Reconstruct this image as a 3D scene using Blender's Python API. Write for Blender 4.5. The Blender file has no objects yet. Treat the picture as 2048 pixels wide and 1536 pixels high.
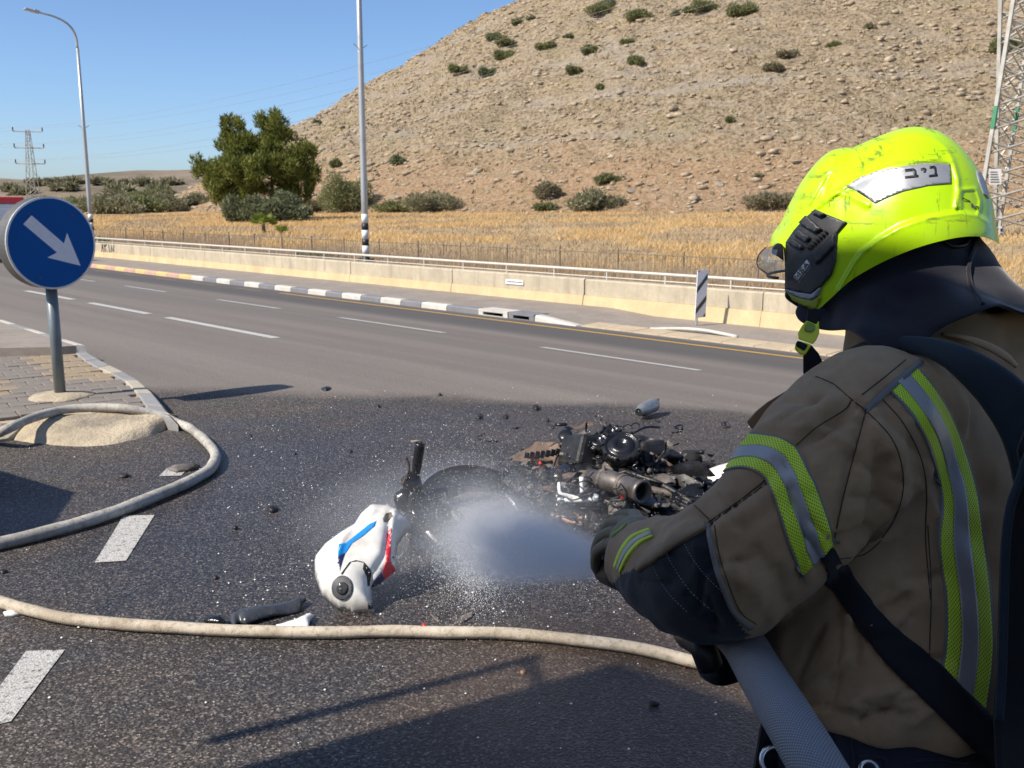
import bpy, bmesh, math, random
import numpy as np
from mathutils import Vector, Matrix, noise as mnoise
from mathutils.bvhtree import BVHTree
from mathutils.geometry import delaunay_2d_cdt
random.seed(7); RNG = np.random.default_rng(7)
SC = bpy.context.scene
COL = SC.collection
# ---------------------------------------------------------------- camera
FPX, CAMZ = 1950.0, 1.70                      # focal length in photo pixels (2048 wide), eye height
PITCH = math.atan(360.0 / FPX)
SP, CP = math.sin(PITCH), math.cos(PITCH)
cam_d = bpy.data.cameras.new('camera'); cam = bpy.data.objects.new('camera', cam_d); COL.objects.link(cam)
cam.location = (0, 0, CAMZ); cam.rotation_euler = (math.pi / 2 - PITCH, 0, 0)
cam_d.sensor_width = 36.0; cam_d.lens = 36.0 * FPX / 2048.0
cam_d.clip_start = 0.05; cam_d.clip_end = 6000.0
cam_d.dof.use_dof = True; cam_d.dof.focus_distance = 1.45; cam_d.dof.aperture_fstop = 20.0
SC.camera = cam
# ---------------------------------------------------------------- sun and sky
SUN_AZ = math.radians(29.0)                   # light travels right and away from the camera
SUN_EL = math.radians(43.5)
SUN_H = Vector((math.cos(SUN_AZ), math.sin(SUN_AZ)))       # horizontal travel direction
SUN_M = 1.0 / math.tan(SUN_EL)                             # shadow length per metre of height
sd = bpy.data.lights.new('sun', 'SUN'); sun = bpy.data.objects.new('sun', sd); COL.objects.link(sun)
sd.energy = 3.9; sd.angle = math.radians(0.53); sd.color = (1.0, 0.93, 0.82)
sdir = Vector((SUN_H.x * math.cos(SUN_EL), SUN_H.y * math.cos(SUN_EL), -math.sin(SUN_EL)))
sun.rotation_euler = sdir.to_track_quat('-Z', 'Y').to_euler()
sun.location = (-30, -20, 40)
W = bpy.data.worlds.new('World'); SC.world = W; W.use_nodes = True
wn = W.node_tree; wn.nodes.clear()
wo = wn.nodes.new('ShaderNodeOutputWorld'); wb = wn.nodes.new('ShaderNodeBackground'); ws = wn.nodes.new('ShaderNodeTexSky')
ws.sky_type = 'NISHITA'; ws.sun_disc = False; ws.sun_elevation = SUN_EL
ws.sun_rotation = math.atan2(-sdir.x, -sdir.y)
ws.altitude = 1200; ws.air_density = 0.9; ws.dust_density = 2.2; ws.ozone_density = 6.0
wb.inputs['Strength'].default_value = 0.100
wn.links.new(ws.outputs[0], wb.inputs[0]); wn.links.new(wb.outputs[0], wo.inputs[0])
SC.view_settings.view_transform = 'Standard'; SC.view_settings.look = 'None'
SC.view_settings.exposure = 0.74; SC.view_settings.gamma = 1.0; SC.view_settings.use_curve_mapping = False
SC.render.engine = 'CYCLES'
SC.cycles.use_denoising = True
SC.cycles.max_bounces = 6; SC.cycles.diffuse_bounces = 3; SC.cycles.glossy_bounces = 3
SC.cycles.transmission_bounces = 4; SC.cycles.transparent_max_bounces = 12; SC.cycles.volume_bounces = 1
SC.cycles.caustics_reflective = False; SC.cycles.caustics_refractive = False
SC.cycles.volume_step_rate = 2.0; SC.cycles.volume_max_steps = 128
# ---------------------------------------------------------------- pixel helpers (a pixel gives a direction only)
def ray(x, y):
    a = (x - 1024.0) / FPX; b = -(y - 768.0) / FPX
    return Vector((a, CP + b * SP, -SP + b * CP))
CAM = Vector((0, 0, CAMZ))
def at_depth(x, y, D): return CAM + ray(x, y) * D
def on_z(x, y, z=0.0):
    r = ray(x, y); return CAM + r * ((z - CAMZ) / r.z)
def to_px(P):
    v = Vector(P) - CAM; fw = v.y * CP - v.z * SP; up = v.y * SP + v.z * CP
    return 1024 + FPX * v.x / fw, 768 - FPX * up / fw, fw
# the main road runs along L; n points across it, away from the camera
TH = math.atan(1889.0 / math.hypot(FPX, 360.0))
Lx, Ly, nx, ny = -math.sin(TH), math.cos(TH), math.cos(TH), math.sin(TH)
def zg(d):                                     # crossfall of the roadway
    pts = [(-99, 0), (5.2, 0), (6.6, -.03), (8, -.15), (10, -.35), (13.4, -.63), (99, -.66)]
    for (a, za), (b, zb) in zip(pts, pts[1:]):
        if d <= b: return za + (zb - za) * (d - a) / (b - a)
    return -.66
def G(d, t, z=None, dz=0.0):
    return Vector((d * nx + t * Lx, d * ny + t * Ly, (zg(d) if z is None else z) + dz))
def dt_of(P): return P[0] * nx + P[1] * ny, P[0] * Lx + P[1] * Ly
def on_d(x, y, d):                             # pixel ray meets the upright plane at distance d across the road
    r = ray(x, y); k = d / (r.x * nx + r.y * ny); return CAM + r * k
def gp(x, y, dz=0.0):                          # pixel ray meets the roadway
    z = 0.0
    for _ in range(25):
        P = on_z(x, y, z + dz); z = zg(dt_of(P)[0])
    return on_z(x, y, z + dz)
ROADANG = math.atan2(Ly, Lx)
# ---------------------------------------------------------------- object helpers
def tag(o, label=None, cat=None, group=None, kind=None):
    if label: o['label'] = label
    if cat: o['category'] = cat
    if group: o['group'] = group
    if kind: o['kind'] = kind
    return o
def empty(name, loc=(0, 0, 0), rz=0.0, label=None, cat=None, group=None):
    o = bpy.data.objects.new(name, None); COL.objects.link(o)
    o.location = loc; o.rotation_euler = (0, 0, rz); o.empty_display_size = 0.1
    return tag(o, label, cat, group)
def link_mesh(name, me, parent=None, loc=None, rot=None, scale=None):
    o = bpy.data.objects.new(name, me); COL.objects.link(o)
    if parent: o.parent = parent
    if loc is not None: o.location = loc
    if rot is not None: o.rotation_euler = rot
    if scale is not None: o.scale = scale
    return o
def child_world(o, parent):                    # mesh data given in world coordinates, parent an unrotated Empty
    o.parent = parent; o.matrix_parent_inverse = Matrix.Translation(-Vector(parent.location)); return o
def copy_tree(o, parent=None):
    c = o.copy(); COL.objects.link(c)
    if parent: c.parent = parent
    for ch in list(o.children): copy_tree(ch, c)
    return c
class MB:
    def __init__(s): s.v = []; s.f = []; s.uv = None
    def add(s, vs, fs):
        b = len(s.v); s.v += [tuple(v) for v in vs]; s.f += [tuple(i + b for i in f) for f in fs]; return s
    def box(s, c, sz, M=None, taper=1.0):
        hx, hy, hz = sz[0] / 2, sz[1] / 2, sz[2] / 2; vs = []
        for z, k in ((-hz, 1), (hz, taper)):
            for x, y in ((-hx, -hy), (hx, -hy), (hx, hy), (-hx, hy)):
                v = Vector((x * k, y * k, z))
                if M is not None: v = M @ v
                vs.append(v + Vector(c))
        return s.add(vs, [(3, 2, 1, 0), (4, 5, 6, 7), (0, 1, 5, 4), (1, 2, 6, 5), (2, 3, 7, 6), (3, 0, 4, 7)])
    def tube(s, path, r, seg=8, cap=True, flat=1.0, up=None):
        path = [Vector(p) for p in path]; n = len(path); rs = r if hasattr(r, '__len__') else [r] * n
        pu = Vector(up) if up is not None else None; rings = []; b = len(s.v)
        for i, p in enumerate(path):
            t = (path[min(i + 1, n - 1)] - path[max(i - 1, 0)]).normalized()
            if pu is None: pu = Vector((0, 0, 1)) if abs(t.z) < .9 else Vector((1, 0, 0))
            a = t.cross(pu)
            if a.length < 1e-5: a = t.orthogonal()
            a.normalize(); u = a.cross(t).normalized()
            if up is None: pu = u
            for k in range(seg):
                an = 2 * math.pi * k / seg
                s.v.append(tuple(p + a * (math.cos(an) * rs[i]) + u * (math.sin(an) * rs[i] * flat)))
        for i in range(n - 1):
            for k in range(seg):
                k2 = (k + 1) % seg
                s.f.append((b + i * seg + k, b + i * seg + k2, b + (i + 1) * seg + k2, b + (i + 1) * seg + k))
        if cap:
            s.f.append(tuple(b + k for k in reversed(range(seg)))); s.f.append(tuple(b + (n - 1) * seg + k for k in range(seg)))
        return s
    def loft(s, rings, closed=True, cap=True):
        b = len(s.v); n = len(rings); m = len(rings[0])
        for R in rings: s.v += [tuple(p) for p in R]
        for i in range(n - 1):
            for k in range(m if closed else m - 1):
                k2 = (k + 1) % m
                s.f.append((b + i * m + k, b + i * m + k2, b + (i + 1) * m + k2, b + (i + 1) * m + k))
        if cap and closed:
            s.f.append(tuple(b + k for k in reversed(range(m)))); s.f.append(tuple(b + (n - 1) * m + k for k in range(m)))
        return s
    def lathe(s, prof, c=(0, 0, 0), axis=(0, 0, 1), seg=24, cap=True):
        ax = Vector(axis).normalized(); a = ax.orthogonal().normalized(); u = ax.cross(a)
        return s.loft([[Vector(c) + ax * h + a * (r * math.cos(2 * math.pi * k / seg)) + u * (r * math.sin(2 * math.pi * k / seg)) for k in range(seg)] for r, h in prof], True, cap)
    def prism(s, poly, up):                    # poly: 3-D outline (counter-clockwise seen from 'up'), up: extrusion vector
        n = len(poly); up = Vector(up); bot = [Vector(p) for p in poly]; top = [p + up for p in bot]
        return s.add(bot + top, [tuple(reversed(range(n))), tuple(range(n, 2 * n))] + [(i, (i + 1) % n, n + (i + 1) % n, n + i) for i in range(n)])
    def sheet(s, poly): return s.add(poly, [tuple(range(len(poly)))])
    def mesh(s, name, mat=None, smooth=False, bevel=0.0, fix=False):
        me = bpy.data.meshes.new(name); me.from_pydata(s.v, [], s.f)
        if fix or bevel:
            bm = bmesh.new(); bm.from_mesh(me)
            bmesh.ops.recalc_face_normals(bm, faces=bm.faces)
            if bevel:
                es = [e for e in bm.edges if len(e.link_faces) == 2 and e.calc_face_angle(0) > 0.6]
                bmesh.ops.bevel(bm, geom=es, offset=bevel, segments=2, profile=0.5, affect='EDGES', clamp_overlap=True)
            bm.to_mesh(me); bm.free()
        if smooth: me.polygons.foreach_set('use_smooth', [True] * len(me.polygons))
        if mat is not None: me.materials.append(mat)
        me.update(); return me
    def build(s, name, mat=None, parent=None, smooth=False, bevel=0.0, fix=False):
        return link_mesh(name, s.mesh(name, mat, smooth, bevel, fix), parent)
def np_mesh(name, V, F, mat=None, smooth=False):
    V = np.asarray(V, np.float32); F = np.asarray(F, np.int32); k = F.shape[1]
    me = bpy.data.meshes.new(name); me.vertices.add(len(V)); me.vertices.foreach_set('co', V.ravel())
    me.loops.add(F.size); me.loops.foreach_set('vertex_index', F.ravel())
    me.polygons.add(len(F)); me.polygons.foreach_set('loop_start', np.arange(0, F.size, k, dtype=np.int32))
    me.update(calc_edges=True); me.validate()
    if smooth: me.polygons.foreach_set('use_smooth', np.ones(len(me.polygons), bool))
    if mat is not None: me.materials.append(mat)
    return me
def smooth_path(pts, n=8):                      # Catmull-Rom
    P = [Vector(p) for p in pts]; P = [2 * P[0] - P[1]] + P + [2 * P[-1] - P[-2]]; out = []
    for i in range(1, len(P) - 2):
        for k in range(n):
            t = k / n; a, b, c, d = P[i - 1:i + 3]
            out.append(.5 * ((2 * b) + (c - a) * t + (2 * a - 5 * b + 4 * c - d) * t * t + (3 * b - a - 3 * c + d) * t ** 3))
    out.append(P[-2]); return out
def rotz(a): return Matrix.Rotation(a, 3, 'Z')
# ---------------------------------------------------------------- materials
class NT:
    def __init__(s, name):
        s.m = bpy.data.materials.new(name); s.m.use_nodes = True; s.t = s.m.node_tree; s.N = s.t.nodes; s.L = s.t.links
        s.bsdf = s.N['Principled BSDF']; s.out = s.N['Material Output']
        s._co = None
    def n(s, typ, **kw):
        x = s.N.new(typ)
        for k, v in kw.items(): setattr(x, k, v)
        return x
    def co(s, which='Object'):
        if s._co is None: s._co = s.n('ShaderNodeTexCoord')
        return s._co.outputs[which]
    def set(s, sock, v):
        if hasattr(v, 'links') or isinstance(v, bpy.types.NodeSocket): s.L.new(v, sock)
        else: sock.default_value = v
    def noise(s, scale, detail=4, rough=.55, vec=None, dist=0.0, dim='3D'):
        x = s.n('ShaderNodeTexNoise'); x.inputs['Scale'].default_value = scale; x.inputs['Detail'].default_value = detail
        x.inputs['Roughness'].default_value = rough; x.inputs['Distortion'].default_value = dist
        s.L.new(vec if vec is not None else s.co(), x.inputs['Vector']); return x.outputs['Fac']
    def voro(s, scale, feat='F1', out='Distance', vec=None, rand=1.0):
        x = s.n('ShaderNodeTexVoronoi', feature=feat); x.inputs['Scale'].default_value = scale; x.inputs['Randomness'].default_value = rand
        s.L.new(vec if vec is not None else s.co(), x.inputs['Vector']); return x.outputs[out]
    def mapr(s, v, a, b, c=0.0, d=1.0, smooth=False):
        x = s.n('ShaderNodeMapRange'); x.interpolation_type = 'SMOOTHSTEP' if smooth else 'LINEAR'
        s.set(x.inputs[0], v)
        for i, q in zip((1, 2, 3, 4), (a, b, c, d)): s.set(x.inputs[i], q)
        return x.outputs[0]
    def math(s, op, a, b=0.0, clamp=False):
        x = s.n('ShaderNodeMath', operation=op, use_clamp=clamp); s.set(x.inputs[0], a); s.set(x.inputs[1], b); return x.outputs[0]
    def mix(s, f, a, b, mode='MIX'):
        x = s.n('ShaderNodeMix', data_type='RGBA', blend_type=mode); s.set(x.inputs[0], f)
        for i, q in ((6, a), (7, b)):
            s.set(x.inputs[i], (*q, 1.0) if isinstance(q, (tuple, list)) and len(q) == 3 else q)
        return x.outputs[2]
    def ramp(s, f, stops, interp='LINEAR'):
        x = s.n('ShaderNodeValToRGB'); x.color_ramp.interpolation = interp; e = x.color_ramp.elements
        while len(e) < len(stops): e.new(0.5)
        for q, (p, c) in zip(e, stops): q.position = p; q.color = (*c, 1.0) if len(c) == 3 else c
        s.set(x.inputs[0], f); return x.outputs[0]
    def sep(s, v):
        x = s.n('ShaderNodeSeparateXYZ'); s.set(x.inputs[0], v); return x.outputs
    def comb(s, x_, y_, z_):
        x = s.n('ShaderNodeCombineXYZ')
        for i, q in enumerate((x_, y_, z_)): s.set(x.inputs[i], q)
        return x.outputs[0]
    def mapping(s, vec=None, scale=(1, 1, 1), rot=(0, 0, 0), loc=(0, 0, 0)):
        x = s.n('ShaderNodeMapping'); x.inputs['Scale'].default_value = scale; x.inputs['Rotation'].default_value = rot; x.inputs['Location'].default_value = loc
        s.L.new(vec if vec is not None else s.co(), x.inputs['Vector']); return x.outputs[0]
    def bump(s, h, strength=.5, dist=.01):
        x = s.n('ShaderNodeBump'); x.inputs['Strength'].default_value = strength; x.inputs['Distance'].default_value = dist
        s.L.new(h, x.inputs['Height']); s.L.new(x.outputs[0], s.bsdf.inputs['Normal'])
    def base(s, v): s.set(s.bsdf.inputs['Base Color'], (*v, 1.0) if isinstance(v, tuple) and len(v) == 3 else v)
    def rough(s, v): s.set(s.bsdf.inputs['Roughness'], v)
    def metal(s, v): s.set(s.bsdf.inputs['Metallic'], v)
    def spec(s, v): s.set(s.bsdf.inputs['Specular IOR Level'], v)
def M(name, col, rough=.6, metal=0.0, var=.18, scale=6.0, bump=0.0, bscale=40.0, bdist=.004, dirt=None, dscale=3.0, damt=.5, coat=0.0, spec=.5):
    t = NT(name); a = tuple(c * (1 - var) for c in col); b = tuple(min(1, c * (1 + var)) for c in col)
    c = t.mix(t.mapr(t.noise(scale, 5), .3, .7), a, b)
    if dirt is not None: c = t.mix(t.math('MULTIPLY', t.mapr(t.noise(dscale, 6, .65), .45, .72), damt), c, dirt)
    t.base(c); t.rough(t.mapr(t.noise(scale * 2.3, 3), .3, .7, max(.02, rough - .08), min(1, rough + .08))); t.metal(metal); t.spec(spec)
    if coat: t.bsdf.inputs['Coat Weight'].default_value = coat
    if bump: t.bump(t.noise(bscale, 5, .6), bump, bdist)
    return t.m
# ================================================================ MATERIALS OF THE SETTING
def mat_asphalt():
    t = NT('asphalt'); X = t.sep(t.co())
    big = t.noise(.35, 4); mid = t.noise(2.2, 5, .6)
    d = t.math('ADD', t.math('MULTIPLY', X[0], nx), t.math('MULTIPLY', X[1], ny))
    # aggregate
    vc = t.voro(125, out='Color'); vs = t.sep(vc)[0]; v2 = t.sep(t.voro(230, out='Color'))[1]
    fine = t.noise(90, 3, .7)
    stone = t.ramp(vs, [(0, (.018, .0162, .015)), (.30, (.040, .0355, .0325)), (.60, (.083, .073, .065)), (.87, (.158, .138, .121)), (1, (.36, .325, .28))])
    stone = t.mix(t.math('MULTIPLY', v2, .5), stone, (.02, .019, .02))
    warm = t.mix(t.mapr(mid, .35, .65), stone, t.mix(1.0, stone, (1.10, 1.0, .93), 'MULTIPLY'))
    # the worn through road: pale, streaked along its run
    along = t.mapping(scale=(1, 1, 1), rot=(0, 0, -ROADANG))
    streak = t.noise(1.0, 5, .6, vec=t.mapping(along, scale=(.06, 1.6, 1)))
    pale = t.mix(t.mapr(streak, .35, .7), (.145, .124, .106), (.205, .176, .150))
    pale = t.mix(t.math('MULTIPLY', t.mapr(vs, .5, 1), .45), pale, (.25, .215, .18))
    pale = t.mix(t.mapr(vs, .25, 0, 0, .4), pale, (.06, .058, .058))
    lane = t.math('MULTIPLY', t.mapr(d, 10.9, 11.9, smooth=True), t.mapr(d, 14.2, 13.6, .0, .75))
    pale = t.mix(t.math('MULTIPLY', lane, t.mapr(streak, .3, .6, .6, 1)), pale, (.052, .050, .052))
    tyre = t.math('MULTIPLY', t.math('MULTIPLY', t.mapr(d, 8.2, 8.7, smooth=True), t.mapr(d, 9.7, 9.1, smooth=True)), .5)
    pale = t.mix(t.math('MULTIPLY', tyre, t.mapr(streak, .42, .65)), pale, (.085, .08, .08))
    # boundary of the hosed-down, dark asphalt
    edge = t.math('SUBTRACT', t.math('ADD', X[1], t.math('MULTIPLY', X[0], .13)), 8.43)
    edge = t.math('ADD', edge, t.math('MULTIPLY', t.math('SUBTRACT', t.noise(.9, 5, .6), .5), .75))
    m = t.mapr(edge, -.22, .30, smooth=True)
    # wet heart around the wreck
    dx = t.math('SUBTRACT', X[0], .1); dy = t.math('SUBTRACT', X[1], 5.6)
    r = t.math('SQRT', t.math('ADD', t.math('POWER', t.math('ABSOLUTE', t.math('MULTIPLY', dx, .52)), 2.0), t.math('POWER', t.math('ABSOLUTE', t.math('MULTIPLY', dy, .55)), 2.0)))
    wet = t.mapr(t.math('ADD', r, t.math('MULTIPLY', t.math('SUBTRACT', t.noise(1.1, 5, .65), .5), 1.6)), 2.1, .9, smooth=True)
    dx2 = t.math('SUBTRACT', X[0], .45); dy2 = t.math('SUBTRACT', X[1], 3.0)
    r2 = t.math('SQRT', t.math('ADD', t.math('POWER', t.math('ABSOLUTE', dx2), 2.0), t.math('POWER', t.math('ABSOLUTE', dy2), 2.0)))
    wet = t.math('MAXIMUM', wet, t.mapr(t.math('ADD', r2, t.math('MULTIPLY', t.math('SUBTRACT', t.noise(1.7, 4), .5), 1.2)), 1.1, .3, smooth=True))
    dark = t.mix(t.math('MULTIPLY', wet, .8), warm, t.mix(1.0, warm, (.66, .68, .74), 'MULTIPLY'))
    soot = t.mapr(t.math('ADD', r, t.math('MULTIPLY', t.math('SUBTRACT', t.noise(2.5, 6, .7), .5), .9)), .62, .2, smooth=True)
    dark = t.mix(t.math('MULTIPLY', soot, .75), dark, (.012, .012, .013))
    rust = t.mapr(t.math('ADD', t.math('MULTIPLY', r2, 1.0), t.math('MULTIPLY', t.noise(3, 5), 1.0)), 1.75, 1.0, smooth=True)
    dark = t.mix(t.math('MULTIPLY', rust, .35), dark, (.10, .062, .035))
    patchy = t.mapr(t.noise(.8, 6, .65), .42, .66); dark = t.mix(t.math('MULTIPLY', patchy, .35), dark, t.mix(1.0, dark, (.55, .55, .57), 'MULTIPLY'))
    t.base(t.mix(m, dark, pale))
    wet_d = t.math('MULTIPLY', wet, t.math('SUBTRACT', 1.0, m))
    t.rough(t.mapr(t.math('MULTIPLY', wet_d, t.mapr(mid, .3, .6, .75, 1)), 0, 1, .86, .34)); t.spec(.45)
    h = t.math('ADD', t.math('MULTIPLY', t.voro(92), 1.0), t.math('MULTIPLY', fine, .6))
    t.bump(h, .9, .004)
    return t.m
def mat_paint(name, col, wear=.5):
    t = NT(name); w = t.mapr(t.noise(38, 6, .75), .52, .62); p = t.mapr(t.voro(135, out='Distance'), .35, .7)
    k = t.math('MULTIPLY', t.math('MAXIMUM', w, t.math('MULTIPLY', p, .5)), wear)
    t.base(t.mix(k, t.mix(t.noise(5, 4), tuple(c * .8 for c in col), col), (.07, .066, .064))); t.rough(.75)
    t.bump(t.math('ADD', t.voro(135), t.noise(90, 3)), .5, .003); return t.m
def mat_concrete(name, col, dirt=(.16, .13, .10), amt=.6, streak=True, scale=1.0):
    t = NT(name); n1 = t.noise(1.6 * scale, 6, .65); n2 = t.noise(14 * scale, 5, .6)
    c = t.mix(t.mapr(n1, .3, .7), tuple(x * .82 for x in col), tuple(min(1, x * 1.1) for x in col))
    c = t.mix(t.mapr(n2, .45, .75, 0, .35), c, dirt)
    if streak:
        al = t.mapping(rot=(0, 0, -ROADANG)); v = t.noise(1, 6, .65, vec=t.mapping(al, scale=(5.0, 5.0, .55)))
        c = t.mix(t.math('MULTIPLY', t.mapr(v, .5, .72), amt), c, dirt)
    t.base(c); t.rough(.9); t.spec(.25); t.bump(t.math('ADD', n2, t.noise(70 * scale, 3)), .35, .006); return t.m
def mat_leaf(name, a, b, transl=.35, rough=.6, ns=.9):
    t = NT(name)
    g = t.n('ShaderNodeNewGeometry'); rnd = g.outputs['Random Per Island']
    c = t.mix(t.mapr(t.math('ADD', t.math('MULTIPLY', rnd, .6), t.math('MULTIPLY', t.noise(ns, 3), .8)), .35, 1.0), a, b)
    t.base(c); t.rough(rough); t.spec(.25)
    tr = t.n('ShaderNodeBsdfTranslucent'); t.L.new(c, tr.inputs[0])
    mx = t.n('ShaderNodeMixShader'); mx.inputs[0].default_value = transl
    t.L.new(t.bsdf.outputs[0], mx.inputs[1]); t.L.new(tr.outputs[0], mx.inputs[2]); t.L.new(mx.outputs[0], t.out.inputs[0]); return t.m
MAT = {}
MAT['asphalt'] = mat_asphalt()
MAT['white_paint'] = mat_paint('road_paint_white', (.62, .61, .57), .75)
MAT['near_paint'] = mat_paint('road_paint_white_worn', (.60, .58, .54), .95)
MAT['yellow_paint'] = mat_paint('road_paint_yellow', (.62, .36, .06), .5)
MAT['faded_yellow'] = mat_paint('road_paint_faded_yellow', (.42, .30, .13), 1.0)
MAT['wall'] = mat_concrete('wall_concrete', (.48, .41, .30), (.27, .23, .17), .75)
MAT['wall_band'] = mat_concrete('wall_painted_base', (.58, .45, .26), (.42, .33, .2), .35)
MAT['pave'] = mat_concrete('pavement', (.29, .25, .21), (.16, .13, .11), .3)
MAT['flag'] = mat_concrete('flagstone', (.50, .40, .27), (.28, .22, .15), .4)
MAT['kerb_white'] = mat_concrete('kerb_white', (.56, .53, .47), (.30, .27, .23), .5, False, 2)
MAT['kerb_black'] = mat_concrete('kerb_black', (.19, .19, .20), (.28, .26, .24), .5, False, 2)
MAT['kerb_yellow'] = mat_concrete('kerb_yellow', (.62, .45, .20), (.5, .4, .2), .5, False, 2)
MAT['kerb_red'] = mat_concrete('kerb_red', (.52, .32, .24), (.5, .4, .3), .5, False, 2)
MAT['steel'] = M('galvanised_steel', (.46, .46, .44), .45, .55, .14, 3, dirt=(.25, .22, .18), damt=.3)
MAT['rail'] = M('railing_paint', (.62, .58, .5), .5, .2, .12, 3, dirt=(.3, .24, .18), damt=.35)
MAT['black_paint'] = M('black_paint', (.018, .018, .02), .5)
MAT['white_gloss'] = M('white_paint', (.74, .73, .70), .5, 0, .06, 4, dirt=(.4, .36, .3), damt=.3)
MAT['rust'] = M('weathered_iron', (.24, .19, .14), .8, .3, .3, 9)
# ================================================================ GROUND, ROAD
def hill_h(x, y):                               # cone-shaped hill standing to the right
    cx, cy, R, Hh = 92.0, 250.0, 172.0, 99.0
    r = math.hypot(x - cx, y - cy); q = max(0.0, 1 - r / R)
    h = Hh * (q if q > .0 else 0)
    return h * (1 - .10 * math.exp(-q * 10))
def field_z(d):
    return -.45 + .0215 * max(0, min(d, 105) - 17) + .002 * max(0, d - 105)
def terrain_z(x, y):
    d, t = dt_of((x, y))
    if d < 16.9: return -.95
    z = field_z(d) + .12 * mnoise.noise((x * .12, y * .12, 0))
    # far ridge beyond the junction to the left
    rr = math.exp(-((y - 640 + .15 * x) / 110.0) ** 2) * (1 / (1 + math.exp((x + 60) / 25.0)))
    z += rr * (16.0 + 4.5 * mnoise.noise((x * .012, y * .01, 3)) + 1.2 * mnoise.noise((x * .06, y * .05, 5)))
    sh = max(0.0, 6.3 + (min(x, -45) + 150) * .066) * math.exp(-((y - 300 - .1 * x) / 55.0) ** 2) * (1 / (1 + math.exp((x + 20) / 14.0)))
    z += sh * (1 + .12 * mnoise.noise((x * .04, y * .04, 8)) + .06 * mnoise.noise((x * .2, y * .2, 2)))
    return z
def mat_field():
    t = NT('field_soil'); X = t.sep(t.co())
    d = t.math('ADD', t.math('MULTIPLY', X[0], nx), t.math('MULTIPLY', X[1], ny))
    c = t.mix(t.mapr(t.noise(.25, 6, .65), .35, .65), (.50, .35, .18), (.62, .46, .26))
    c = t.mix(t.mapr(t.noise(.5, 5), .5, .75), c, (.26, .19, .11))
    far = t.mix(t.mapr(t.noise(.05, 8, .75), .4, .62), (.27, .215, .165), (.13, .115, .08))
    t.base(t.mix(t.math('MAXIMUM', t.mapr(d, 120, 220), t.mapr(X[1], 175, 235)), c, far)); t.rough(1.0); t.spec(.1); t.bump(t.noise(3, 8, .7), 1.0, .3); return t.m
dl = [-2500, -400, -100, -30, 16.88, 17] + list(np.arange(18, 40, 2.0)) + list(np.arange(40, 130, 5.0)) + list(np.geomspace(130, 900, 70)) + [1200, 2500]
tl = [-2500, -900, -400, -200] + list(np.arange(-120, 160, 6.0)) + list(np.geomspace(160, 900, 80)) + [1300, 2500]
V = []; 
for d in dl:
    for t_ in tl:
        x = d * nx + t_ * Lx; y = d * ny + t_ * Ly; V.append((x, y, terrain_z(x, y)))
nt = len(tl); F = [(i * nt + k, (i + 1) * nt + k, (i + 1) * nt + k + 1, i * nt + k + 1) for i in range(len(dl) - 1) for k in range(nt - 1)]
F = [f[::-1] for f in F]
tag(link_mesh('ground', np_mesh('ground', V, F, mat_field(), True)), 'dry grassy field rising gently from the road wall to the hill', 'field', kind='structure')
mb = MB(); ds = [-30, -12, -4, 0, 5.2, 6.6, 8, 10, 13.4, 13.84]; ts = [-120] + list(range(-40, 61, 10)) + [90, 140, 220, 400]
for d in ds:
    for t_ in ts: mb.v.append(tuple(G(d, t_)))
for i in range(len(ds) - 1):
    for k in range(len(ts) - 1):
        a = i * len(ts) + k; mb.f.append((a, a + len(ts), a + len(ts) + 1, a + 1)[::-1])
tag(mb.build('road', MAT['asphalt']), 'asphalt roadway, pale and worn beyond, dark and hosed down in front', 'road', kind='structure')
# ---- painted lines
def strip(name, d, t0, t1, w, mat, dz=.004, n=3):
    mb = MB(); ts = [t0 + (t1 - t0) * k / n for k in range(n + 1)]
    lo = [G(d - w / 2, t_, None, dz) for t_ in ts]; hi = [G(d + w / 2, t_, None, dz) for t_ in ts]
    mb.loft([lo, hi], False); o = mb.build(name, mat); o['kind'] = 'structure'; return o
def t_at(x, y, d): return dt_of(on_d(x, y, d))[1]
for a, b in [((-60, 550), (-10, 560)), ((52, 577), (145, 595)), ((180, 602), (297, 628)), ((335, 634), (552, 672))]:
    strip('lane_dash', 6.5, t_at(*a, 6.5), t_at(*b, 6.5), .14, MAT['white_paint'])
for a, b in [((120, 550), (190, 561)), ((250, 571), (332, 583)), ((435, 598), (560, 618)), ((680, 636), (888, 667)), ((1083, 695), (1400, 741)), ((1650, 778), (2200, 858))]:
    strip('lane_dash', 10.0, t_at(*a, 10), t_at(*b, 10), .14, MAT['white_paint'])
strip('edge_line', 13.4, -25, t_at(560, 586, 13.4), .13, MAT['yellow_paint'], n=10)
for k in range(9):
    t0 = t_at(560, 586, 13.4) + .8 + k * 2.6; strip('edge_line', 13.3, t0, t0 + 1.5, .12, MAT['faded_yellow'])
for q in ([(247, 1031), (309, 1030), (252, 1121), (189, 1125)], [(52, 1302), (130, 1299), (22, 1442), (-70, 1465)], [(333, 937), (378, 935), (362, 951), (318, 952)]):
    P = [on_z(x, y, .004) for x, y in q]; mb = MB().sheet(P[::-1]); mb.build('stop_dash', MAT['near_paint'])['kind'] = 'structure'
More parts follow.
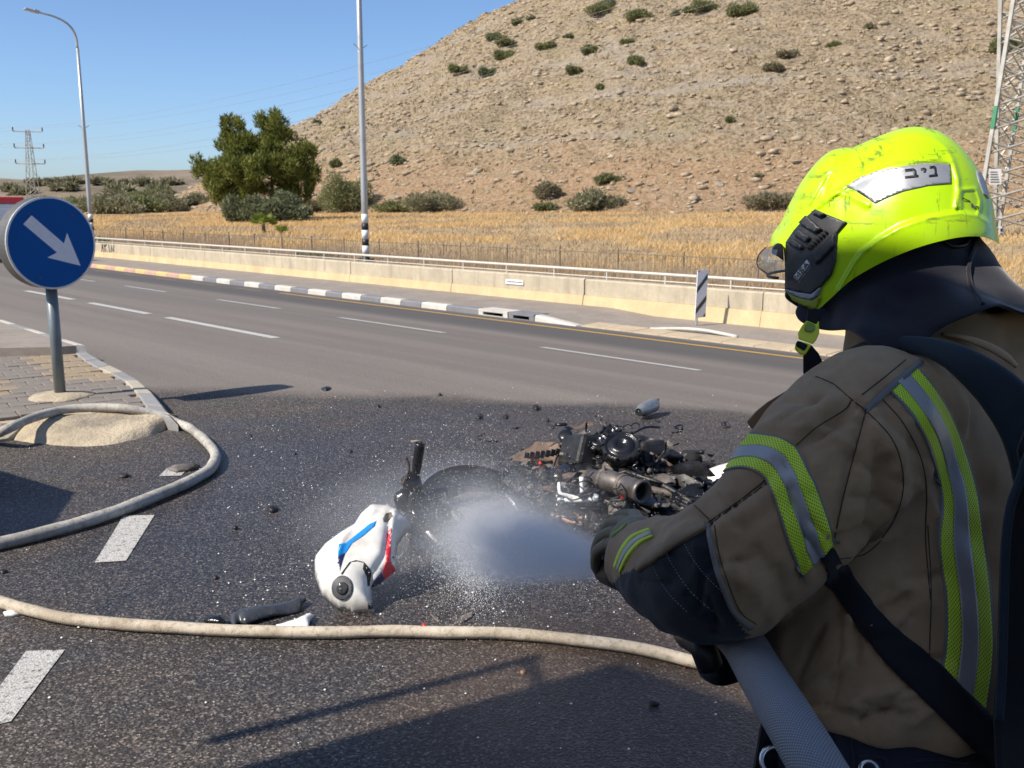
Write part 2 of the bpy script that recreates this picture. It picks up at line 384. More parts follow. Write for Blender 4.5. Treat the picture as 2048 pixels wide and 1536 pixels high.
# ---- far kerb, pavement
KD0, KD1 = 13.84, 14.06
kz = zg(13.9) + .125
kerb_t = [(t_at(x, 600, 13.9) if False else None) for x in ()]
def t_of_x(x, d, z):                            # where along the road a column of the photo meets the line (d, z)
    lo, hi = -30.0, 120.0
    for _ in range(60):
        m = (lo + hi) / 2
        if to_px(G(d, m, z))[0] > x: lo = m
        else: hi = m
    return m
bound = [(957, 'kerb_black'), (892, 'kerb_white'), (841, 'kerb_black'), (800, 'kerb_white'), (759, 'kerb_black'), (720, 'kerb_white'), (682, 'kerb_black'), (650, 'kerb_white'), (614, 'kerb_black')]
ke = empty('kerb', G(13.95, 20, kz), 0, 'far roadside kerb of painted stones below the concrete wall', 'kerb')
def kerb_stone(t0, t1, mat, z0=None, z1=None):
    zt0 = kz if z0 is None else z0; zt1 = kz if z1 is None else z1
    base = -.8; gap = .008
    t0 += gap; t1 -= gap
    rings = []
    for t_, zt in ((t0, zt0), (t1, zt1)):
        rings.append([G(KD0, t_, base), G(KD1, t_, base), G(KD1, t_, zt), G(KD0 + .05, t_, zt), G(KD0 + .015, t_, zt - .03)])
    mb = MB().loft(rings); o = mb.build('kerb_stone', mat, None, bevel=.006, fix=True); return child_world(o, ke)
tt = [t_of_x(x, 13.84, kz) for x, _ in bound]
for i in range(len(tt) - 1): kerb_stone(tt[i], tt[i + 1], MAT[bound[i][1]])
t_cur = tt[-1]; k = 0
step = (tt[-1] - tt[0]) / (len(tt) - 1)
while t_cur < 62:
    tx = to_px(G(13.84, t_cur, kz))[0]
    mm = (('kerb_black', 'kerb_white') if tx > 385 else ('kerb_yellow', 'kerb_red'))[k % 2]
    kerb_stone(t_cur, t_cur + step, MAT[mm]); t_cur += step; k += 1
# storm drain in the kerb (two mouths)
dr = empty('storm_drain', G(13.95, tt[0] - .8, kz - .12), 0, 'two-mouthed storm drain inlet let into the far kerb', 'drain')
ta, tb, tc, td = tt[0], t_of_x(1015, 13.84, kz), t_of_x(1017, 13.84, kz), t_of_x(1068, 13.84, kz)
for (t0, t1, mname) in ((tb, ta, 'kerb_white'), (td, tc, 'kerb_black')):
    mb = MB()
    def bar(d0, d1, u0, u1, z0, z1):
        mb.loft([[G(d0, u, z0), G(d1, u, z0), G(d1, u, z1), G(d0, u, z1)] for u in (u0, u1)])
    bar(KD0, KD1 + .15, t0, t0 + .14, -.9, kz - .045); bar(KD0, KD1 + .15, t1 - .14, t1, -.9, kz - .045); bar(KD0 - .004, KD1 + .2, t0, t1, kz - .044, kz + .004)
    bar(KD0 - .01, KD0 + .03, t0 + .14, t1 - .14, -.9, zg(13.8) + .012)
    child_world(mb.build('frame', MAT[mname], None, fix=True), dr)
    mb = MB(); bar2 = [[G(KD1 + .12, u, -.9), G(KD1 + .16, u, -.9), G(KD1 + .16, u, kz - .05), G(KD1 + .12, u, kz - .05)] for u in (t0 + .14, t1 - .14)]
    child_world(mb.loft(bar2).build('pit', MAT['black_paint'], None, fix=True), dr)
te = t_of_x(1150, 13.84, kz - .1)
kerb_stone(te, td, MAT['kerb_white'], zg(13.9) + .01, kz)
# pavement: level with the kerb on the left, falling to the road on the right
mb = MB(); tsv = [-60, -10, te - 1.2, te, td, ta + .05, 62, 110, 400]
for t_ in tsv:
    f = 0.0 if t_ >= td else 1.0 if t_ <= te else (td - t_) / (td - te)
    z0 = kz - .006 - f * (.112)
    for d, dz in ((KD1, 0), (15.2, -.015), (16.35, -.03), (16.8, -.03)): mb.v.append(tuple(G(d, t_, z0 + dz * (1 - f) + .0 * f)))
    
for i in range(len(tsv) - 1):
    for k in range(3): a = i * 4 + k; mb.f.append((a, a + 1, a + 5, a + 4))
tag(mb.build('pavement', MAT['pave'], fix=True), 'narrow grey pavement between kerb and concrete wall', 'pavement', kind='structure')
mb = MB()                                        # road-side strip where the kerb is dropped
mb.loft([[G(13.84, t_, None, .002) if t_ > -59 else G(13.84, t_), G(KD1, t_, kz - .118)] for t_ in (-60, -10, te)], False)
tag(mb.build('pavement', MAT['pave'], fix=True), 'dropped strip of pavement beside the yellow edge line', 'pavement', kind='structure')
# pale flagstones along the dropped edge
fl = empty('flagstone_row', G(14.2, te - 3, kz - .1), 0, 'row of pale flagstones along the dropped pavement edge', 'paving')
tcur = te - .1; i = 0
while tcur > te - 7.5:
    w = .62 + .1 * random.random(); mb = MB()
    mb.loft([[G(13.9, u, kz - .3), G(14.42, u, kz - .3), G(14.42, u, kz - .118 + .03 + random.uniform(0, .012)), G(13.9, u, kz - .118 + .016)] for u in (tcur - w + .012, tcur)])
    child_world(mb.build('flagstone', MAT['flag'], None, bevel=.006, fix=True), fl); tcur -= w
# broken white kerb piece below the hazard board
Pk = on_d(1395, 662, 14.9); tk = dt_of(Pk)[1]
mb = MB()
path = [G(14.45, tk + .75, kz - .11), G(14.55, tk + .4, kz - .08), G(14.65, tk + .05, kz - .06), G(14.7, tk - .3, kz - .06), G(14.68, tk - .7, kz - .08), G(14.7, tk - 1.0, kz - .11)]
mb.tube(smooth_path(path, 5), .042, 8, flat=.8)
tag(mb.build('kerb_fragment', MAT['kerb_white'], smooth=True), 'curved whitewashed kerb piece at the foot of the striped board', 'kerb')
# ---- concrete wall in panels, painted base, railing
WD = 16.35; WT = .06
wl = empty('concrete_wall', G(WD, 20, -.55), 0, 'long cream concrete roadside wall with a painted base course', 'wall')
PL = 4.6; t0 = -22.0; zb = kz - .30
joints = []
while t0 < 75:
    off = random.uniform(-.012, .012); t1 = t0 + PL
    zp = .045 + random.uniform(-.006, .006); c = -.32
    mb = MB(); rr = []
    for u in (t0 + .012, t1 - .012):
        rr.append([G(WD + .02 + off, u, c), G(WD + .32, u, c), G(WD + .32, u, zp - .015), G(WD + .30, u, zp), G(WD + .03 + off, u, zp), G(WD + off, u, zp - .03)])
    # the upright upper face as one panel
    rr = [[G(WD + off, R_[5].x * Lx + R_[5].y * Ly, c)] + R_[1:] for R_ in rr]
    child_world(mb.loft(rr).build('panel', MAT['wall'], None, fix=True), wl)
    mb = MB(); rr = []
    for u in (t0 + .006, t1 - .006): rr.append([G(WD - .10, u, zb), G(WD + .3, u, zb), G(WD + .3, u, c - .003), G(WD - .03 + off, u, c - .003)])
    child_world(mb.loft(rr).build('painted_base', MAT['wall_band'], None, fix=True), wl)
    t0 = t1
t0 = 75
mb = MB().loft([[G(WD, u, zb), G(WD + .3, u, zb), G(WD + .3, u, .04), G(WD, u, .04)] for u in (75, 330)])
child_world(mb.build('wall_run', MAT['wall'], None, fix=True), wl)
rl = empty('railing', G(WD + .15, 20, .04), 0, 'pale tubular steel railing on top of the concrete wall', 'railing')
mb = MB().tube([G(WD + .14, u, .245) for u in range(-24, 130, 6)], .033, 8); child_world(mb.build('rail', MAT['rail'], smooth=True), rl)
mb = MB().tube([G(WD + .14, u, .10) for u in range(-24, 130, 6)], .014, 6); child_world(mb.build('lower_rail', MAT['rail'], smooth=True), rl)
pm = MB().tube([(0, 0, 0), (0, 0, .21)], .022, 6).mesh('post', MAT['rail'])
for k in range(62):
    o = link_mesh('post', pm, rl); o.location = G(WD + .14, -23 + k * 1.62, .042) - rl.location
# information plate on the wall (illegible dark print)
c0 = on_d(1029, 564, WD - .02); tcn = dt_of(c0)[1]
pl = empty('wall_plate', G(WD - .02, tcn, c0.z), 0, 'small white plate with a line of dark print on the wall', 'plate')
hw = .31
def wall_quad(u0, u1, z0, z1, d): return [G(d, u0, z0), G(d, u1, z0), G(d, u1, z1), G(d, u0, z1)]
mb = MB().prism(wall_quad(tcn - hw, tcn + hw, c0.z - .058, c0.z + .058, WD - .028), Vector((nx, ny, 0)) * .012)
child_world(mb.build('plate', MAT['white_gloss'], None, fix=True), pl)
mb = MB(); u = tcn + hw * .82
while u > tcn - hw * .85:
    w = random.uniform(.012, .028)
    mb.sheet(wall_quad(u - w, u, c0.z - random.uniform(.010, .018), c0.z + random.uniform(.010, .020), WD - .0305)[::-1]); u -= w + .008
    if random.random() < .1: u -= .02
child_world(mb.build('print', MAT['black_paint'], None), pl)
# faded scrawl on the wall
def stroke(u, z, pts, r=.02): return [G(WD - .012, u + a, z + b) for a, b in pts]
g0 = on_d(215, 494, WD); tg = dt_of(g0)[1]
mb = MB()
for pts in ([(.55, -.2), (.45, .15)], [(.45, .15), (.38, -.2)], [(.25, .15), (.22, -.2)], [(.25, 0), (.05, .15)], [(.22, 0), (.02, -.2)], [(-.12, .15), (-.15, -.2)], [(-.3, -.2), (-.36, .12)], [(-.36, .12), (-.5, -.15)], [(-.5, -.15), (-.6, .15)]):
    mb.tube(stroke(tg, g0.z - .02, [(a * 1.2, b) for a, b in pts]), .022, 4, flat=.35)
tag(mb.build('wall_graffiti', M('faded_spray_paint', (.23, .25, .30), .9)), 'faded grey blue spray paint scrawl on the wall', 'graffiti')
# ================================================================ FENCE IN THE FIELD
fe = empty('field_fence', G(19.6, 20, field_z(19.6)), 0, 'low rusty upright-bar fence behind the concrete wall', 'fence')
fz = field_z(19.6) + .02; ftop = .47
t0f, t1f = t_of_x(1600, 19.6, .3) - 1.0, 50.0; nr = 292
rm = MB().tube([(0, 0, 0), (0, 0, ftop - fz)], .006, 4).mesh('bar', MAT['rust'])
for k in range(nr):
    o = link_mesh('bar', rm, fe); u = t0f + (t1f - t0f) * k / (nr - 1)
    o.location = G(19.6, u, fz) - fe.location; o.rotation_euler = (random.gauss(0, .02), random.gauss(0, .02), 0)
pm2 = MB().tube([(0, 0, -.2), (0, 0, ftop - fz + .08)], .025, 6).mesh('fence_post', MAT['rust'])
for k in range(int((t1f - t0f) / 2.1) + 1):
    o = link_mesh('fence_post', pm2, fe); o.location = G(19.65, t0f + k * 2.1, fz) - fe.location
for z in (ftop - .03, fz + .12):
    child_world(MB().tube([G(19.62, u, z) for u in np.arange(t0f, t1f + 2, 4)], .013, 5).build('cross_rail', MAT['rust']), fe)
# ================================================================ HILL
def mat_hill():
    t = NT('hillside'); X = t.sep(t.co())
    strata = t.noise(1, 7, .7, vec=t.mapping(rot=(0, .22, .5), scale=(.06, .06, .5)))
    n1 = t.noise(.09, 8, .7); n2 = t.noise(.6, 8, .72); n3 = t.noise(2.2, 6, .7)
    c = t.mix(t.mapr(n2, .36, .62), (.25, .185, .115), (.42, .325, .21))
    c = t.mix(t.mapr(n3, .48, .62, 0, .8), c, (.50, .405, .28))
    c = t.mix(t.mapr(n3, .48, .36, 0, .95), c, (.105, .08, .052))
    c = t.mix(t.mapr(strata, .50, .64, 0, .7), c, (.40, .35, .29))
    low = t.mapr(t.math('ADD', X[2], t.math('MULTIPLY', t.math('SUBTRACT', n1, .5), 16)), 11, 3.5, smooth=True)
    c = t.mix(t.math('MULTIPLY', low, .72), c, t.mix(t.mapr(n3, .4, .6), (.36, .22, .12), (.50, .335, .20)))
    c = t.mix(t.mapr(n1, .55, .72, 0, .45), c, (.25, .235, .10))
    t.base(c); t.rough(1.0); t.spec(.1); t.bump(t.math('ADD', n2, t.math('MULTIPLY', n3, .5)), 1.0, .9); return t.m
HCX, HCY, HR, HH = 92.0, 250.0, 174.0, 99.0
def hill_z(x, y):
    dx, dy = x - HCX, y - HCY; r = math.hypot(dx, dy); an = math.atan2(dy, dx)
    Rr = HR * (1 + .035 * mnoise.noise((math.cos(an) * 2, math.sin(an) * 2, 1.5)))
    q = 1 - r / Rr
    if q <= 0: return -3.0 * (-q) * 10
    h = HH * q * (1 - .25 * math.exp(-q * 14)) 
    f = min(1, q * 12)
    h += f * (2.2 * mnoise.noise((x * .03, y * .03, 0)) + .9 * mnoise.noise((x * .11, y * .11, 4)) + .55 * mnoise.fractal((x * .38, y * .38, h * .38), 1.0, 2.1, 4) - 1.6 * max(0, .35 - abs(mnoise.noise((an * 9, r * .012, 3)))) + .35 * math.sin((h + .25 * x + 4 * mnoise.noise((x * .05, y * .05, 6))) * 1.1) * max(0, mnoise.noise((x * .045, y * .045, 12)) + .15))
    return h + .6
V = []; NA, NRAD = 560, 300
aa = np.linspace(math.radians(125), math.radians(345), NA); rads = np.concatenate([np.linspace(6, 70, 50), np.linspace(70.8, 181, NRAD - 50)])
for r_ in rads:
    for a_ in aa:
        x = HCX + r_ * math.cos(a_); y = HCY + r_ * math.sin(a_); V.append((x, y, hill_z(x, y)))
F = np.array([(i * NA + k, i * NA + k + 1, (i + 1) * NA + k + 1, (i + 1) * NA + k) for i in range(NRAD - 1) for k in range(NA - 1)])[:, ::-1]
MAT['hill'] = mat_hill()
tag(link_mesh('hill', np_mesh('hill', V, F, MAT['hill'], True)), 'stony sun-baked hillside rising behind the field', 'hill', kind='structure')
def hill_hit(x, y, tries=1):                   # pixel ray marches to the hillside
    r = ray(x, y); k = 60.0
    while k < 420:
        P = CAM + r * k
        if P.z < hill_z(P.x, P.y): return P
        k += .8
    return None
def field_hit(x, y):
    r = ray(x, y); k = 18.0
    while k < 700:
        P = CAM + r * k
        if P.z < max(terrain_z(P.x, P.y), hill_z(P.x, P.y) if P.y > 60 else -9): return P
        k += .25 if k < 120 else 1.5
    return CAM + r * 200
# rocks: 280 big ones as things, the rest as one mass
MAT['rock'] = M('limestone', (.37, .295, .205), .95, 0, .35, 2.5, bump=.6, bscale=6, bdist=.08, dirt=(.16, .13, .10), dscale=1.5, damt=.7)
MAT['rock_grey'] = M('grey_limestone', (.27, .225, .17), .95, 0, .35, 2.5, bump=.6, bscale=6, bdist=.08, dirt=(.12, .10, .08), dscale=1.5, damt=.6)
def rock_mesh(seed, mat, sub=2):
    bm = bmesh.new(); bmesh.ops.create_icosphere(bm, subdivisions=sub, radius=1.0)
    for v in bm.verts:
        c = v.co.copy(); k = 1 + .45 * mnoise.noise(c * 1.3 + Vector((seed * 7.1, 0, 0))) + .2 * mnoise.noise(c * 3 + Vector((0, seed * 3.3, 0)))
        v.co = Vector((c.x * k * 1.25, c.y * k * .9, c.z * k * .55))
        for ax, lim in ((0, .95), (2, .42)):
            if v.co[ax] > lim: v.co[ax] = lim + (v.co[ax] - lim) * .2
    me = bpy.data.meshes.new('boulder'); bm.to_mesh(me); bm.free(); me.materials.append(mat); return me
RM = [rock_mesh(i, MAT['rock'] if i % 3 else MAT['rock_grey']) for i in range(7)]
def rock_spot(mode):
    for _ in range(40):
        if mode == 0: px, py = random.uniform(700, 2040), random.uniform(360, 408)
        else:
            px = random.uniform(600, 2044); py = random.uniform(5, 400)
        P = hill_hit(px, py)
        if P: return P
n_b = 0
for i in range(240):
    P = rock_spot(0 if i < 70 else 1)
    if P is None: continue
    s = random.uniform(.16, .32) if random.random() < .9 else random.uniform(.32, .55)
    o = link_mesh('boulder', random.choice(RM), None, (P.x, P.y, hill_z(P.x, P.y) + .05 * s), (random.gauss(0, .2) + .3, random.gauss(0, .15), random.uniform(-.7, .7)), (s, s, s * random.uniform(.8, 1.2)))
    tag(o, 'weathered limestone boulder lying on the stony hillside', 'boulder', 'boulders on the hillside')
def scatter_rocks(n):
    bm = bmesh.new(); bmesh.ops.create_icosphere(bm, subdivisions=1, radius=1.0); base = np.array([v.co[:] for v in bm.verts]); fac = np.array([[v.index for v in f.verts] for f in bm.faces]); bm.free()
    VV = []; FF = []; k = 0
    while k < n:
        r_ = 175 * math.sqrt(random.uniform(.02, 1)); a_ = random.uniform(math.radians(135), math.radians(330))
        x = HCX + r_ * math.cos(a_); y = HCY + r_ * math.sin(a_)
        if mnoise.noise((x * .05, y * .05, 9)) + mnoise.noise((x * .2, y * .2, 2)) * .7 < random.uniform(-.5, .4): continue
        s = random.lognormvariate(-1.5, .45); s = min(s, .6)
        j = base * (1 + RNG.normal(0, .22, (len(base), 1))) * np.array([1.3, .9, .6]) * s
        c, sn = math.cos(random.uniform(-.8, .8)), 0; an = random.uniform(-.8, .8); R_ = np.array([[math.cos(an), -math.sin(an), 0], [math.sin(an), math.cos(an), 0], [0, 0, 1]])
        VV.append(j @ R_.T + [x, y, hill_z(x, y) + .12 * s]); FF.append(fac + k * len(base)); k += 1
    return np_mesh('loose_stones', np.vstack(VV), np.vstack(FF), MAT['rock'])
tag(link_mesh('loose_stones', scatter_rocks(26000)), 'countless small loose stones strewn over the hillside', 'stones', kind='stuff')
# dry tufts and thorny cushions on the slope
def tufts(n):
    VV = []; 
    for k in range(n):
        r_ = 174 * math.sqrt(random.uniform(.03, 1)); a_ = random.uniform(math.radians(135), math.radians(330)); x = HCX + r_ * math.cos(a_); y = HCY + r_ * math.sin(a_)
        if mnoise.noise((x * .08, y * .08, 5)) < random.uniform(-.6, .3): continue
        z = hill_z(x, y); s = random.uniform(.15, .42)
        for j in range(7):
            an = random.uniform(0, 6.28); c, q = math.cos(an), math.sin(an); o = Vector((x + random.gauss(0, s * .5), y + random.gauss(0, s * .5), z - .03)); w = s * .35
            VV += [o + Vector((-q * w, c * w, 0)), o + Vector((q * w, -c * w, 0)), o + Vector((random.gauss(0, .3) * s, random.gauss(0, .3) * s, s * random.uniform(.6, 1.2)))]
    V = np.array([v[:] for v in VV]); return V
MAT['tuft'] = M('dry_thorn_tuft', (.31, .24, .14), 1.0, 0, .45, .8)
V_ = tufts(30000); tag(link_mesh('dry_tufts', np_mesh('dry_tufts', V_, np.arange(len(V_)).reshape(-1, 3), MAT['tuft'])), 'low dry thorn tufts covering the hillside', 'scrub', kind='stuff')
# ================================================================ VEGETATION
def leaf_cloud(name, lobes, n, size, mat, parent, up=.3, elong=2.2, shell=.55, droop=0.0):
    """lobes: (centre, radii, weight); small leaf faces scattered through the lobes' volume, denser to the outside."""
    VV = np.zeros((n * 3, 3)); w = np.array([l[2] if len(l) > 2 else l[1][0] * l[1][1] * l[1][2] for l in lobes]); w = w / w.sum()
    idx = RNG.choice(len(lobes), n, p=w)
    dirs = RNG.normal(size=(n, 3)); dirs /= np.linalg.norm(dirs, axis=1)[:, None]
    rad = shell + (1 - shell) * RNG.random(n) ** .6; rad *= 1 + .16 * np.array([mnoise.noise(Vector(d_) * 3.1 + Vector((i_ * 3.7, 0, 0))) for d_, i_ in zip(dirs, idx)]) * 2
    C = np.array([l[0][:] for l in lobes])[idx]; Rr = np.array([l[1] for l in lobes])[idx]
    P = C + dirs * rad[:, None] * Rr
    g = RNG.normal(size=(n, 3)) * .8 + dirs * .7 + np.array([0, 0, up]); g /= np.linalg.norm(g, axis=1)[:, None]
    s = np.cross(g, RNG.normal(size=(n, 3))); s /= np.linalg.norm(s, axis=1)[:, None] + 1e-9
    L_ = size * RNG.uniform(.6, 1.4, n)[:, None]
    VV[0::3] = P - s * L_ / elong / 2 ; VV[1::3] = P + s * L_ / elong / 2; VV[2::3] = P + g * L_
    F_ = np.arange(n * 3).reshape(-1, 3)
    o = link_mesh(name, np_mesh(name, VV, F_, mat))
    return child_world(o, parent)
MAT['pine'] = mat_leaf('pine_needles', (.085, .102, .022), (.24, .255, .056), .42)
MAT['olive_leaf'] = mat_leaf('dusty_leaves', (.16, .155, .085), (.32, .30, .185), .3)
MAT['shrub'] = mat_leaf('shrub_leaves', (.135, .15, .065), (.28, .285, .13), .4)
MAT['dry_shrub'] = mat_leaf('dry_shrub_leaves', (.17, .15, .09), (.27, .235, .15), .3)
MAT['fig'] = mat_leaf('grey_green_leaves', (.11, .13, .065), (.26, .275, .155), .35)
MAT['palm'] = mat_leaf('palm_leaf', (.09, .13, .02), (.22, .27, .05), .35)
MAT['bark'] = M('bark', (.12, .085, .055), .95, 0, .3, 4, bump=.8, bscale=20, bdist=.03)
def tree_at(name, px, py, label, cat):
    P = field_hit(px, py); return P, empty(name, P, 0, label, cat)
# pine
PT, pine = tree_at('pine_tree', 540, 441, 'large bushy pine with two crown tips standing in the dry field', 'tree')
DT = to_px(PT)[2]; kpx = DT / FPX
def lobe(px, py, rx, ry, rz=None, dd=0.0):
    P = at_depth(px, py, DT + dd); return (P, (rx * kpx, (rz or rx) * kpx, ry * kpx))
LB = [lobe(545, 255, 33, 34), lobe(565, 285, 30, 26), lobe(525, 300, 38, 28), lobe(468, 262, 28, 27), lobe(455, 290, 26, 24), lobe(490, 300, 40, 28), lobe(395, 330, 14, 20), lobe(408, 350, 22, 26),
      lobe(440, 345, 30, 30), lobe(470, 345, 46, 36, 40, -1), lobe(520, 345, 48, 34, 42, -1.5), lobe(570, 335, 46, 34, 40, -.5), lobe(605, 310, 26, 24), lobe(618, 345, 22, 32), lobe(600, 375, 34, 30), lobe(560, 380, 44, 24, 40, .5), lobe(445, 380, 34, 26), lobe(490, 385, 42, 24, 36, .5), lobe(425, 365, 22, 30)]
LB2 = []
for c_, r_ in LB:
    for q in range(15):
        v_ = Vector((random.gauss(0, 1), random.gauss(0, 1), random.gauss(.25, 1))).normalized(); s_ = random.uniform(.26, .44)
        LB2.append((c_ + Vector((v_.x * r_[0], v_.y * r_[1], v_.z * r_[2])) * random.uniform(.55, .9), (r_[0] * s_, r_[1] * s_, r_[2] * s_ * 1.35)))
leaf_cloud('crown', LB2, 42000, .36, MAT['pine'], pine, up=1.3, elong=3.2, shell=.35)
mb = MB(); b0 = PT - Vector((0, 0, .2))
for tip in ((545, 262), (470, 275), (600, 330), (420, 350), (520, 330), (570, 360), (460, 385)):
    E_ = at_depth(*tip, DT); mid = b0.lerp(E_, .45) + Vector((0, 0, -.4)); mb.tube(smooth_path([b0, b0.lerp(mid, .5) + Vector((0, 0, .3)), mid, E_], 4), [.20 - .17 * q / 12 for q in range(13)], 7)
child_world(mb.build('trunk', MAT['bark'], smooth=True), pine)
# fig-like bushes under the pine
def bush(name, px, py, w, h, n, size, mat, label, cat='bush', group=None, dens=5, dd=0.0, on=None):
    P = on if on is not None else field_hit(px, py); D = to_px(P)[2]; k = D / FPX
    e = empty(name, P, 0, label, cat, group); lo = []
    for i in range(dens):
        u = (i + .5) / dens - .5; hh = h * random.uniform(.55, 1.0) * (1 - 1.1 * u * u)
        c = P + Vector(((u * w + random.uniform(-.06, .06) * w) * k, random.uniform(-.25, .25) * w * k, hh * .52 * k)); lo.append((c, (w * .32 * k * random.uniform(.8, 1.1), w * .32 * k, hh * .5 * k)))
    leaf_cloud('foliage', lo, n, size, mat, e, up=.5, shell=.4)
    mb = MB()
    for l in lo[::2]: mb.tube([P - Vector((0, 0, .1)), P.lerp(l[0], .6) , l[0]], [.05, .035, .015], 5)
    child_world(mb.build('stem', MAT['bark']), e); return e
bush('fig_bush', 492, 446, 70, 62, 5000, .3, MAT['fig'], 'grey green bush at the left foot of the pine', dens=4)
bush('fig_bush', 535, 446, 70, 66, 5200, .3, MAT['fig'], 'grey green bush in front of the pine trunk behind the small palm', dens=4)
bush('fig_bush', 578, 443, 66, 60, 5000, .3, MAT['fig'], 'grey green bush at the right foot of the pine', dens=4)
bush('tall_shrub', 688, 424, 82, 82, 7000, .28, MAT['shrub'], 'tall loose green shrub beside the lamp post', dens=5)
bush('dry_shrub', 632, 424, 50, 40, 2200, .25, MAT['dry_shrub'], 'brownish shrub between the pine and the tall green shrub', dens=3)
bush('low_shrub', 800, 424, 80, 24, 2600, .3, MAT['shrub'], 'low green shrub spreading along the foot of the hill past the lamp post', dens=4)
bush('low_shrub', 868, 424, 84, 46, 3400, .32, MAT['olive_leaf'], 'wide grey green shrub at the foot of the hill', dens=5)
bush('dry_bush', 1095, 398, 46, 36, 1800, .3, MAT['dry_shrub'], 'pale dry bush a little way up the hill', dens=3)
bush('low_shrub', 1092, 421, 40, 18, 1200, .3, MAT['shrub'], 'small shrub directly below the pale dry bush', dens=3)
bush('round_bush', 1190, 421, 88, 46, 4200, .32, MAT['olive_leaf'], 'broad rounded bush at the hill foot with dry branches', dens=5)
bush('dry_shrub', 1545, 412, 90, 34, 3000, .32, MAT['dry_shrub'], 'wide dry brown shrub at the hill foot behind the helmet peak', dens=5)
bush('hill_shrub', 1216, 366, 46, 20, 1500, .3, MAT['shrub'], 'flat green shrub low on the hill above the rounded bush', dens=3)
HB = [(988, 82, 30, 22), (1010, 92, 36, 24), (1008, 120, 42, 30), (916, 146, 40, 22), (976, 155, 38, 28), (1036, 50, 24, 14), (1064, 42, 20, 12), (1092, 98, 36, 16), (1136, 76, 16, 10), (1178, 108, 32, 24), (1148, 146, 28, 22), (1200, 28, 70, 22), (1216, 18, 40, 26), (1282, 42, 54, 34), (1254, 88, 24, 12), (1270, 132, 32, 26),
      (1352, 34, 18, 14), (1376, 26, 18, 14), (1412, 24, 66, 26), (1484, 32, 56, 38), (795, 330, 34, 24), (672, 334, 22, 20), (1200, 178, 14, 10), (1516, 362, 16, 14), (1548, 145, 40, 28), (1575, 118, 44, 24), (1668, 96, 26, 14), (2010, 110, 60, 50), (636, 250, 16, 12), (1740, 60, 22, 14), (1462, 245, 18, 10)]
for i, (px, py, w, h) in enumerate(HB):
    P = hill_hit(px, py) or hill_hit(px + 20, py + 14)
    if P is None: continue
    m_ = MAT['shrub'] if i % 4 else MAT['fig']
    if i in (23, 24, 25, 29): m_ = MAT['dry_shrub']
    bush('hillside_shrub', px, py, w * .85, h * .85, 700 + int(w * h * .6), .36, m_, ('dry brown shrub on the open stony hillside' if m_ is MAT['dry_shrub'] else 'grey green scattered bush on the stony hillside' if m_ is MAT['fig'] else 'green scattered shrub growing on the stony hillside'), 'shrub', 'shrubs dotted over the hillside', 3, on=P)
lab = 'dusty olive shrub in the thicket beyond the field, left of the pine'
for i, (px, py, w, h) in enumerate([(160, 424, 60, 34), (200, 428, 70, 40), (245, 428, 70, 44), (290, 426, 70, 42), (330, 424, 66, 38), (120, 420, 60, 30), (80, 416, 60, 26), (365, 420, 40, 24), (225, 402, 60, 24), (300, 398, 60, 22), (395, 412, 50, 26)]):
    bush('thicket_shrub', px, py, w, h, 2600, .42, MAT['olive_leaf'] if i % 3 else MAT['shrub'], lab, 'shrub', 'thicket left of the pine', 4)
for i, (px, py, w, h) in enumerate([(20, 383, 26, 10), (70, 373, 30, 9), (110, 370, 24, 8), (150, 368, 30, 9), (205, 370, 36, 12), (250, 372, 28, 9), (290, 372, 30, 10), (340, 372, 34, 12), (130, 382, 40, 12), (240, 384, 44, 12), (320, 388, 40, 14), (45, 390, 40, 10)]):
    bush('ridge_shrub', px, py, w, h, 500, 1.4, MAT['olive_leaf'], 'small dark shrub on the low ridge far behind the thicket', 'shrub', 'shrubs on the far ridge', 3)
bush('weed_bush', 640, 505, 66, 30, 2200, .16, MAT['shrub'], 'leafy weeds standing between fence and wall beside the lamp post', dens=4, on=G(18.4, t_of_x(640, 18.4, .1), field_z(18.4)))
bush('weed_bush', 600, 498, 50, 24, 1500, .16, MAT['shrub'], 'leafy weeds between fence and wall below the palm', dens=3, on=G(18.4, t_of_x(600, 18.4, .1), field_z(18.4)))
bush('weed_bush', 800, 510, 60, 20, 1300, .15, MAT['olive_leaf'], 'thin weeds between fence and wall just past the lamp post', dens=3, on=G(18.4, t_of_x(800, 18.4, .1), field_z(18.4)))
bush('weed_bush', 203, 470, 40, 24, 900, .2, MAT['shrub'], 'green weeds at the foot of the far lamp post', dens=3, on=G(18.2, t_of_x(205, 18.2, .1), field_z(18.2)))
# small palm
PP = field_hit(528, 468); pk = to_px(PP)[2] / FPX
palm = empty('palm', PP, 0, 'small fan palm growing in the dry grass before the pine', 'palm')
mb = MB().tube([PP - Vector((0, 0, .2)), PP + Vector((0, 0, 18 * pk))], [.16, .10], 7); child_world(mb.build('trunk', MAT['bark']), palm)
def fan(c, dirv, size, nleaf=14):
    dirv = dirv.normalized(); side = dirv.cross(Vector((0, 0, 1))).normalized(); side = (side + dirv.orthogonal() * .2).normalized(); mb = MB()
    for k in range(nleaf):
        a = (k / (nleaf - 1) - .5) * 2.6; v = (dirv * math.cos(a) + side * math.sin(a)).normalized(); w = v.cross(dirv.cross(side)).normalized() * size * .05
        mid = c + v * size * .55; tip = c + v * size + Vector((0, 0, -.12 * size)); mb.add([c - w * .3, mid - w, tip, mid + w, c + w * .3], [(0, 1, 2), (0, 2, 3), (0, 3, 4)])
    return mb
tp = PP + Vector((0, 0, 18 * pk))
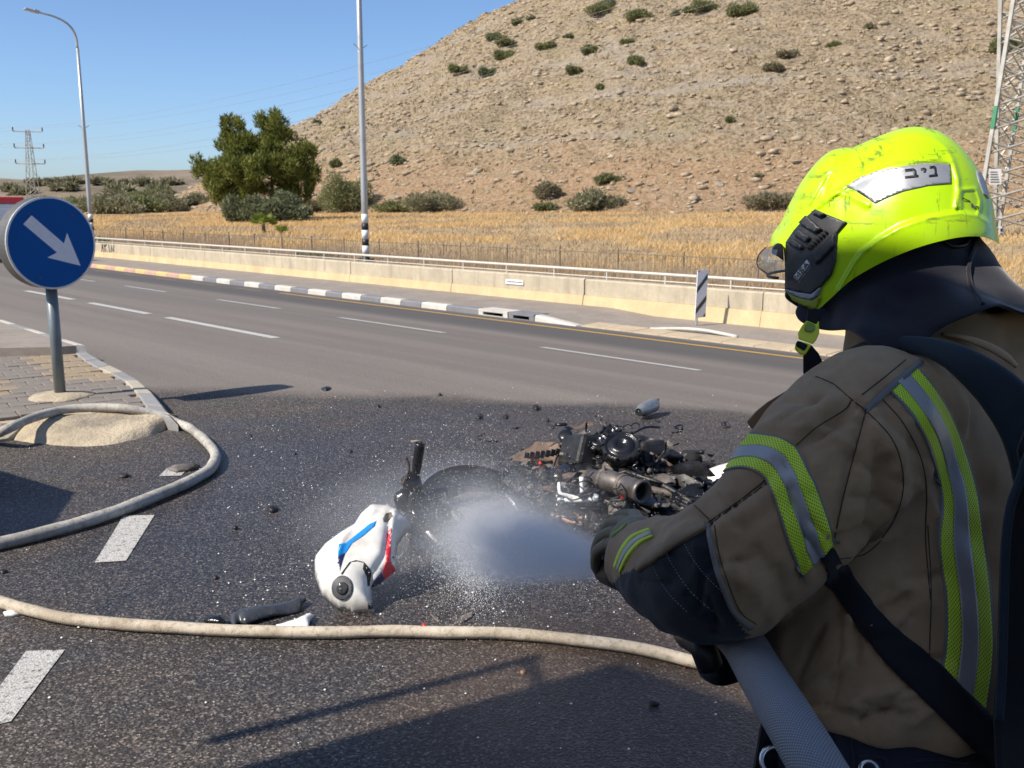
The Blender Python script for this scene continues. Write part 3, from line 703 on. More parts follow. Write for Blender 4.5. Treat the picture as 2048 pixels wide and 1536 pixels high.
for k in range(13):
    an = k * 2.4; el = .25 + 1.0 * ((k * 37) % 13) / 13; dv = Vector((math.cos(an) * math.cos(el), math.sin(an) * math.cos(el), math.sin(el))); c = tp + dv * 12 * pk
    fb = fan(c, dv, 20 * pk); fb.tube([tp, c], .015, 4); child_world(fb.build('frond', MAT['palm']), palm)
PP2 = field_hit(563, 470); pal2 = empty('palm', PP2, 0, 'single low palm frond clump right of the small fan palm', 'palm')
for k in range(4):
    dv = Vector((.4 - .2 * k, -.2, .8 - .1 * k)).normalized(); fb = fan(PP2 + dv * 8 * pk, dv, 18 * pk, 12); fb.tube([PP2, PP2 + dv * 8 * pk], .02, 4); child_world(fb.build('frond', MAT['palm']), pal2)
# dry grass
MAT['grass'] = mat_leaf('dry_grass', (.55, .35, .15), (.82, .60, .30), .45, .8, .22)
MAT['grass_grey'] = mat_leaf('grey_dry_grass', (.36, .26, .16), (.54, .42, .28), .45, .8, .22)
def grass(name, n, mat, dmin, dmax, h, w, label, thr, lean=.5, pw=1.6):
    d = dmin + (dmax - dmin) * RNG.random(n) ** pw; t_ = -40 + 165 * RNG.random(n) ** 1.15
    x = d * nx + t_ * Lx; y = d * ny + t_ * Ly
    az = x / np.maximum(y, .1); ok_ = (y > 5) & (az > -.72) & (az < .80); x, y, d = x[ok_], y[ok_], d[ok_]
    keep = np.array([mnoise.noise((a * .13, b * .13, 1.7)) + .5 * mnoise.noise((a * .45, b * .45, 7)) for a, b in zip(x, y)])
    keep = (keep > thr[0]) & (keep < thr[1]); x, y, d = x[keep], y[keep], d[keep]; n = len(x)
    z = np.array([terrain_z(a, b) for a, b in zip(x, y)])
    P = np.stack([x, y, z], 1); an = RNG.random(n) * 2 * math.pi
    sc = (1 + np.hypot(x, y) / 45)[:, None]; sd_ = np.stack([np.cos(an), np.sin(an), np.zeros(n)], 1) * w * sc
    hh = (h * RNG.uniform(.5, 1.25, n))[:, None]; ln = np.stack([RNG.normal(.12, lean, n), RNG.normal(0, lean, n), np.ones(n)], 1) * hh
    VV = np.zeros((n * 3, 3)); VV[0::3] = P - sd_; VV[1::3] = P + sd_; VV[2::3] = P + ln
    tag(link_mesh(name, np_mesh(name, VV, np.arange(n * 3).reshape(-1, 3), mat)), label, 'grass', kind='stuff')
grass('dry_grass', 360000, MAT['grass'], 17.2, 108, .24, .013, 'golden dry grass covering the field', (.0, 9))
grass('grey_grass', 150000, MAT['grass_grey'], 17.2, 108, .22, .013, 'greyish trampled dry grass patches in the field', (-9, -.05))
grass('tall_grass', 60000, MAT['grass_grey'], 17.0, 21.5, .62, .007, 'thin grey grass stalks behind the wall and around the fence', (-.6, 9), .2, 1.0)
# ================================================================ TRAFFIC ISLAND
MAT['paver_grey'] = mat_concrete('paver_grey', (.215, .188, .162), (.17, .14, .12), .3, False, 3)
MAT['paver_tan'] = mat_concrete('paver_tan', (.30, .235, .16), (.28, .21, .14), .3, False, 3)
MAT['mound'] = M('rough_concrete', (.46, .38, .265), .95, 0, .22, 3.0, bump=.8, bscale=35, bdist=.02, dirt=(.17, .145, .12), dscale=2.6, damt=.85)
MAT['kerb_grey'] = mat_concrete('kerb_grey', (.29, .285, .28), (.2, .18, .16), .4, False, 2)
MAT['kerb_cream'] = mat_concrete('kerb_cream', (.46, .41, .32), (.3, .26, .2), .4, False, 2)
ZI = .10
isl = empty('traffic_island', on_z(120, 800, 0), 0, 'paved traffic island with a rough concrete nose under the round blue sign', 'traffic island')
def ipx(pts, z): return [on_z(x, y, z) for x, y in pts]
near_poly = ipx([(-420, 860), (20, 846), (70, 840), (130, 834), (220, 829), (300, 827), (290, 810), (275, 788), (252, 763), (222, 748), (172, 725), (150, 707), (0, 709), (-420, 715)], ZI - .03)
mb = MB().prism([Vector((p.x, p.y, -.05)) for p in near_poly], (0, 0, ZI - .03 + .05)); child_world(mb.build('bed', MAT['mound'], fix=True), isl)
def inside(p, poly):
    c = False; j = len(poly) - 1
    for i in range(len(poly)):
        a, b = poly[i], poly[j]
        if (a.y > p.y) != (b.y > p.y) and p.x < (b.x - a.x) * (p.y - a.y) / (b.y - a.y) + a.x: c = not c
        j = i
    return c
ax_b = Vector((-.58, .815, 0)).normalized(); ax_a = Vector((ax_b.y, -ax_b.x, 0))
tan1 = ipx([(48, 708), (150, 705), (240, 757), (128, 762)], ZI); tan2 = ipx([(-200, 740), (0, 757), (40, 772), (0, 790), (-200, 790)], ZI)
pvm = {}
for key in ('paver_grey', 'paver_tan'):
    pvm[key] = MB().box((0, 0, -.03), (.192, .192, .06)).mesh('paver', MAT[key], bevel=.006)
org = on_z(200, 790, ZI); npav = 0
for i in range(-30, 30):
    for j in range(-8, 40):
        c = org + ax_a * (i * .2 + (.1 if j % 2 else 0)) + ax_b * (j * .2)
        if c.x < -6.2: continue
        if inside(c, near_poly) and inside(c - ax_b * .09, near_poly):
            key = 'paver_tan' if inside(c, tan1) or inside(c, tan2) else 'paver_grey'
            o = link_mesh('paver', pvm[key], isl); o.location = Vector((c.x, c.y, ZI + random.uniform(-.004, .004))) - isl.location
            o.rotation_euler = (random.gauss(0, .01), random.gauss(0, .01), math.atan2(ax_a.y, ax_a.x)); npav += 1
O = [(178, 703), (206, 718), (228, 730), (256, 744), (287, 763), (315, 787), (338, 815), (356, 838)]
I = [(150, 706), (172, 724), (196, 737), (222, 748), (250, 763), (274, 788), (290, 811), (300, 828)]
cols = ['kerb_grey', 'kerb_grey', 'kerb_cream', 'kerb_grey', 'kerb_cream', 'kerb_grey', 'kerb_grey']
for k in range(7):
    o0, o1, i0, i1 = on_z(*O[k], ZI), on_z(*O[k + 1], ZI), on_z(*I[k], ZI), on_z(*I[k + 1], ZI)
    def sh(a, b, f): return a.lerp(b, f)
    g_ = .012; o0b, o1b, i0b, i1b = sh(o0, o1, g_), sh(o0, o1, 1 - g_), sh(i0, i1, g_), sh(i0, i1, 1 - g_)
    ring = []
    for i_, o_ in ((i0b, o0b), (i1b, o1b)):
        m_ = i_.lerp(o_, .72); ring.append([Vector((i_.x, i_.y, -.05)), Vector((i_.x, i_.y, ZI + .012)), Vector((m_.x, m_.y, ZI + .008)), Vector((o_.x, o_.y, ZI - .05)), Vector((o_.x, o_.y, -.05))])
    child_world(MB().loft(ring).build('kerb_stone', MAT[cols[k]], bevel=.008, fix=True), isl)
# concrete nose, ramping down to the road
ridge = ipx([(72, 839), (130, 833), (175, 831), (220, 829), (262, 828), (300, 827), (330, 828), (350, 834)], ZI)
front = ipx([(24, 881), (60, 887), (115, 893), (170, 894), (225, 890), (285, 877), (330, 861), (358, 845)], 0)
ridge = smooth_path(ridge, 6); front = smooth_path(front, 6); rings = []
for f in np.linspace(0, 1, 12):
    R_ = []
    for a, b in zip(ridge, front):
        p = a.lerp(b, f); z = (ZI + .015) * (1 - f ** 2.3) ** .8 - .02 * f
        nn = mnoise.noise(p * 9) * .012 + mnoise.noise(p * 30) * .006
        R_.append(Vector((p.x + mnoise.noise(p * 6) * .03 * f, p.y + mnoise.noise(p * 7 + Vector((5, 0, 0))) * .04 * f, max(-.02, z + nn))))
    rings.append(R_)
child_world(MB().loft(rings, False).build('concrete_nose', MAT['mound'], smooth=True), isl)
q = [on_z(-60, 892, 0), on_z(18, 882, 0), on_z(66, 841, ZI), on_z(-10, 856, ZI)]
mb = MB().loft([[Vector((p.x, p.y, -.04)) for p in q], [Vector((q[0].x, q[0].y, .02)), Vector((q[1].x, q[1].y, .02)), Vector((q[2].x, q[2].y, ZI + .01)), Vector((q[3].x, q[3].y, ZI + .01))]])
child_world(mb.build('kerb_stone', MAT['kerb_cream'], bevel=.008, fix=True), isl)
q = [on_z(-160, 905, 0), on_z(-64, 893, 0), on_z(-14, 857, ZI), on_z(-90, 868, ZI)]
mb = MB().loft([[Vector((p.x, p.y, -.04)) for p in q], [Vector((q[0].x, q[0].y, .02)), Vector((q[1].x, q[1].y, .02)), Vector((q[2].x, q[2].y, ZI + .01)), Vector((q[3].x, q[3].y, ZI + .01))]])
child_world(mb.build('kerb_stone', MAT['kerb_grey'], bevel=.008, fix=True), isl)
# far raised half of the island
farp = ipx([(-420, 700), (0, 696), (110, 694), (152, 691), (60, 660), (0, 643), (-420, 540)], .19)
far = empty('raised_island', farp[1], 0, 'raised farther half of the traffic island with a white painted edge', 'traffic island')
mb = MB().prism([Vector((p.x, p.y, -.08)) for p in farp], (0, 0, .27)); child_world(mb.build('slab', MAT['pave'], fix=True), far)
e0, e1 = farp[3], farp[5]
for k in range(7):
    a = e0.lerp(e1, k / 6.0 * 1.3); b = e0.lerp(e1, (k + .97) / 6.0 * 1.3); out = Vector((.6, .2, 0)) * .16
    ring = [[Vector((p.x, p.y, -.2)), Vector((p.x, p.y, .196)), Vector((p.x + out.x * .8, p.y + out.y * .8, .19)), Vector((p.x + out.x, p.y + out.y, .12)), Vector((p.x + out.x, p.y + out.y, -.2))] for p in (a, b)]
    child_world(MB().loft(ring).build('kerb_stone', MAT['kerb_white'] if k % 2 == 0 else MAT['kerb_grey'], fix=True), far)
# ================================================================ BLUE SIGN
sb = on_z(121, 793, ZI)
sign = empty('arrow_sign', sb, 0, 'round blue keep-right sign with a pale diagonal arrow on a grey post', 'road sign')
MAT['sign_post'] = M('sign_post_paint', (.16, .185, .195), .45, .3, .15, 5, dirt=(.3, .27, .22), damt=.25)
MAT['sign_box'] = M('sign_box_metal', (.13, .125, .115), .5, .5, .12, 6)
t = NT('sign_blue'); t.base(t.mix(t.noise(3, 4), (.001, .078, .29), (.0015, .095, .34))); t.rough(.5); t.spec(.15); MAT['sign_blue'] = t.m
MAT['sign_arrow'] = M('sign_arrow_sheeting', (.74, .73, .75), .45, 0, .05, 20)
MAT['sign_rim'] = M('sign_rim', (.62, .61, .58), .4, .4, .08, 6)
zc = 1.30
for _ in range(30): zc += (to_px((sb.x, sb.y, zc))[1] - 486) * .003
phi = math.radians(53); nrm = Vector((math.sin(phi), -math.cos(phi), 0)); uax = Vector((math.cos(phi), math.sin(phi), 0)); SR = .372; TH_ = .16
sc_ = Vector((sb.x, sb.y, zc)); f0 = sc_ + nrm * .075
mb = MB().tube([sb - Vector((0, 0, .05)), Vector((sb.x, sb.y, zc - SR + .1))], .045, 16); child_world(mb.build('post', MAT['sign_post'], smooth=True), sign)
def disc_ring(r, off, seg=64): return [f0 + nrm * off + uax * (r * math.cos(2 * math.pi * k / seg)) + Vector((0, 0, r * math.sin(2 * math.pi * k / seg))) for k in range(seg)]
mb = MB().loft([disc_ring(SR - .01, -TH_), disc_ring(SR, -TH_ + .01), disc_ring(SR, -.006), disc_ring(SR - .004, -.001)]); sbx = child_world(mb.build('sign_box', MAT['sign_box'], smooth=False, fix=True), sign)
mb = MB().loft([disc_ring(SR + .003, -.012), disc_ring(SR + .003, .003), disc_ring(SR - .012, .004), disc_ring(SR - .012, -.003)], True, False); child_world(mb.build('rim', MAT['sign_rim'], fix=True), sign)
mb = MB().sheet(disc_ring(SR - .011, .0015)); child_world(mb.build('sign_face', MAT['sign_blue'], fix=False), sign)
ap = [(178, 145), (333, 303), (354, 244), (413, 433), (240, 378), (292, 352), (133, 192)]
def onface(X, Y, off): return f0 + nrm * off + uax * ((X - 272) / 231 * SR) + Vector((0, 0, -(Y - 300) / 255 * SR))
mb = MB(); P = [onface(X, Y, .0035) for X, Y in ap]; mb.add(P, [(0, 1, 5, 6), (1, 2, 3), (1, 3, 5), (5, 3, 4)]); child_world(mb.build('arrow', MAT['sign_arrow'], fix=True), sign)
for X, Y in ((167, 138), (390, 148), (193, 487), (418, 478)):
    mb = MB().lathe([(.008, 0), (.008, .004), (.004, .006)], onface(X, Y, .001), nrm, 10); child_world(mb.build('bolt', MAT['sign_box'], fix=True), sign)
mb = MB(); rings = []
for r_, z_ in ((.27, -.01), (.24, .012), (.17, .028), (.08, .038), (.03, .04)):
    rings.append([sb + Vector((r_ * math.cos(a) * (1 + .08 * math.sin(3 * a)), r_ * math.sin(a) * (1 + .06 * math.cos(2 * a)), z_)) for a in np.linspace(0, 2 * math.pi, 28)[:-1]])
child_world(mb.loft(rings).build('footing', MAT['mound'], smooth=True, fix=True), sign)
# ================================================================ LAMP POSTS
def lamp_post(px, py, stripes, Htop, label):
    u = t_of_x(px, 17.15, .0); b = G(17.15, u, -.1); e = empty('lamp_post', b, 0, label, 'lamp post', 'lamp posts behind the wall')
    k = to_px(b)[2] / FPX
    mb = MB().tube([b + Vector((0, 0, z)) for z in (.1, 2.2, Htop * .5, Htop - 1.2)], [.10, .098, .085, .06], 14); child_world(mb.build('pole', MAT['steel'], smooth=True), e)
    def zpx(y):
        lo, hi = -1.0, 16.0
        for _ in range(50):
            m = (lo + hi) / 2
            if to_px((b.x, b.y, m))[1] > y: lo = m
            else: hi = m
        return m
    for (y0, y1, key) in stripes:
        z0, z1 = zpx(y0), zpx(y1); mb = MB().tube([Vector((b.x, b.y, z0)), Vector((b.x, b.y, z1))], .104, 14); child_world(mb.build('painted_band', MAT['white_gloss'] if key == 'w' else MAT['black_paint'], smooth=True), e)
    mb = MB().box(b + Vector((0, 0, .08)), (.5, .5, .05)).tube([b + Vector((0, 0, .1)), b + Vector((0, 0, .24))], [.17, .108], 12); child_world(mb.build('base_plate', MAT['black_paint']), e)
    for sx, sy in ((1, 1), (-1, 1), (1, -1), (-1, -1)):
        mb = MB().tube([b + Vector((sx * .19, sy * .19, .1)), b + Vector((sx * .19, sy * .19, .2))], .025, 6); child_world(mb.build('anchor_bolt', MAT['black_paint']), e)
    top = b + Vector((0, 0, Htop - 1.2)); av = Vector((-nx, -ny, 0)); arm = [top, top + Vector((0, 0, .55)) + av * .05, top + Vector((0, 0, .95)) + av * .3, top + Vector((0, 0, 1.2)) + av * .8, top + Vector((0, 0, 1.32)) + av * 1.5]
    mb = MB().tube(smooth_path(arm, 5), [.06 - .025 * q / 20 for q in range(21)], 8); child_world(mb.build('arm', MAT['steel'], smooth=True), e)
    c = arm[-1] + av * .28 + Vector((0, 0, .03)); R_ = Matrix.Rotation(math.atan2(av.y, av.x), 3, 'Z') @ Matrix.Rotation(-.16, 3, 'Y')
    mb = MB().box(c, (.62, .26, .07), R_).box(c + R_ @ Vector((-.18, 0, .06)), (.22, .12, .06), R_); child_world(mb.build('lamp_head', MAT['steel'], bevel=.015), e)
    mb = MB().box(c + R_ @ Vector((.08, 0, -.04)), (.36, .2, .014), R_); child_world(mb.build('lens', MAT['white_gloss']), e)
    zb_ = zpx(100 if px > 500 else 258)
    for s_ in (-1, 1):
        mb = MB().tube([Vector((b.x, b.y, zb_)), Vector((b.x + s_ * .24 * nx, b.y + s_ * .24 * ny, zb_ + .16))], .012, 5); child_world(mb.build('banner_bracket', MAT['steel']), e)
    return e
lamp_post(732, 522, [(509, 491, 'w'), (491, 478, 'b'), (478, 460, 'w'), (460, 446, 'b'), (446, 428, 'w')], 11.6, 'tall grey lamp post with black and white foot rising past the pine')
lamp_post(185, 478, [(473, 461, 'w'), (461, 453, 'b'), (453, 445, 'w'), (445, 438, 'b'), (438, 428, 'w')], 9.75, 'curved-arm lamp post with black and white foot behind the blue sign')
# ================================================================ PYLONS AND WIRES
MAT['lattice'] = M('lattice_steel', (.40, .385, .345), .6, .3, .15, 2, dirt=(.22, .19, .15), damt=.4)
MAT['insul'] = M('insulator', (.05, .04, .04), .3)
MAT['wire'] = M('cable', (.34, .34, .34), .5, .4)
D0 = 150.0; pb = at_depth(68, 408, D0); pb = Vector((pb.x, pb.y, terrain_z(pb.x, pb.y) - .3)); kp = D0 / FPX
pyl = empty('power_pylon', pb, 0, 'slim lattice power pylon with three crossarms in the far distance', 'pylon')
ztop = at_depth(60, 262, D0).z
hw0, hw1 = .85, .22; legs = []
def pyl_pt(sx, sy, f): w = hw0 + (hw1 - hw0) * f; return Vector((pb.x + sx * w, pb.y + sy * w, pb.z + (ztop - pb.z) * f))
for sx, sy in ((1, 1), (-1, 1), (1, -1), (-1, -1)): child_world(MB().tube([pyl_pt(sx, sy, 0), pyl_pt(sx, sy, 1)], .06, 4).build('leg', MAT['lattice']), pyl)
mb = MB(); nb_ = 13
for k in range(nb_):
    a, b = k / nb_, (k + 1) / nb_; s = 1 if k % 2 else -1
    for (p, q_) in (((-s, -1), (s, -1)), ((-s, 1), (s, 1)), ((1, -s), (1, s)), ((-1, -s), (-1, s))): mb.tube([pyl_pt(*p, a), pyl_pt(*q_, b)], .035, 4)
o = child_world(mb.build('bracing', MAT['lattice']), pyl); o['kind'] = 'stuff'
arm_ends = []
for y in (265, 297, 328):
    zc_ = at_depth(62, y, D0).z; cc = Vector((pb.x, pb.y, zc_)); av = Vector((.97, .25, 0)) * 2.05
    child_world(MB().tube([cc - av, cc + av], .075, 4).build('crossarm', MAT['lattice']), pyl)
    for s in (-1, 1):
        e_ = cc + av * s; child_world(MB().lathe([(.05, 0), (.13, .1), (.06, .2), (.14, .3), (.06, .4), (.12, .5), (.03, .58)], e_ + Vector((0, 0, .06)), (0, 0, 1), 8).build('insulator', MAT['insul']), pyl); arm_ends.append(e_ + Vector((0, 0, .64)))
def on_y(x, y, Y): r = ray(x, y); return CAM + r * (Y / r.y)
TY = 45.0
A0, A1 = on_y(1962, 400, TY), on_y(2027, 0, TY); B0, B1 = on_y(1993, 490, TY + 1.9), on_y(2048, 130, TY + 1.9)
def legp(P0, P1, z): f = (z - P0.z) / (P1.z - P0.z); return P0.lerp(P1, f)
zt_, zb_ = 17.5, field_z(44) - .2
la = lambda z: legp(A0, A1, z); lb = lambda z: legp(B0, B1, z)
xc = la(zt_).x + .55
lc = lambda z: Vector((2 * xc - la(z).x, la(z).y, z)); ld = lambda z: Vector((2 * xc - lb(z).x, lb(z).y, z))
base_t = la(zb_)
tw = empty('lattice_tower', (xc, TY + 1, zb_), 0, 'big lattice steel tower with green painted bands beside the helmet', 'tower')
MAT['green_paint'] = M('green_paint', (.04, .20, .10), .6, 0, .15, 5)
for fn in (la, lb, lc, ld): child_world(MB().tube([fn(zb_), fn(zt_)], .11, 4).build('leg', MAT['lattice']), tw)
z = zb_ + .4
while z < zt_ - 1:
    for k, (f1, f2) in enumerate(((la, lb), (lc, ld), (la, lc), (lb, ld))):
        for s in (0, 1):
            a, b = (f1, f2) if s else (f2, f1); off = .45 * s + .2 * (k % 2)
            child_world(MB().tube([a(z + off), b(z + .95 + off)], .036 if k < 2 else .05, 4).build('brace', MAT['lattice']), tw)
    z += 1.05
for fn, (y0, y1) in ((la, (212, 258)), (lb, (208, 256))):
    p0 = on_y(2000, y1, TY).z; p1 = on_y(2000, y0, TY).z; child_world(MB().tube([fn(p0), fn(p1)], .122, 4).build('green_band', MAT['green_paint']), tw)
def plate(px0, py0, px1, py1, Y, name, mat):
    a, b, c_, d_ = on_y(px0, py1, Y), on_y(px1, py1, Y), on_y(px1, py0, Y), on_y(px0, py0, Y); return child_world(MB().prism([a, b, c_, d_], (0, .02, 0)).build(name, mat, fix=True), tw)
plate(1978, 338, 2003, 369, TY - .16, 'notice_plate', MAT['white_gloss'])
for k in range(5):
    plate(1981, 343 + k * 5, 1995 + (k * 7) % 6, 345 + k * 5, TY - .17, 'notice_line', MAT['sign_box'])
plate(1998, 452, 2008, 492, TY + 1.6, 'number_plate', MAT['white_gloss'])
for k in range(4): plate(2001, 457 + k * 9, 2005, 463 + k * 9, TY + 1.58, 'number_mark', MAT['black_paint'])
for i, e_ in enumerate(arm_ends):
    lvl = i // 2; s = i % 2; end = Vector((xc + (-1.6 if s == 0 else 1.6), TY + 1, 16.3 - lvl * 1.25)); pts = []
    for k in range(25):
        f = k / 24; p = e_.lerp(end, f); p.z -= 4 * 2.6 * f * (1 - f); pts.append(p)
    tag(MB().tube(pts, .011, 4).build('power_cable', MAT['wire']), 'thin overhead power cable strung from far pylon to lattice tower', 'cable', 'overhead power cables')
    pts = []; end2 = e_ + Vector((-70, 40, 2))
    for k in range(9): f = k / 8; p = e_.lerp(end2, f); p.z -= 4 * 1.2 * f * (1 - f); pts.append(p)
    tag(MB().tube(pts, .014, 4).build('power_cable', MAT['wire']), 'thin overhead power cable leading on beyond the far pylon', 'cable', 'overhead power cables')
# ================================================================ HAZARD BOARD
hp = on_d(1392, 660, 15.6); hp = Vector((hp.x, hp.y, kz - .1)); hz = empty('hazard_board', hp, 0, 'upright black and white diagonal striped board before the wall', 'road sign')
ph = math.radians(38); hn = Vector((math.sin(ph), -math.cos(ph), 0)); hu = Vector((math.cos(ph), math.sin(ph), 0)); hv = (Vector((0, 0, 1)) + hu * .04).normalized()
HW_, HT_ = .30, .80; 
zlo = on_d(1392, 635, 15.6).z; zhi = on_d(1392, 540, 15.6).z; HT_ = zhi - zlo; cb = Vector((hp.x, hp.y, zlo)) + hu * .06
def hb(u, v, off=0.0): return cb + hu * (u * HW_) + hv * (v * HT_) + hn * off
child_world(MB().tube([hp, hp + Vector((0, 0, zhi - hp.z - .08))], .028, 8).build('post', MAT['steel']), hz)
mb = MB().prism([hb(-.5, 0, .03), hb(.5, 0, .03), hb(.5, 1, .03), hb(-.5, 1, .03)], hn * .014); child_world(mb.build('board', MAT['sign_arrow'], fix=True), hz)
for poly in ([(-.5, 1), (-.5, .95), (-.22, 1)], [(.5, .93), (-.5, .63), (-.5, .51), (.5, .82)], [(.5, .47), (-.5, .19), (-.5, .07), (.5, .35)], [(.22, 0), (.5, 0), (.5, .10)]):
    poly = [(max(-.49, min(.49, a)), max(.008, min(.992, b))) for a, b in poly]
    child_world(MB().sheet([hb(a, b, .0465) for a, b in poly]).build('stripe', MAT['black_paint'], fix=False), hz)
# ================================================================ VEHICLES
MAT['tyre'] = M('tyre_rubber', (.016, .016, .017), .8, 0, .2, 12)
MAT['glass_dark'] = M('dark_glass', (.02, .024, .028), .08, 0, .1, 2)
MAT['red_paint'] = M('red_vehicle_paint', (.42, .03, .025), .3, 0, .08, 2, coat=.5)
MAT['van_white'] = M('white_vehicle_paint', (.70, .69, .67), .35, 0, .06, 2, coat=.3, dirt=(.45, .4, .34), damt=.25)
MAT['chrome'] = M('chrome', (.6, .6, .6), .2, 1.0, .05)
MAT['grey_plastic'] = M('grey_plastic', (.07, .073, .08), .5, 0, .12, 8)
MAT['amber'] = M('amber_lens', (.8, .16, .02), .25)
def wheel(mb_par, c, axis, r, w, name='wheel'):
    ax = Vector(axis).normalized(); o = MB().lathe([(r * .62, -w / 2), (r * .93, -w / 2), (r, -w * .3), (r, w * .3), (r * .93, w / 2), (r * .62, w / 2), (r * .62, -w / 2)], c, ax, 24, False).build(name, MAT['tyre'], mb_par, True, fix=True)
    MB().lathe([(.01, -w * .35), (r * .3, -w * .38), (r * .63, -w * .25), (r * .63, w * .25), (r * .3, w * .38), (.01, w * .35)], c, ax, 16).build('rim', MAT['chrome'], o, True, fix=True)
    return o
vb = gp(18, 520); vt = dt_of(vb)[1]
van = empty('minibus', G(11.7, 40.3 + 2.65), ROADANG, 'white minibus with a red roof partly hidden behind the blue sign', 'minibus')
mb = MB(); prof = [(2.6, .45), (2.65, 1.05), (2.35, 1.35), (1.75, 2.15), (-2.6, 2.2), (-2.65, .45)]
mb.loft([[Vector((x, s * .98 * (1 - .05 * max(0, z - 1.2)), z)) for x, z in prof] for s in (-1, 1)]); mb.build('body', MAT['van_white'], van, bevel=.05, fix=True)
mb = MB(); mb.loft([[Vector((x, s * .99, z)) for x, z in ((1.78, 2.16), (1.55, 2.42), (-2.5, 2.46), (-2.62, 2.2))] for s in (-1, 1)]); mb.build('roof', MAT['red_paint'], van, bevel=.04, fix=True)
mb = MB().loft([[Vector((2.40, s * .80, 1.38)), Vector((1.83, s * .78, 2.10))] for s in (-1, 1)], False); o = mb.build('windscreen', MAT['glass_dark'], van); o.location.x = .03
for s in (-1, 1):
    for k in range(3): MB().box((1.1 - k * 1.25, s * .955, 1.7), (1.05, .03, .55)).build('window', MAT['glass_dark'], van)
    MB().box((2.63, s * .7, .92), (.06, .34, .18)).build('headlight', MAT['white_gloss'], van, bevel=.01)
    MB().box((0, s * .985, 1.12), (5.0, .012, .16)).build('side_stripe', MAT['red_paint'], van)
    for x in (1.7, -1.6): wheel(van, Vector((x, s * .85, .36)), (0, 1, 0), .36, .22)
MB().box((2.68, 0, .55), (.1, 1.8, .22)).build('bumper', MAT['grey_plastic'], van, bevel=.02)
MB().box((-2.66, 0, 1.75), (.03, 1.5, .55)).build('rear_window', MAT['sign_arrow'], van, bevel=.01)
MB().box((-2.66, 0, 1.1), (.03, 1.84, .12)).build('rear_stripe', MAT['red_paint'], van)
# parked motorcycle at the far roadside
tmo = t_of_x(1598, 11.4, .3)
mo = empty('parked_motorcycle', G(11.4, tmo - .62), ROADANG, 'grey and white touring motorcycle parked by the wall behind the helmet strap', 'motorcycle')
for x in (.72, -.72):
    w_ = wheel(mo, Vector((x, 0, .31)), (0, 1, 0), .31, .14)
mb = MB(); rings = []
for x, z0, z1, w in ((.62, .42, .62, .05), (.5, .40, .95, .2), (.3, .38, 1.0, .24), (0, .36, .92, .2), (-.3, .42, .82, .2), (-.7, .55, .86, .16), (-.98, .66, .8, .08)):
    rings.append([Vector((x, w * math.cos(a), (z0 + z1) / 2 + (z1 - z0) / 2 * math.sin(a))) for a in np.linspace(0, 2 * math.pi, 17)[:-1]])
mb.loft(rings).build('body', MAT['van_white'], mo, True)
mb = MB(); rings = []
for x, w, z in ((.98, .1, .62), (.86, .17, .74), (.66, .2, .84), (.5, .19, .9)): rings.append([Vector((x - .12, w * math.cos(a) * 1.1, z + .17 * math.sin(a))) for a in np.linspace(0, 2 * math.pi, 17)[:-1]])
mb.loft(rings).build('front_fairing', MAT['grey_plastic'], mo, True)
MB().loft([[Vector((.70, y, .98)), Vector((.50, y * .8, 1.32))] for y in (-.2, -.1, .1, .2)], False).build('windshield', MAT['glass_dark'], mo)
mb = MB().loft([[Vector((.72 + .34 * math.cos(a), y, .31 + .34 * math.sin(a))) for a in np.linspace(.5, 2.6, 10)] for y in (-.085, .085)], False); mb.build('mudguard', MAT['grey_plastic'], mo, True)
for s in (-1, 1):
    MB().tube([Vector((.62, s * .09, .9)), Vector((.72, s * .09, .31))], .026, 8).build('fork_leg', MAT['chrome'], mo)
    h_ = MB().tube([Vector((.46, s * .08, 1.0)), Vector((.42, s * .3, 1.05)), Vector((.34, s * .42, 1.03))], .016, 8).build('handlebar', MAT['grey_plastic'], mo)
    MB().box((.52, s * .34, 1.18), (.06, .2, .12)).tube([Vector((.44, s * .28, 1.05)), Vector((.52, s * .32, 1.15))], .01, 5).build('mirror', MAT['grey_plastic'], mo, bevel=.02)
    MB().box((.80, s * .24, .86), (.12, .08, .06)).build('indicator', MAT['amber'], mo, bevel=.012)
    MB().box((-.7, s * .3, .62), (.55, .2, .36)).build('pannier', MAT['grey_plastic'], mo, bevel=.04)
MB().box((-.25, 0, .88), (.75, .3, .1), Matrix.Rotation(.1, 3, 'Y')).build('seat', MAT['tyre'], mo, bevel=.03)
# ---- fire engine standing left of and behind the camera (its shadow falls into the picture)
HTK = 4.1
cs = on_z(1235, 1322, 0); cor = Vector((cs.x, cs.y)) - SUN_H * (SUN_M * HTK)
r1, r2 = on_z(1302, 1332, 0), on_z(1512, 1401, 0); ed = (Vector((r2.x, r2.y)) - Vector((r1.x, r1.y))).normalized()   # run of the roof edge
# local frame: +x = forward (-ed), right-hand side of the engine towards the camera
fwd = -ed; trk = empty('fire_engine', (cor.x, cor.y, 0), math.atan2(fwd.y, fwd.x), 'unseen fire engine beside the photographer, made white to reflect light, with a red band', 'truck')
def tb(name, x0, x1, y0, y1, z0, z1, mat, bevel=0.0, par=trk): return MB().box(((x0 + x1) / 2, (y0 + y1) / 2, (z0 + z1) / 2), (x1 - x0, y1 - y0, z1 - z0)).build(name, mat, par, bevel=bevel)
sgn = 1.0   # body lies on the sunward side
tb('crew_body', -4.7, 0, 0, 2.3, .55, 3.0, MAT['van_white'], .04); tb('roof_deck', -4.6, 0, .0, 2.3, 3.0, HTK, MAT['van_white'], .03)  # body made white as a reflector, to lift the shaded jacket
tb('chassis', -4.8, .1, .3, 2.0, .35, .56, MAT['tyre']); tb('red_band', -4.69, -.01, -.008, .01, 1.35, 1.65, MAT['red_paint'])
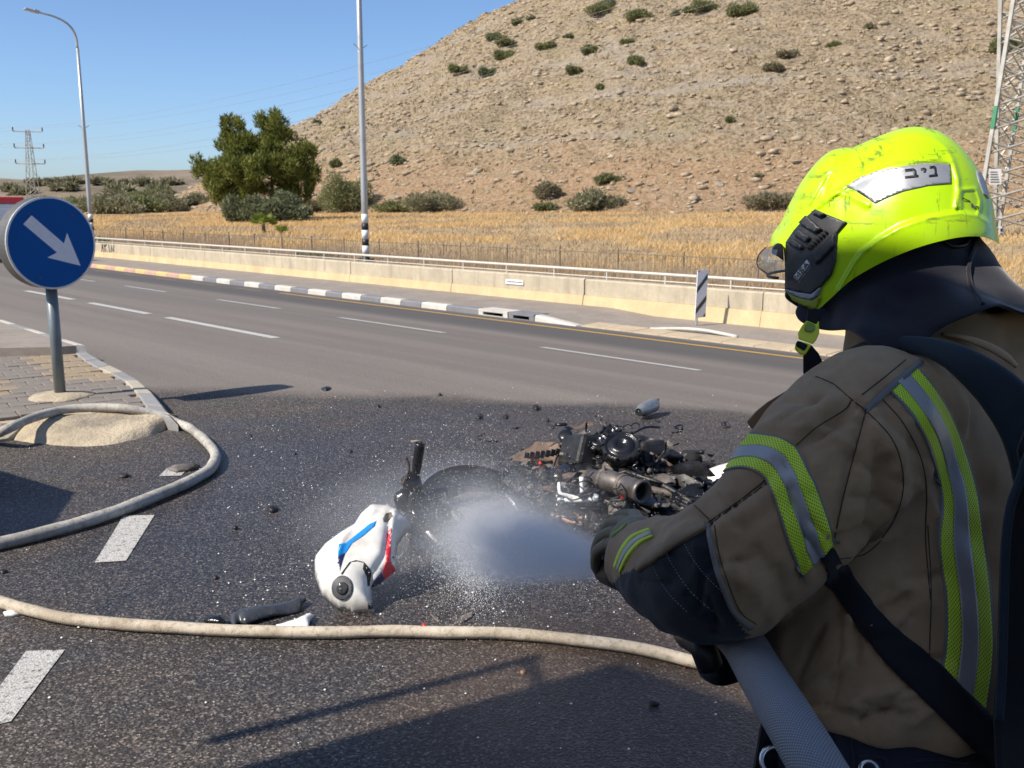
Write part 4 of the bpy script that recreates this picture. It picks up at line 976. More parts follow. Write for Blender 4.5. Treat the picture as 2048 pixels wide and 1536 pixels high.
for k in range(2):
    dd_ = tb('locker', -4.5 + k * 1.45, -3.2 + k * 1.45, -.02, .02, .75, 2.6, MAT['chrome'], .01); tb('handle', -4.0 + k * 1.45, -3.7 + k * 1.45, -.04, -.015, .9, .95, MAT['tyre'], 0, dd_)
cd = tb('cab_door', -1.35, -.25, -.015, .02, .7, 2.75, MAT['van_white'], .01); tb('window', -1.2, -.35, -.025, -.01, 1.75, 2.6, MAT['glass_dark'], 0, cd)
tb('windscreen', -.005, .012, .2, 2.1, 1.7, 2.8, MAT['glass_dark']); tb('bumper', 0, .18, .05, 2.25, .45, .85, MAT['white_gloss'], .03)
for x in (-1.3, -3.7):
    for y in (.2, 2.1): wheel(trk, Vector((x, y, .45)), (0, 1, 0), .45, .28)
# mirror arm in front of the cab corner
g0_, g1_ = on_z(430, 1480, 0), on_z(1050, 1300, 0); zz0 = 2.6; bw = Vector((g0_.x, g0_.y)) - SUN_H * (SUN_M * zz0); zz1 = zz0 + (Vector((g1_.x - g0_.x, g1_.y - g0_.y)).length) / SUN_M
inv = Matrix.Rotation(-math.atan2(fwd.y, fwd.x), 2); lb2 = inv @ (bw - cor)
mb = MB().tube([Vector((lb2.x, lb2.y, zz0)), Vector((lb2.x, lb2.y, zz1))], .03, 8).tube([Vector((lb2.x, lb2.y, zz1 - .03)), Vector((-.05, .15, HTK - .25))], .02, 6)
mb.build('mirror_arm', MAT['tyre'], trk)
# ---- unseen box added at the left to cast a shadow (its shadow's corner falls into the picture)
pc, p1_, p2_ = [Vector(on_z(*q, 0)[:2]) for q in ((153, 985), (0, 940), (100, 1062))]
CH = 1.55; c2 = pc - SUN_H * (SUN_M * CH); ua = (p1_ - pc).normalized(); va = (p2_ - pc); vl = .72; va.normalize()
cab = empty('shadow_box', (c2.x, c2.y, 0), 0, 'unseen grey steel box added beside the road to cast a shadow', 'shadow caster')
quad = [Vector((0, 0, 0)), Vector((*(va * vl), 0)), Vector((*(va * vl + ua * 1.5), 0)), Vector((*(ua * 1.5), 0))]
MB().prism([q + Vector((0, 0, .08)) for q in quad], (0, 0, CH - .08)).build('body', MAT['steel'], cab, bevel=.01, fix=True)
MB().prism([q * 1.0 + Vector((0, 0, -.02)) for q in quad], (0, 0, .12)).build('plinth', MAT['mound'], cab, fix=True)
for k in range(2):
    a = quad[0].lerp(quad[3], .04 + .48 * k); b = quad[0].lerp(quad[3], .48 + .48 * k); out = (a.cross(Vector((0, 0, 1))) if False else -Vector((*va, 0))) * .012
    MB().prism([a + out + Vector((0, 0, .2)), b + out + Vector((0, 0, .2)), b + out + Vector((0, 0, CH - .1)), a + out + Vector((0, 0, CH - .1))], -out * 1.3).build('door', MAT['steel'], cab, fix=True)
# ================================================================ SHELLS AND PATCHES
def cdt_poly(poly, step, extra=None):
    """triangulate a 2-D outline with interior grid points; returns pts, tris"""
    P = []
    for a, b in zip(poly, poly[1:] + poly[:1]):
        n = max(1, int(math.hypot(b[0] - a[0], b[1] - a[1]) / step))
        for k in range(n): P.append((a[0] + (b[0] - a[0]) * k / n, a[1] + (b[1] - a[1]) * k / n))
    nb = len(P); xs = [p[0] for p in P]; ys = [p[1] for p in P]
    B = np.array(P); pts = list(P)
    yy = min(ys) + step * .5; row = 0
    while yy < max(ys):
        xx = min(xs) + step * (.5 if row % 2 else 1.0)
        while xx < max(xs):
            c = False; j = nb - 1
            for i in range(nb):
                if (P[i][1] > yy) != (P[j][1] > yy) and xx < (P[j][0] - P[i][0]) * (yy - P[i][1]) / (P[j][1] - P[i][1]) + P[i][0]: c = not c
                j = i
            if c and np.min(np.hypot(B[:, 0] - xx, B[:, 1] - yy)) > step * .45: pts.append((xx, yy))
            xx += step
        yy += step * .87; row += 1
    r = delaunay_2d_cdt([Vector(p) for p in pts], [(i, (i + 1) % nb) for i in range(nb)], [list(range(nb))], 1, 1e-4)
    out = [(v.x, v.y) for v in r[0]]; tri = [tuple(f) for f in r[2]]
    return out, tri, B
def shell_mesh(name, P3, tris, mat, thick, uvs=None, smooth=True):
    """P3: outer surface points; closes it with a back side 'thick' behind along the normals"""
    bm = bmesh.new(); vs = [bm.verts.new(p) for p in P3]; uvl = bm.loops.layers.uv.new('UVMap') if uvs else None
    for t_ in tris:
        try:
            f = bm.faces.new([vs[i] for i in t_])
            if uvs:
                for lp, i in zip(f.loops, t_): lp[uvl].uv = uvs[i]
        except ValueError: pass
    bmesh.ops.recalc_face_normals(bm, faces=bm.faces)
    # face the camera
    s = sum((f.normal.dot(CAM - f.calc_center_median()) > 0) - .5 for f in bm.faces)
    if s < 0: bmesh.ops.reverse_faces(bm, faces=bm.faces)
    bm.normal_update()
    if thick:
        nv = {v: v.normal.copy() for v in bm.verts}; bnd = [e for e in bm.edges if e.is_boundary]
        r = bmesh.ops.extrude_edge_only(bm, edges=bnd); new = {}
        for e in r['geom']:
            if isinstance(e, bmesh.types.BMVert): new[e] = 1
        for v in new:
            src = min((e.other_vert(v) for e in v.link_edges if e.other_vert(v) not in new), key=lambda q: (q.co - v.co).length)
            v.co = v.co - nv[src] * thick
    me = bpy.data.meshes.new(name); bm.to_mesh(me); bm.free()
    if smooth: me.polygons.foreach_set('use_smooth', [True] * len(me.polygons))
    if mat is not None: me.materials.append(mat)
    return me
class Surf:
    """a surface to lay trim on: casts pixel rays onto it"""
    def __init__(s, objs):
        vs = []; fs = []
        for o in objs:
            b = len(vs); vs += [o.matrix_world @ v.co if o.parent is None else v.co.copy() for v in o.data.vertices]; fs += [tuple(i + b for i in p.vertices) for p in o.data.polygons]
        s.b = BVHTree.FromPolygons(vs, fs)
    def hit(s, x, y):
        r = ray(x, y).normalized(); loc, nor, i, d = s.b.ray_cast(CAM, r)
        if loc is None: return None
        if nor.dot(r) > 0: nor = -nor
        return loc, nor
def patch(surf, name, poly, mat, off=.002, thick=.004, step=8, parent=None, lift=None, smooth=True):
    pts, tris, B = cdt_poly([tuple(map(float, p)) for p in poly], step); P3 = {}; 
    cen = np.mean(np.array(poly), axis=0)
    for i, (x, y) in enumerate(pts):
        h = surf.hit(x, y)
        if h is None: continue
        o_ = off
        if lift: o_ += lift(x, y)
        P3[i] = h[0] + h[1] * o_
    idx = {k: j for j, k in enumerate(P3)}; P = list(P3.values())
    T = []
    for t_ in tris:
        if all(i in idx for i in t_):
            a, b, c = [P3[i] for i in t_]
            if max((a - b).length, (b - c).length, (a - c).length) < .12 * max(1, (a - CAM).length): T.append(tuple(idx[i] for i in t_))
    me = shell_mesh(name, P, T, mat, thick + off, smooth=smooth); o = link_mesh(name, me)
    return child_world(o, parent) if parent else o
def ribbon(surf, name, left, right, mat, off=.003, thick=.004, nlen=60, nw=6, u0=0.0, u1=1.0, parent=None, scale_uv=True, clampD=None):
    """strip between two pixel polylines, laid on the surface; UV in metres (across, along)"""
    def resample(pl, n):
        sp = smooth_path([Vector((p[0], p[1], 0)) for p in pl], 10); L_ = [0.0]
        for a, b in zip(sp, sp[1:]): L_.append(L_[-1] + (b - a).length)
        out = []
        for k in range(n + 1):
            s = L_[-1] * k / n; i = max(0, min(len(sp) - 2, next((j for j in range(len(L_) - 1) if L_[j + 1] >= s - 1e-9), len(sp) - 2))); f = (s - L_[i]) / max(1e-9, L_[i + 1] - L_[i]); out.append(sp[i].lerp(sp[i + 1], f))
        return out
    A = resample(left, nlen); Bq = resample(right, nlen); G_ = {}; P = []; uv = []
    for i in range(nlen + 1):
        for j in range(nw + 1):
            f = u0 + (u1 - u0) * j / nw; q = A[i].lerp(Bq[i], f); h = surf.hit(q.x, q.y)
            if h is None: continue
            G_[(i, j)] = len(P); P.append(h[0] + h[1] * off); uv.append([0, 0])
    for _ in range(4):
        Q = list(P)
        for (i, j), k in G_.items():
            if 0 < i < nlen and (i - 1, j) in G_ and (i + 1, j) in G_: Q[k] = P[k] * .5 + (P[G_[(i - 1, j)]] + P[G_[(i + 1, j)]]) * .25
        P = Q
    # metric uv
    vlen = 0.0
    for i in range(nlen + 1):
        row = [G_.get((i, j)) for j in range(nw + 1)]
        if i:
            ds_ = [(P[G_[(i, j)]] - P[G_[(i - 1, j)]]).length for j in range(nw + 1) if (i, j) in G_ and (i - 1, j) in G_]
            vlen += sum(ds_) / len(ds_) if ds_ else .005
        for j, r_ in enumerate(row):
            if r_ is not None: uv[r_] = [(u0 + (u1 - u0) * j / nw) * .08, vlen]
    T = []
    for i in range(nlen):
        for j in range(nw):
            k = [(i, j), (i, j + 1), (i + 1, j + 1), (i + 1, j)]
            if all(c in G_ for c in k):
                idx = [G_[c] for c in k]
                if max((P[idx[0]] - P[idx[2]]).length, (P[idx[1]] - P[idx[3]]).length) < .12: T.append(tuple(idx))
    me = shell_mesh(name, P, T, mat, thick + off, uv); o = link_mesh(name, me)
    return child_world(o, parent) if parent else o
# ================================================================ HOSES ON THE GROUND
def mat_hose(name, col, dirt, amt):
    t = NT(name); w = t.n('ShaderNodeTexWave'); w.inputs['Scale'].default_value = 90; t.L.new(t.co(), w.inputs['Vector'])
    c = t.mix(t.mapr(t.noise(7, 6, .65), .35, .7, 0, amt), col, dirt); c = t.mix(t.mapr(t.noise(40, 4, .7), .5, .7, 0, .7), c, tuple(x * .5 for x in dirt)); c = t.mix(t.mapr(t.noise(2.2, 5, .7), .5, .66, 0, .6), c, tuple(x * .75 for x in dirt))
    t.base(c); t.rough(.8); t.bump(t.math('ADD', t.noise(170, 2), t.noise(30, 3)), .6, .003); return t.m
MAT['hose_cream'] = mat_hose('cream_hose', (.56, .49, .385), (.31, .24, .165), .75)
MAT['hose_white'] = mat_hose('pale_hose', (.50, .47, .41), (.23, .21, .185), .7)
def hose(pts, r, mat, label, zf):
    P = []
    for x, y in pts:
        z = zf(x, y) + r; P.append(on_z(x, y, z))
    P = smooth_path(P, 9); R_ = [r * (1 + .09 * mnoise.noise(p * 6)) for p in P]
    P = [p + Vector((0, 0, mnoise.noise(p * 3) * .004)) + Vector((mnoise.noise(p * 4), mnoise.noise(p * 4 + Vector((7, 0, 0))), 0)) * .008 for p in P]
    return tag(MB().tube(P, R_, 14, flat=.93).build('fire_hose', mat, smooth=True), label, 'hose')
def zisl(x, y): return .015 + ZI if (y < 842 and x < 285) else (ZI * min(1, max(0, 1 - (x - 285) / 75.0)) if y < 862 and x < 360 else .0) if x > 0 else (.03 if y < 880 else 0)
hose([(-900, 1010), (-500, 985), (-250, 940), (-120, 905), (-40, 880), (10, 860), (60, 838), (120, 821), (190, 816), (255, 818), (315, 830), (365, 849), (405, 876), (429, 905), (424, 934), (388, 958), (330, 984), (250, 1016), (170, 1043), (85, 1066), (0, 1086), (-120, 1110), (-400, 1160), (-900, 1220)], .036, MAT['hose_white'], 'grey white fire hose looping off the traffic island and back over the asphalt', zisl)
hose([(-1300, 900), (-900, 985), (-500, 1075), (-160, 1160), (-60, 1186), (0, 1203), (60, 1221), (150, 1239), (300, 1252), (430, 1259), (600, 1265), (800, 1263), (1000, 1266), (1150, 1279), (1300, 1301), (1400, 1325), (1500, 1349), (1640, 1385), (1900, 1450), (2200, 1520), (2900, 1560), (3600, 1500)], .0262, MAT['hose_cream'], 'cream fire hose stretched straight across the asphalt in front of the wreck', lambda x, y: 0.0)
# ================================================================ BURNT MOTORCYCLE
MAT['char'] = M('charred_metal', (.020, .019, .019), .48, .25, .5, 12, bump=.6, bscale=60, bdist=.004, dirt=(.09, .075, .065), dscale=9, damt=.35)
MAT['char_wet'] = M('wet_charred_plastic', (.012, .012, .013), .22, 0, .4, 10, bump=.5, bscale=45, bdist=.005)
MAT['ash'] = M('ashy_metal', (.17, .145, .125), .7, .3, .4, 14, bump=.5, bscale=50, bdist=.004, dirt=(.03, .027, .025), dscale=8, damt=.9)
MAT['burnt_brown'] = M('scorched_brown_metal', (.15, .10, .07), .65, .3, .35, 12, bump=.4, bscale=40, dirt=(.035, .03, .027), dscale=7, damt=.8)
MAT['copper'] = M('copper_scorched', (.42, .24, .155), .55, .35, .25, 15, dirt=(.08, .05, .04), dscale=10, damt=.6)
MAT['muffler'] = M('scorched_steel', (.15, .13, .115), .45, .6, .4, 9, dirt=(.03, .027, .025), dscale=6, damt=.8)
MAT['white_plastic'] = M('white_plastic', (.78, .78, .75), .35, 0, .05, 6, dirt=(.5, .42, .32), dscale=5, damt=.35)
MAT['red_plastic'] = M('red_plastic', (.62, .03, .02), .45)
MAT['soot'] = M('soot', (.008, .008, .008), .9)
wk = empty('burnt_motorcycle', on_z(1200, 980, 0), 0, 'heap of a burnt-out motorcycle, charred engine, frame and muffler on the road', 'motorcycle')
def W_(x, y, z): return on_z(x, y, z)
def wp(mb, name, mat, smooth=False, bevel=0.0): return child_world(mb.build(name, mat, None, smooth, bevel, fix=True), wk)
up_c = Vector((-.12, -.55, .83)).normalized()
# engine
ec = W_(1225, 912, .16); Re = Matrix.Rotation(.5, 3, 'Z') @ Matrix.Rotation(-.25, 3, 'X')
mb = MB().box(ec, (.42, .30, .22), Re, .85).box(ec + Re @ Vector((-.2, .02, .04)), (.2, .26, .2), Re @ Matrix.Rotation(.4, 3, 'Y')).box(ec + Re @ Vector((.18, -.06, -.02)), (.18, .3, .18), Re)
wp(mb, 'engine_block', MAT['char'], bevel=.025)
for (px, py, z, r, nm) in ((1243, 893, .29, .118, 'clutch_cover'), (1222, 868, .30, .066, 'stator_cover'), (1196, 886, .28, .07, 'sprocket_cover')):
    c = W_(px, py, z); prof = [(r, -.06), (r, 0), (r * .93, .014), (r * .80, .016), (r * .78, .006), (r * .62, .008), (r * .58, .022), (r * .3, .026), (r * .26, .016), (.004, .018)]
    o = wp(MB().lathe(prof, c, up_c, 30), nm, MAT['char_wet'], True)
    for k in range(9):
        a_ = up_c.orthogonal().normalized(); b_ = up_c.cross(a_); an = k * 2 * math.pi / 9
        q = MB().lathe([(.009, 0), (.009, .02), (.005, .024)], c + (a_ * math.cos(an) + b_ * math.sin(an)) * r * .95 + up_c * .004, up_c, 6).build('bolt', MAT['char'], None, fix=True); q.parent = o; q.matrix_parent_inverse = Matrix.Identity(4)
def crumple(quad, n, m, amp, seed, sc=6):
    a, b, c, d = quad; rings = []
    for i in range(n + 1):
        R_ = []
        for j in range(m + 1):
            p = a.lerp(b, j / m).lerp(d.lerp(c, j / m), i / n); p = p + Vector((mnoise.noise(p * sc + Vector((seed, 0, 0))), mnoise.noise(p * sc + Vector((0, seed, 3))), mnoise.noise(p * sc + Vector((4, 0, seed))) * 1.4)) * amp; R_.append(p)
        rings.append(R_)
    return rings
def plate3(name, q, mat, amp=.03, seed=1, n=8, m=8, thick=.006):
    rings = crumple([W_(*p) for p in q], n, m, amp, seed); mb = MB().loft(rings, False); nn = (rings[0][-1] - rings[0][0]).cross(rings[-1][0] - rings[0][0]).normalized() * thick
    mb2 = MB().loft([[p - nn for p in R_] for R_ in rings], False); mb.add(mb2.v, mb2.f); return wp(mb, name, mat, True)
plate3('radiator', [(1020, 916, .05), (1072, 884, .18), (1112, 892, .2), (1060, 925, .08)], MAT['burnt_brown'], .025, 2)
plate3('radiator_shroud', [(1052, 925, .1), (1112, 890, .22), (1136, 930, .13), (1085, 935, .05)], MAT['burnt_brown'], .03, 5)
for k in range(7):
    f = k / 6; a = W_(1050 + 62 * f, 918 - 6 * f, .16); b = W_(1066 + 62 * f, 905 - 10 * f, .21); wp(MB().box((a + b) / 2, ((b - a).length, .012, .035), Matrix.Rotation(.6, 3, 'Z') @ Matrix.Rotation(.3, 3, 'Y')), 'radiator_fin', MAT['ash'])
for (q, mat, s) in (([(1136, 872, .22), (1172, 860, .28), (1178, 900, .18), (1150, 895, .14)], 'ash', 3), ([(1210, 920, .2), (1275, 905, .22), (1262, 938, .12), (1215, 940, .1)], 'ash', 7), ([(1265, 905, .2), (1305, 893, .22), (1318, 912, .16), (1280, 925, .13)], 'char_wet', 9),
                    ([(1330, 940, .14), (1395, 925, .2), (1430, 948, .14), (1345, 965, .06)], 'char_wet', 11), ([(1300, 955, .1), (1370, 950, .15), (1420, 985, .08), (1320, 985, .03)], 'char', 13), ([(1345, 985, .1), (1400, 970, .12), (1410, 1010, .03), (1350, 1015, .02)], 'char_wet', 14),
                    ([(1090, 1000, .03), (1150, 985, .05), (1180, 1020, .02), (1100, 1030, .01)], 'char', 15), ([(1200, 1010, .03), (1290, 1000, .06), (1300, 1040, .02), (1210, 1045, .01)], 'char', 16), ([(985, 945, .03), (1040, 930, .07), (1060, 965, .03), (1000, 975, .01)], 'char', 18)):
    plate3('charred_panel', q, MAT[mat], .035, s)
plate3('scorched_plate', [(1020, 975, .06), (1062, 965, .1), (1075, 985, .07), (1065, 1004, .02)], MAT['copper'], .015, 4)
wp(MB().lathe([(.028, 0), (.034, .004), (.034, .02), (.02, .02), (.02, 0)], W_(1056, 992, .06), up_c, 14, False), 'plate_bore', MAT['soot'])
# rounded burnt tank and boxes
def lump(c, r, seed, name, mat, amp=.25, sub=3):
    bm = bmesh.new(); bmesh.ops.create_icosphere(bm, subdivisions=sub, radius=1)
    for v in bm.verts:
        k = 1 + amp * mnoise.noise(v.co * 1.6 + Vector((seed, 0, 0))) + amp * .5 * mnoise.noise(v.co * 4 + Vector((0, seed, 0))); v.co = Vector((v.co.x * r[0] * k, v.co.y * r[1] * k, v.co.z * r[2] * k)) + c
    me = bpy.data.meshes.new(name); bm.to_mesh(me); bm.free(); me.materials.append(mat); me.polygons.foreach_set('use_smooth', [True] * len(me.polygons)); return child_world(link_mesh(name, me), wk)
lump(W_(1128, 962, .08), (.15, .13, .09), 3, 'burnt_tank', MAT['char_wet']); lump(W_(1170, 955, .09), (.12, .12, .085), 8, 'burnt_airbox', MAT['char_wet'])
lump(W_(1300, 985, .05), (.14, .1, .06), 12, 'burnt_seat', MAT['char']); lump(W_(1378, 918, .12), (.06, .05, .05), 14, 'burnt_tail_lump', MAT['char'])
lump(W_(1330, 912, .12), (.09, .07, .05), 15, 'burnt_linkage', MAT['char']); lump(W_(1085, 950, .05), (.10, .08, .05), 16, 'burnt_fan', MAT['ash'], .5)
# muffler
m0, m1 = W_(1196, 955, .16), W_(1286, 984, .17); ax = (m1 - m0).normalized()
L_ = (m1 - m0).length
mo_ = wp(MB().lathe([(.038, -.08), (.042, 0), (.058, .03), (.063, .05), (.063, L_ * .55), (.060, L_ * .56), (.060, L_ - .03), (.064, L_ - .028), (.064, L_), (.052, L_ + .002), (.048, L_ - .05), (.048, L_ - .2)], m0, ax, 28, False), 'muffler', MAT['muffler'], True)
for h in (.05, L_ * .55): 
    q = MB().lathe([(.0635, 0), (.066, .004), (.066, .018), (.0635, .022)], m0 + ax * h, ax, 28, False).build('clamp', MAT['ash'], None, True, fix=True); q.parent = mo_; q.matrix_parent_inverse = Matrix.Identity(4)
q = MB().lathe([(.002, 0), (.048, 0), (.048, .002)], m0 + ax * (L_ - .12), ax, 20).build('bore', MAT['soot'], None, fix=True); q.parent = mo_; q.matrix_parent_inverse = Matrix.Identity(4)
q = MB().box(m0 + ax * (L_ * .52) + Vector((-.0, -.062, -.05)), (.02, .006, .03)).build('red_tag', MAT['red_plastic'], None); q.parent = mo_; q.matrix_parent_inverse = Matrix.Identity(4)
wp(MB().tube(smooth_path([m0 - ax * .06, m0 - ax * .14 + Vector((0, -.05, -.04)), W_(1180, 1000, .04), W_(1200, 1020, .03)], 5), .034, 12), 'exhaust_pipe', MAT['muffler'], True)
wp(MB().tube([W_(1372, 912, .13), W_(1392, 922, .13)], [.04, .045], 14), 'exhaust_tip', MAT['soot'], True)
# white bracket
for pts, r in (([(1118, 966, .18), (1120, 986, .14), (1132, 990, .13), (1148, 994, .12), (1160, 998, .11)], .010), ([(1163, 954, .22), (1165, 990, .12)], .013), ([(1118, 1000, .10), (1150, 1001, .105), (1196, 999, .11)], .013), ([(1118, 1000, .11), (1128, 988, .12), (1140, 999, .11)], .011), ([(1186, 992, .12), (1196, 996, .11)], .017), ([(1116, 990, .11), (1124, 1003, .10)], .014)):
    wp(MB().tube(smooth_path([W_(*p) for p in pts], 4), r, 8), 'white_bracket', MAT['white_plastic'], True)
# frame rails, swing arm, bars
for pts, r, mat in (([(1238, 950, .14), (1290, 975, .1), (1350, 990, .07), (1380, 1005, .05)], .022, 'ash'), ([(1240, 940, .16), (1320, 968, .12), (1395, 1012, .04)], .018, 'char'), ([(1300, 940, .18), (1285, 965, .06)], .014, 'ash'), ([(1312, 925, .2), (1330, 900, .26), (1332, 885, .33)], .007, 'char'), ([(1172, 862, .3), (1173, 845, .38)], .007, 'char'), ([(1340, 905, .2), (1300, 930, .16), (1262, 945, .12)], .012, 'char'), ([(1290, 900, .22), (1340, 930, .15), (1350, 945, .1)], .012, 'burnt_brown'),
                    ([(1080, 1022, .03), (1120, 1036, .025), (1165, 1049, .02)], .014, 'copper'), ([(1105, 1010, .03), (1140, 1026, .025), (1172, 1041, .02)], .014, 'copper'), ([(1225, 1015, .05), (1220, 1040, .01)], .014, 'char'), ([(1240, 1000, .06), (1218, 1050, .015)], .01, 'ash'), ([(1150, 1038, .01), (1185, 1030, .015)], .005, 'ash'), ([(1190, 1060, .015), (1240, 1020, .04), (1300, 1010, .05)], .016, 'char'), ([(1120, 1015, .02), (1190, 1012, .03), (1240, 1018, .02)], .012, 'char'),
                    ([(1050, 935, .1), (1100, 938, .06), (1150, 930, .1), (1200, 945, .1)], .016, 'char'), ([(1330, 1000, .05), (1380, 1030, .02), (1400, 1050, .01)], .02, 'char'), ([(1270, 880, .24), (1310, 905, .2), (1365, 915, .15)], .016, 'char'), ([(1150, 900, .16), (1190, 925, .12), (1220, 950, .1)], .02, 'char')):
    wp(MB().tube(smooth_path([W_(*p) for p in pts], 4), r, 8), 'frame_rail', MAT[mat], True)
# red scorched wire, hoses, springs
wp(MB().tube(smooth_path([W_(1068, 952, .08), W_(1074, 940, .12), W_(1084, 932, .12), W_(1080, 926, .15)], 5), .010, 6), 'red_wire', MAT['red_plastic'], True)
cb_ = []
for k in range(44):
    cx_, cy_ = random.gauss(1215, 100), random.gauss(958, 42); z0 = max(.01, .06 + .16 * math.exp(-((cx_ - 1220) / 120) ** 2) * (1.3 - (cy_ - 900) / 150.0)); p = W_(cx_, cy_, z0); pts = [p]
    for j in range(4): p = p + Vector((random.uniform(-.07, .07), random.uniform(-.06, .06), random.uniform(-.035, .035))); p.z = max(.008, p.z); pts.append(p)
    wp(MB().tube(smooth_path(pts, 3), random.uniform(.003, .008), 5), 'cable', MAT[random.choice(('char', 'char', 'ash', 'char_wet'))], True)
MED = []
for k in range(125):
    while True:
        if k < 80:
            cx_, cy_ = random.gauss(1225, 110), random.gauss(950, 42)
            if ((cx_ - 1225) / 210) ** 2 + ((cy_ - 955) / 88) ** 2 < 1: break
        else:
            cx_, cy_ = random.uniform(838, 1075), random.uniform(952, 1085); break
    c = W_(cx_, cy_, .06); hgt = .05 + (.17 if k < 80 else .10) * max(0, 1 - (((cx_ - 1225) / 190) ** 2 if k < 80 else ((cx_ - 950) / 160) ** 2)) * max(0, min(1, (1040 - cy_) / 110)); c.z = random.uniform(.35, 1.0) * hgt + .02
    an = random.uniform(0, 6.28); dv = Vector((math.cos(an), math.sin(an) * .8, random.uniform(-.35, .35))); mt = MAT[random.choice(('char', 'char', 'char_wet', 'char_wet', 'ash', 'burnt_brown', 'muffler'))]; q = k % 5
    if q == 0: wp(MB().tube(smooth_path([c - dv * .12, c + Vector((0, 0, random.uniform(-.02, .03))), c + dv * random.uniform(.06, .14)], 4), random.uniform(.008, .017), 8), 'burnt_tube', mt, True)
    elif q == 1: wp(MB().lathe([(.01, -.01), (random.uniform(.035, .07), -.01), (.05, .006), (.03, .012), (.012, .014)], c, Vector((dv.x * .6, dv.y * .6 - .4, 1)), 18), 'burnt_gear', mt, True)
    elif q == 2:
        u_ = dv.normalized() * random.uniform(.05, .11); w_ = Vector((-dv.y, dv.x, random.uniform(-.4, .8))).normalized() * random.uniform(.03, .07); R_ = crumple([c - u_ - w_, c + u_ - w_, c + u_ * .8 + w_, c - u_ + w_ * .7], 5, 5, .022, k * 1.7, 14); wp(MB().loft(R_, False), 'burnt_sheet', mt, True)
    elif q == 3: wp(MB().box(c, (random.uniform(.05, .13), random.uniform(.03, .06), random.uniform(.02, .05)), Matrix.Rotation(an, 3, 'Z') @ Matrix.Rotation(random.uniform(-.5, .5), 3, 'Y')), 'burnt_casting', mt, False, .006)
    else:
        P_ = [c + dv * (j * .012 - .07) + Vector((math.cos(j * 1.3) * .016, math.sin(j * 1.3) * .012, math.sin(j * 1.3) * .016)) for j in range(14)]; wp(MB().tube(P_, .0045, 5), 'burnt_spring', mt, True)
for k in range(46):                            # torn, sooty sheets and straps over the whole heap
    cx_, cy_ = (random.gauss(1225, 100), random.gauss(945, 40)) if k < 30 else (random.uniform(860, 1070), random.uniform(960, 1070)); c = W_(cx_, cy_, .06)
    c.z = random.uniform(.06, .2 if k < 30 else .13); an = random.uniform(0, 6.28); u_ = Vector((math.cos(an), math.sin(an), random.uniform(-.5, .5))).normalized() * random.uniform(.03, .10); w_ = Vector((-math.sin(an), math.cos(an), random.uniform(-.2, .9))).normalized() * random.uniform(.012, .05)
    if c.x > 1.45: continue
    wp(MB().loft(crumple([c - u_ - w_, c + u_ - w_ * .6, c + u_ * .8 + w_, c - u_ * 1.1 + w_ * .5], 6, 6, .03, k * 2.3, 16), False), 'torn_sheet', MAT[random.choice(('char', 'char_wet', 'char', 'ash', 'burnt_brown'))], True)
def heap_z(x, y):
    e = ((x - .66) / .88) ** 2 + ((y - 5.72) / .78) ** 2; e2 = ((x + .15) / .55) ** 2 + ((y - 5.4) / .62) ** 2
    h = max(0, 1 - e) ** .6 * .085 + max(0, 1 - e2) ** .7 * .09
    return h * (.55 + .9 * (mnoise.noise((x * 7, y * 7, 2)) * .5 + .5)) + (.05 * mnoise.noise((x * 22, y * 22, 5)) + .03 * mnoise.noise((x * 50, y * 50, 1)) if h > .01 else 0) - .012
gx = np.linspace(-.75, 1.6, 130); gy = np.linspace(4.7, 6.6, 105)
hv_ = [[Vector((x, y, heap_z(x, y))) for x in gx] for y in gy]; wp(MB().loft(hv_, False), 'charred_mass', MAT['char'], True)
mb = MB(); mb2 = MB()
for k in range(620):
    if k % 3: cx_, cy_ = random.gauss(1215, 110), random.gauss(968, 46)
    else: cx_, cy_ = random.uniform(985, 1430), random.uniform(915, 1062)
    if cx_ > 1470: continue
    e = ((cx_ - 1215) / 215) ** 2 + ((cy_ - 962) / 92) ** 2
    if e > 1.2: continue
    p0_ = W_(cx_, cy_, .08); z0 = max(0, heap_z(p0_.x, p0_.y)) + random.uniform(0, .05); s = random.uniform(.006, .02); R_ = Matrix.Rotation(random.uniform(0, 6), 3, 'Z') @ Matrix.Rotation(random.uniform(-1, 1), 3, 'X')
    tgt = mb if random.random() < .7 else mb2; c = W_(cx_, cy_, z0)
    if random.random() < .5: tgt.box(c, (s * random.uniform(.6, 2.2), s, s * random.uniform(.3, .9)), R_, random.uniform(.5, 1))
    else: tgt.lathe([(.002, 0), (s * .7, 0), (s * .8, s * .3), (s * .4, s * .6), (.002, s * .62)], c, R_ @ Vector((0, 0, 1)), 8)
wp(mb, 'charred_fragments', MAT['char_wet'])['kind'] = 'stuff'; wp(mb2, 'ashy_fragments', MAT['ash'])['kind'] = 'stuff'
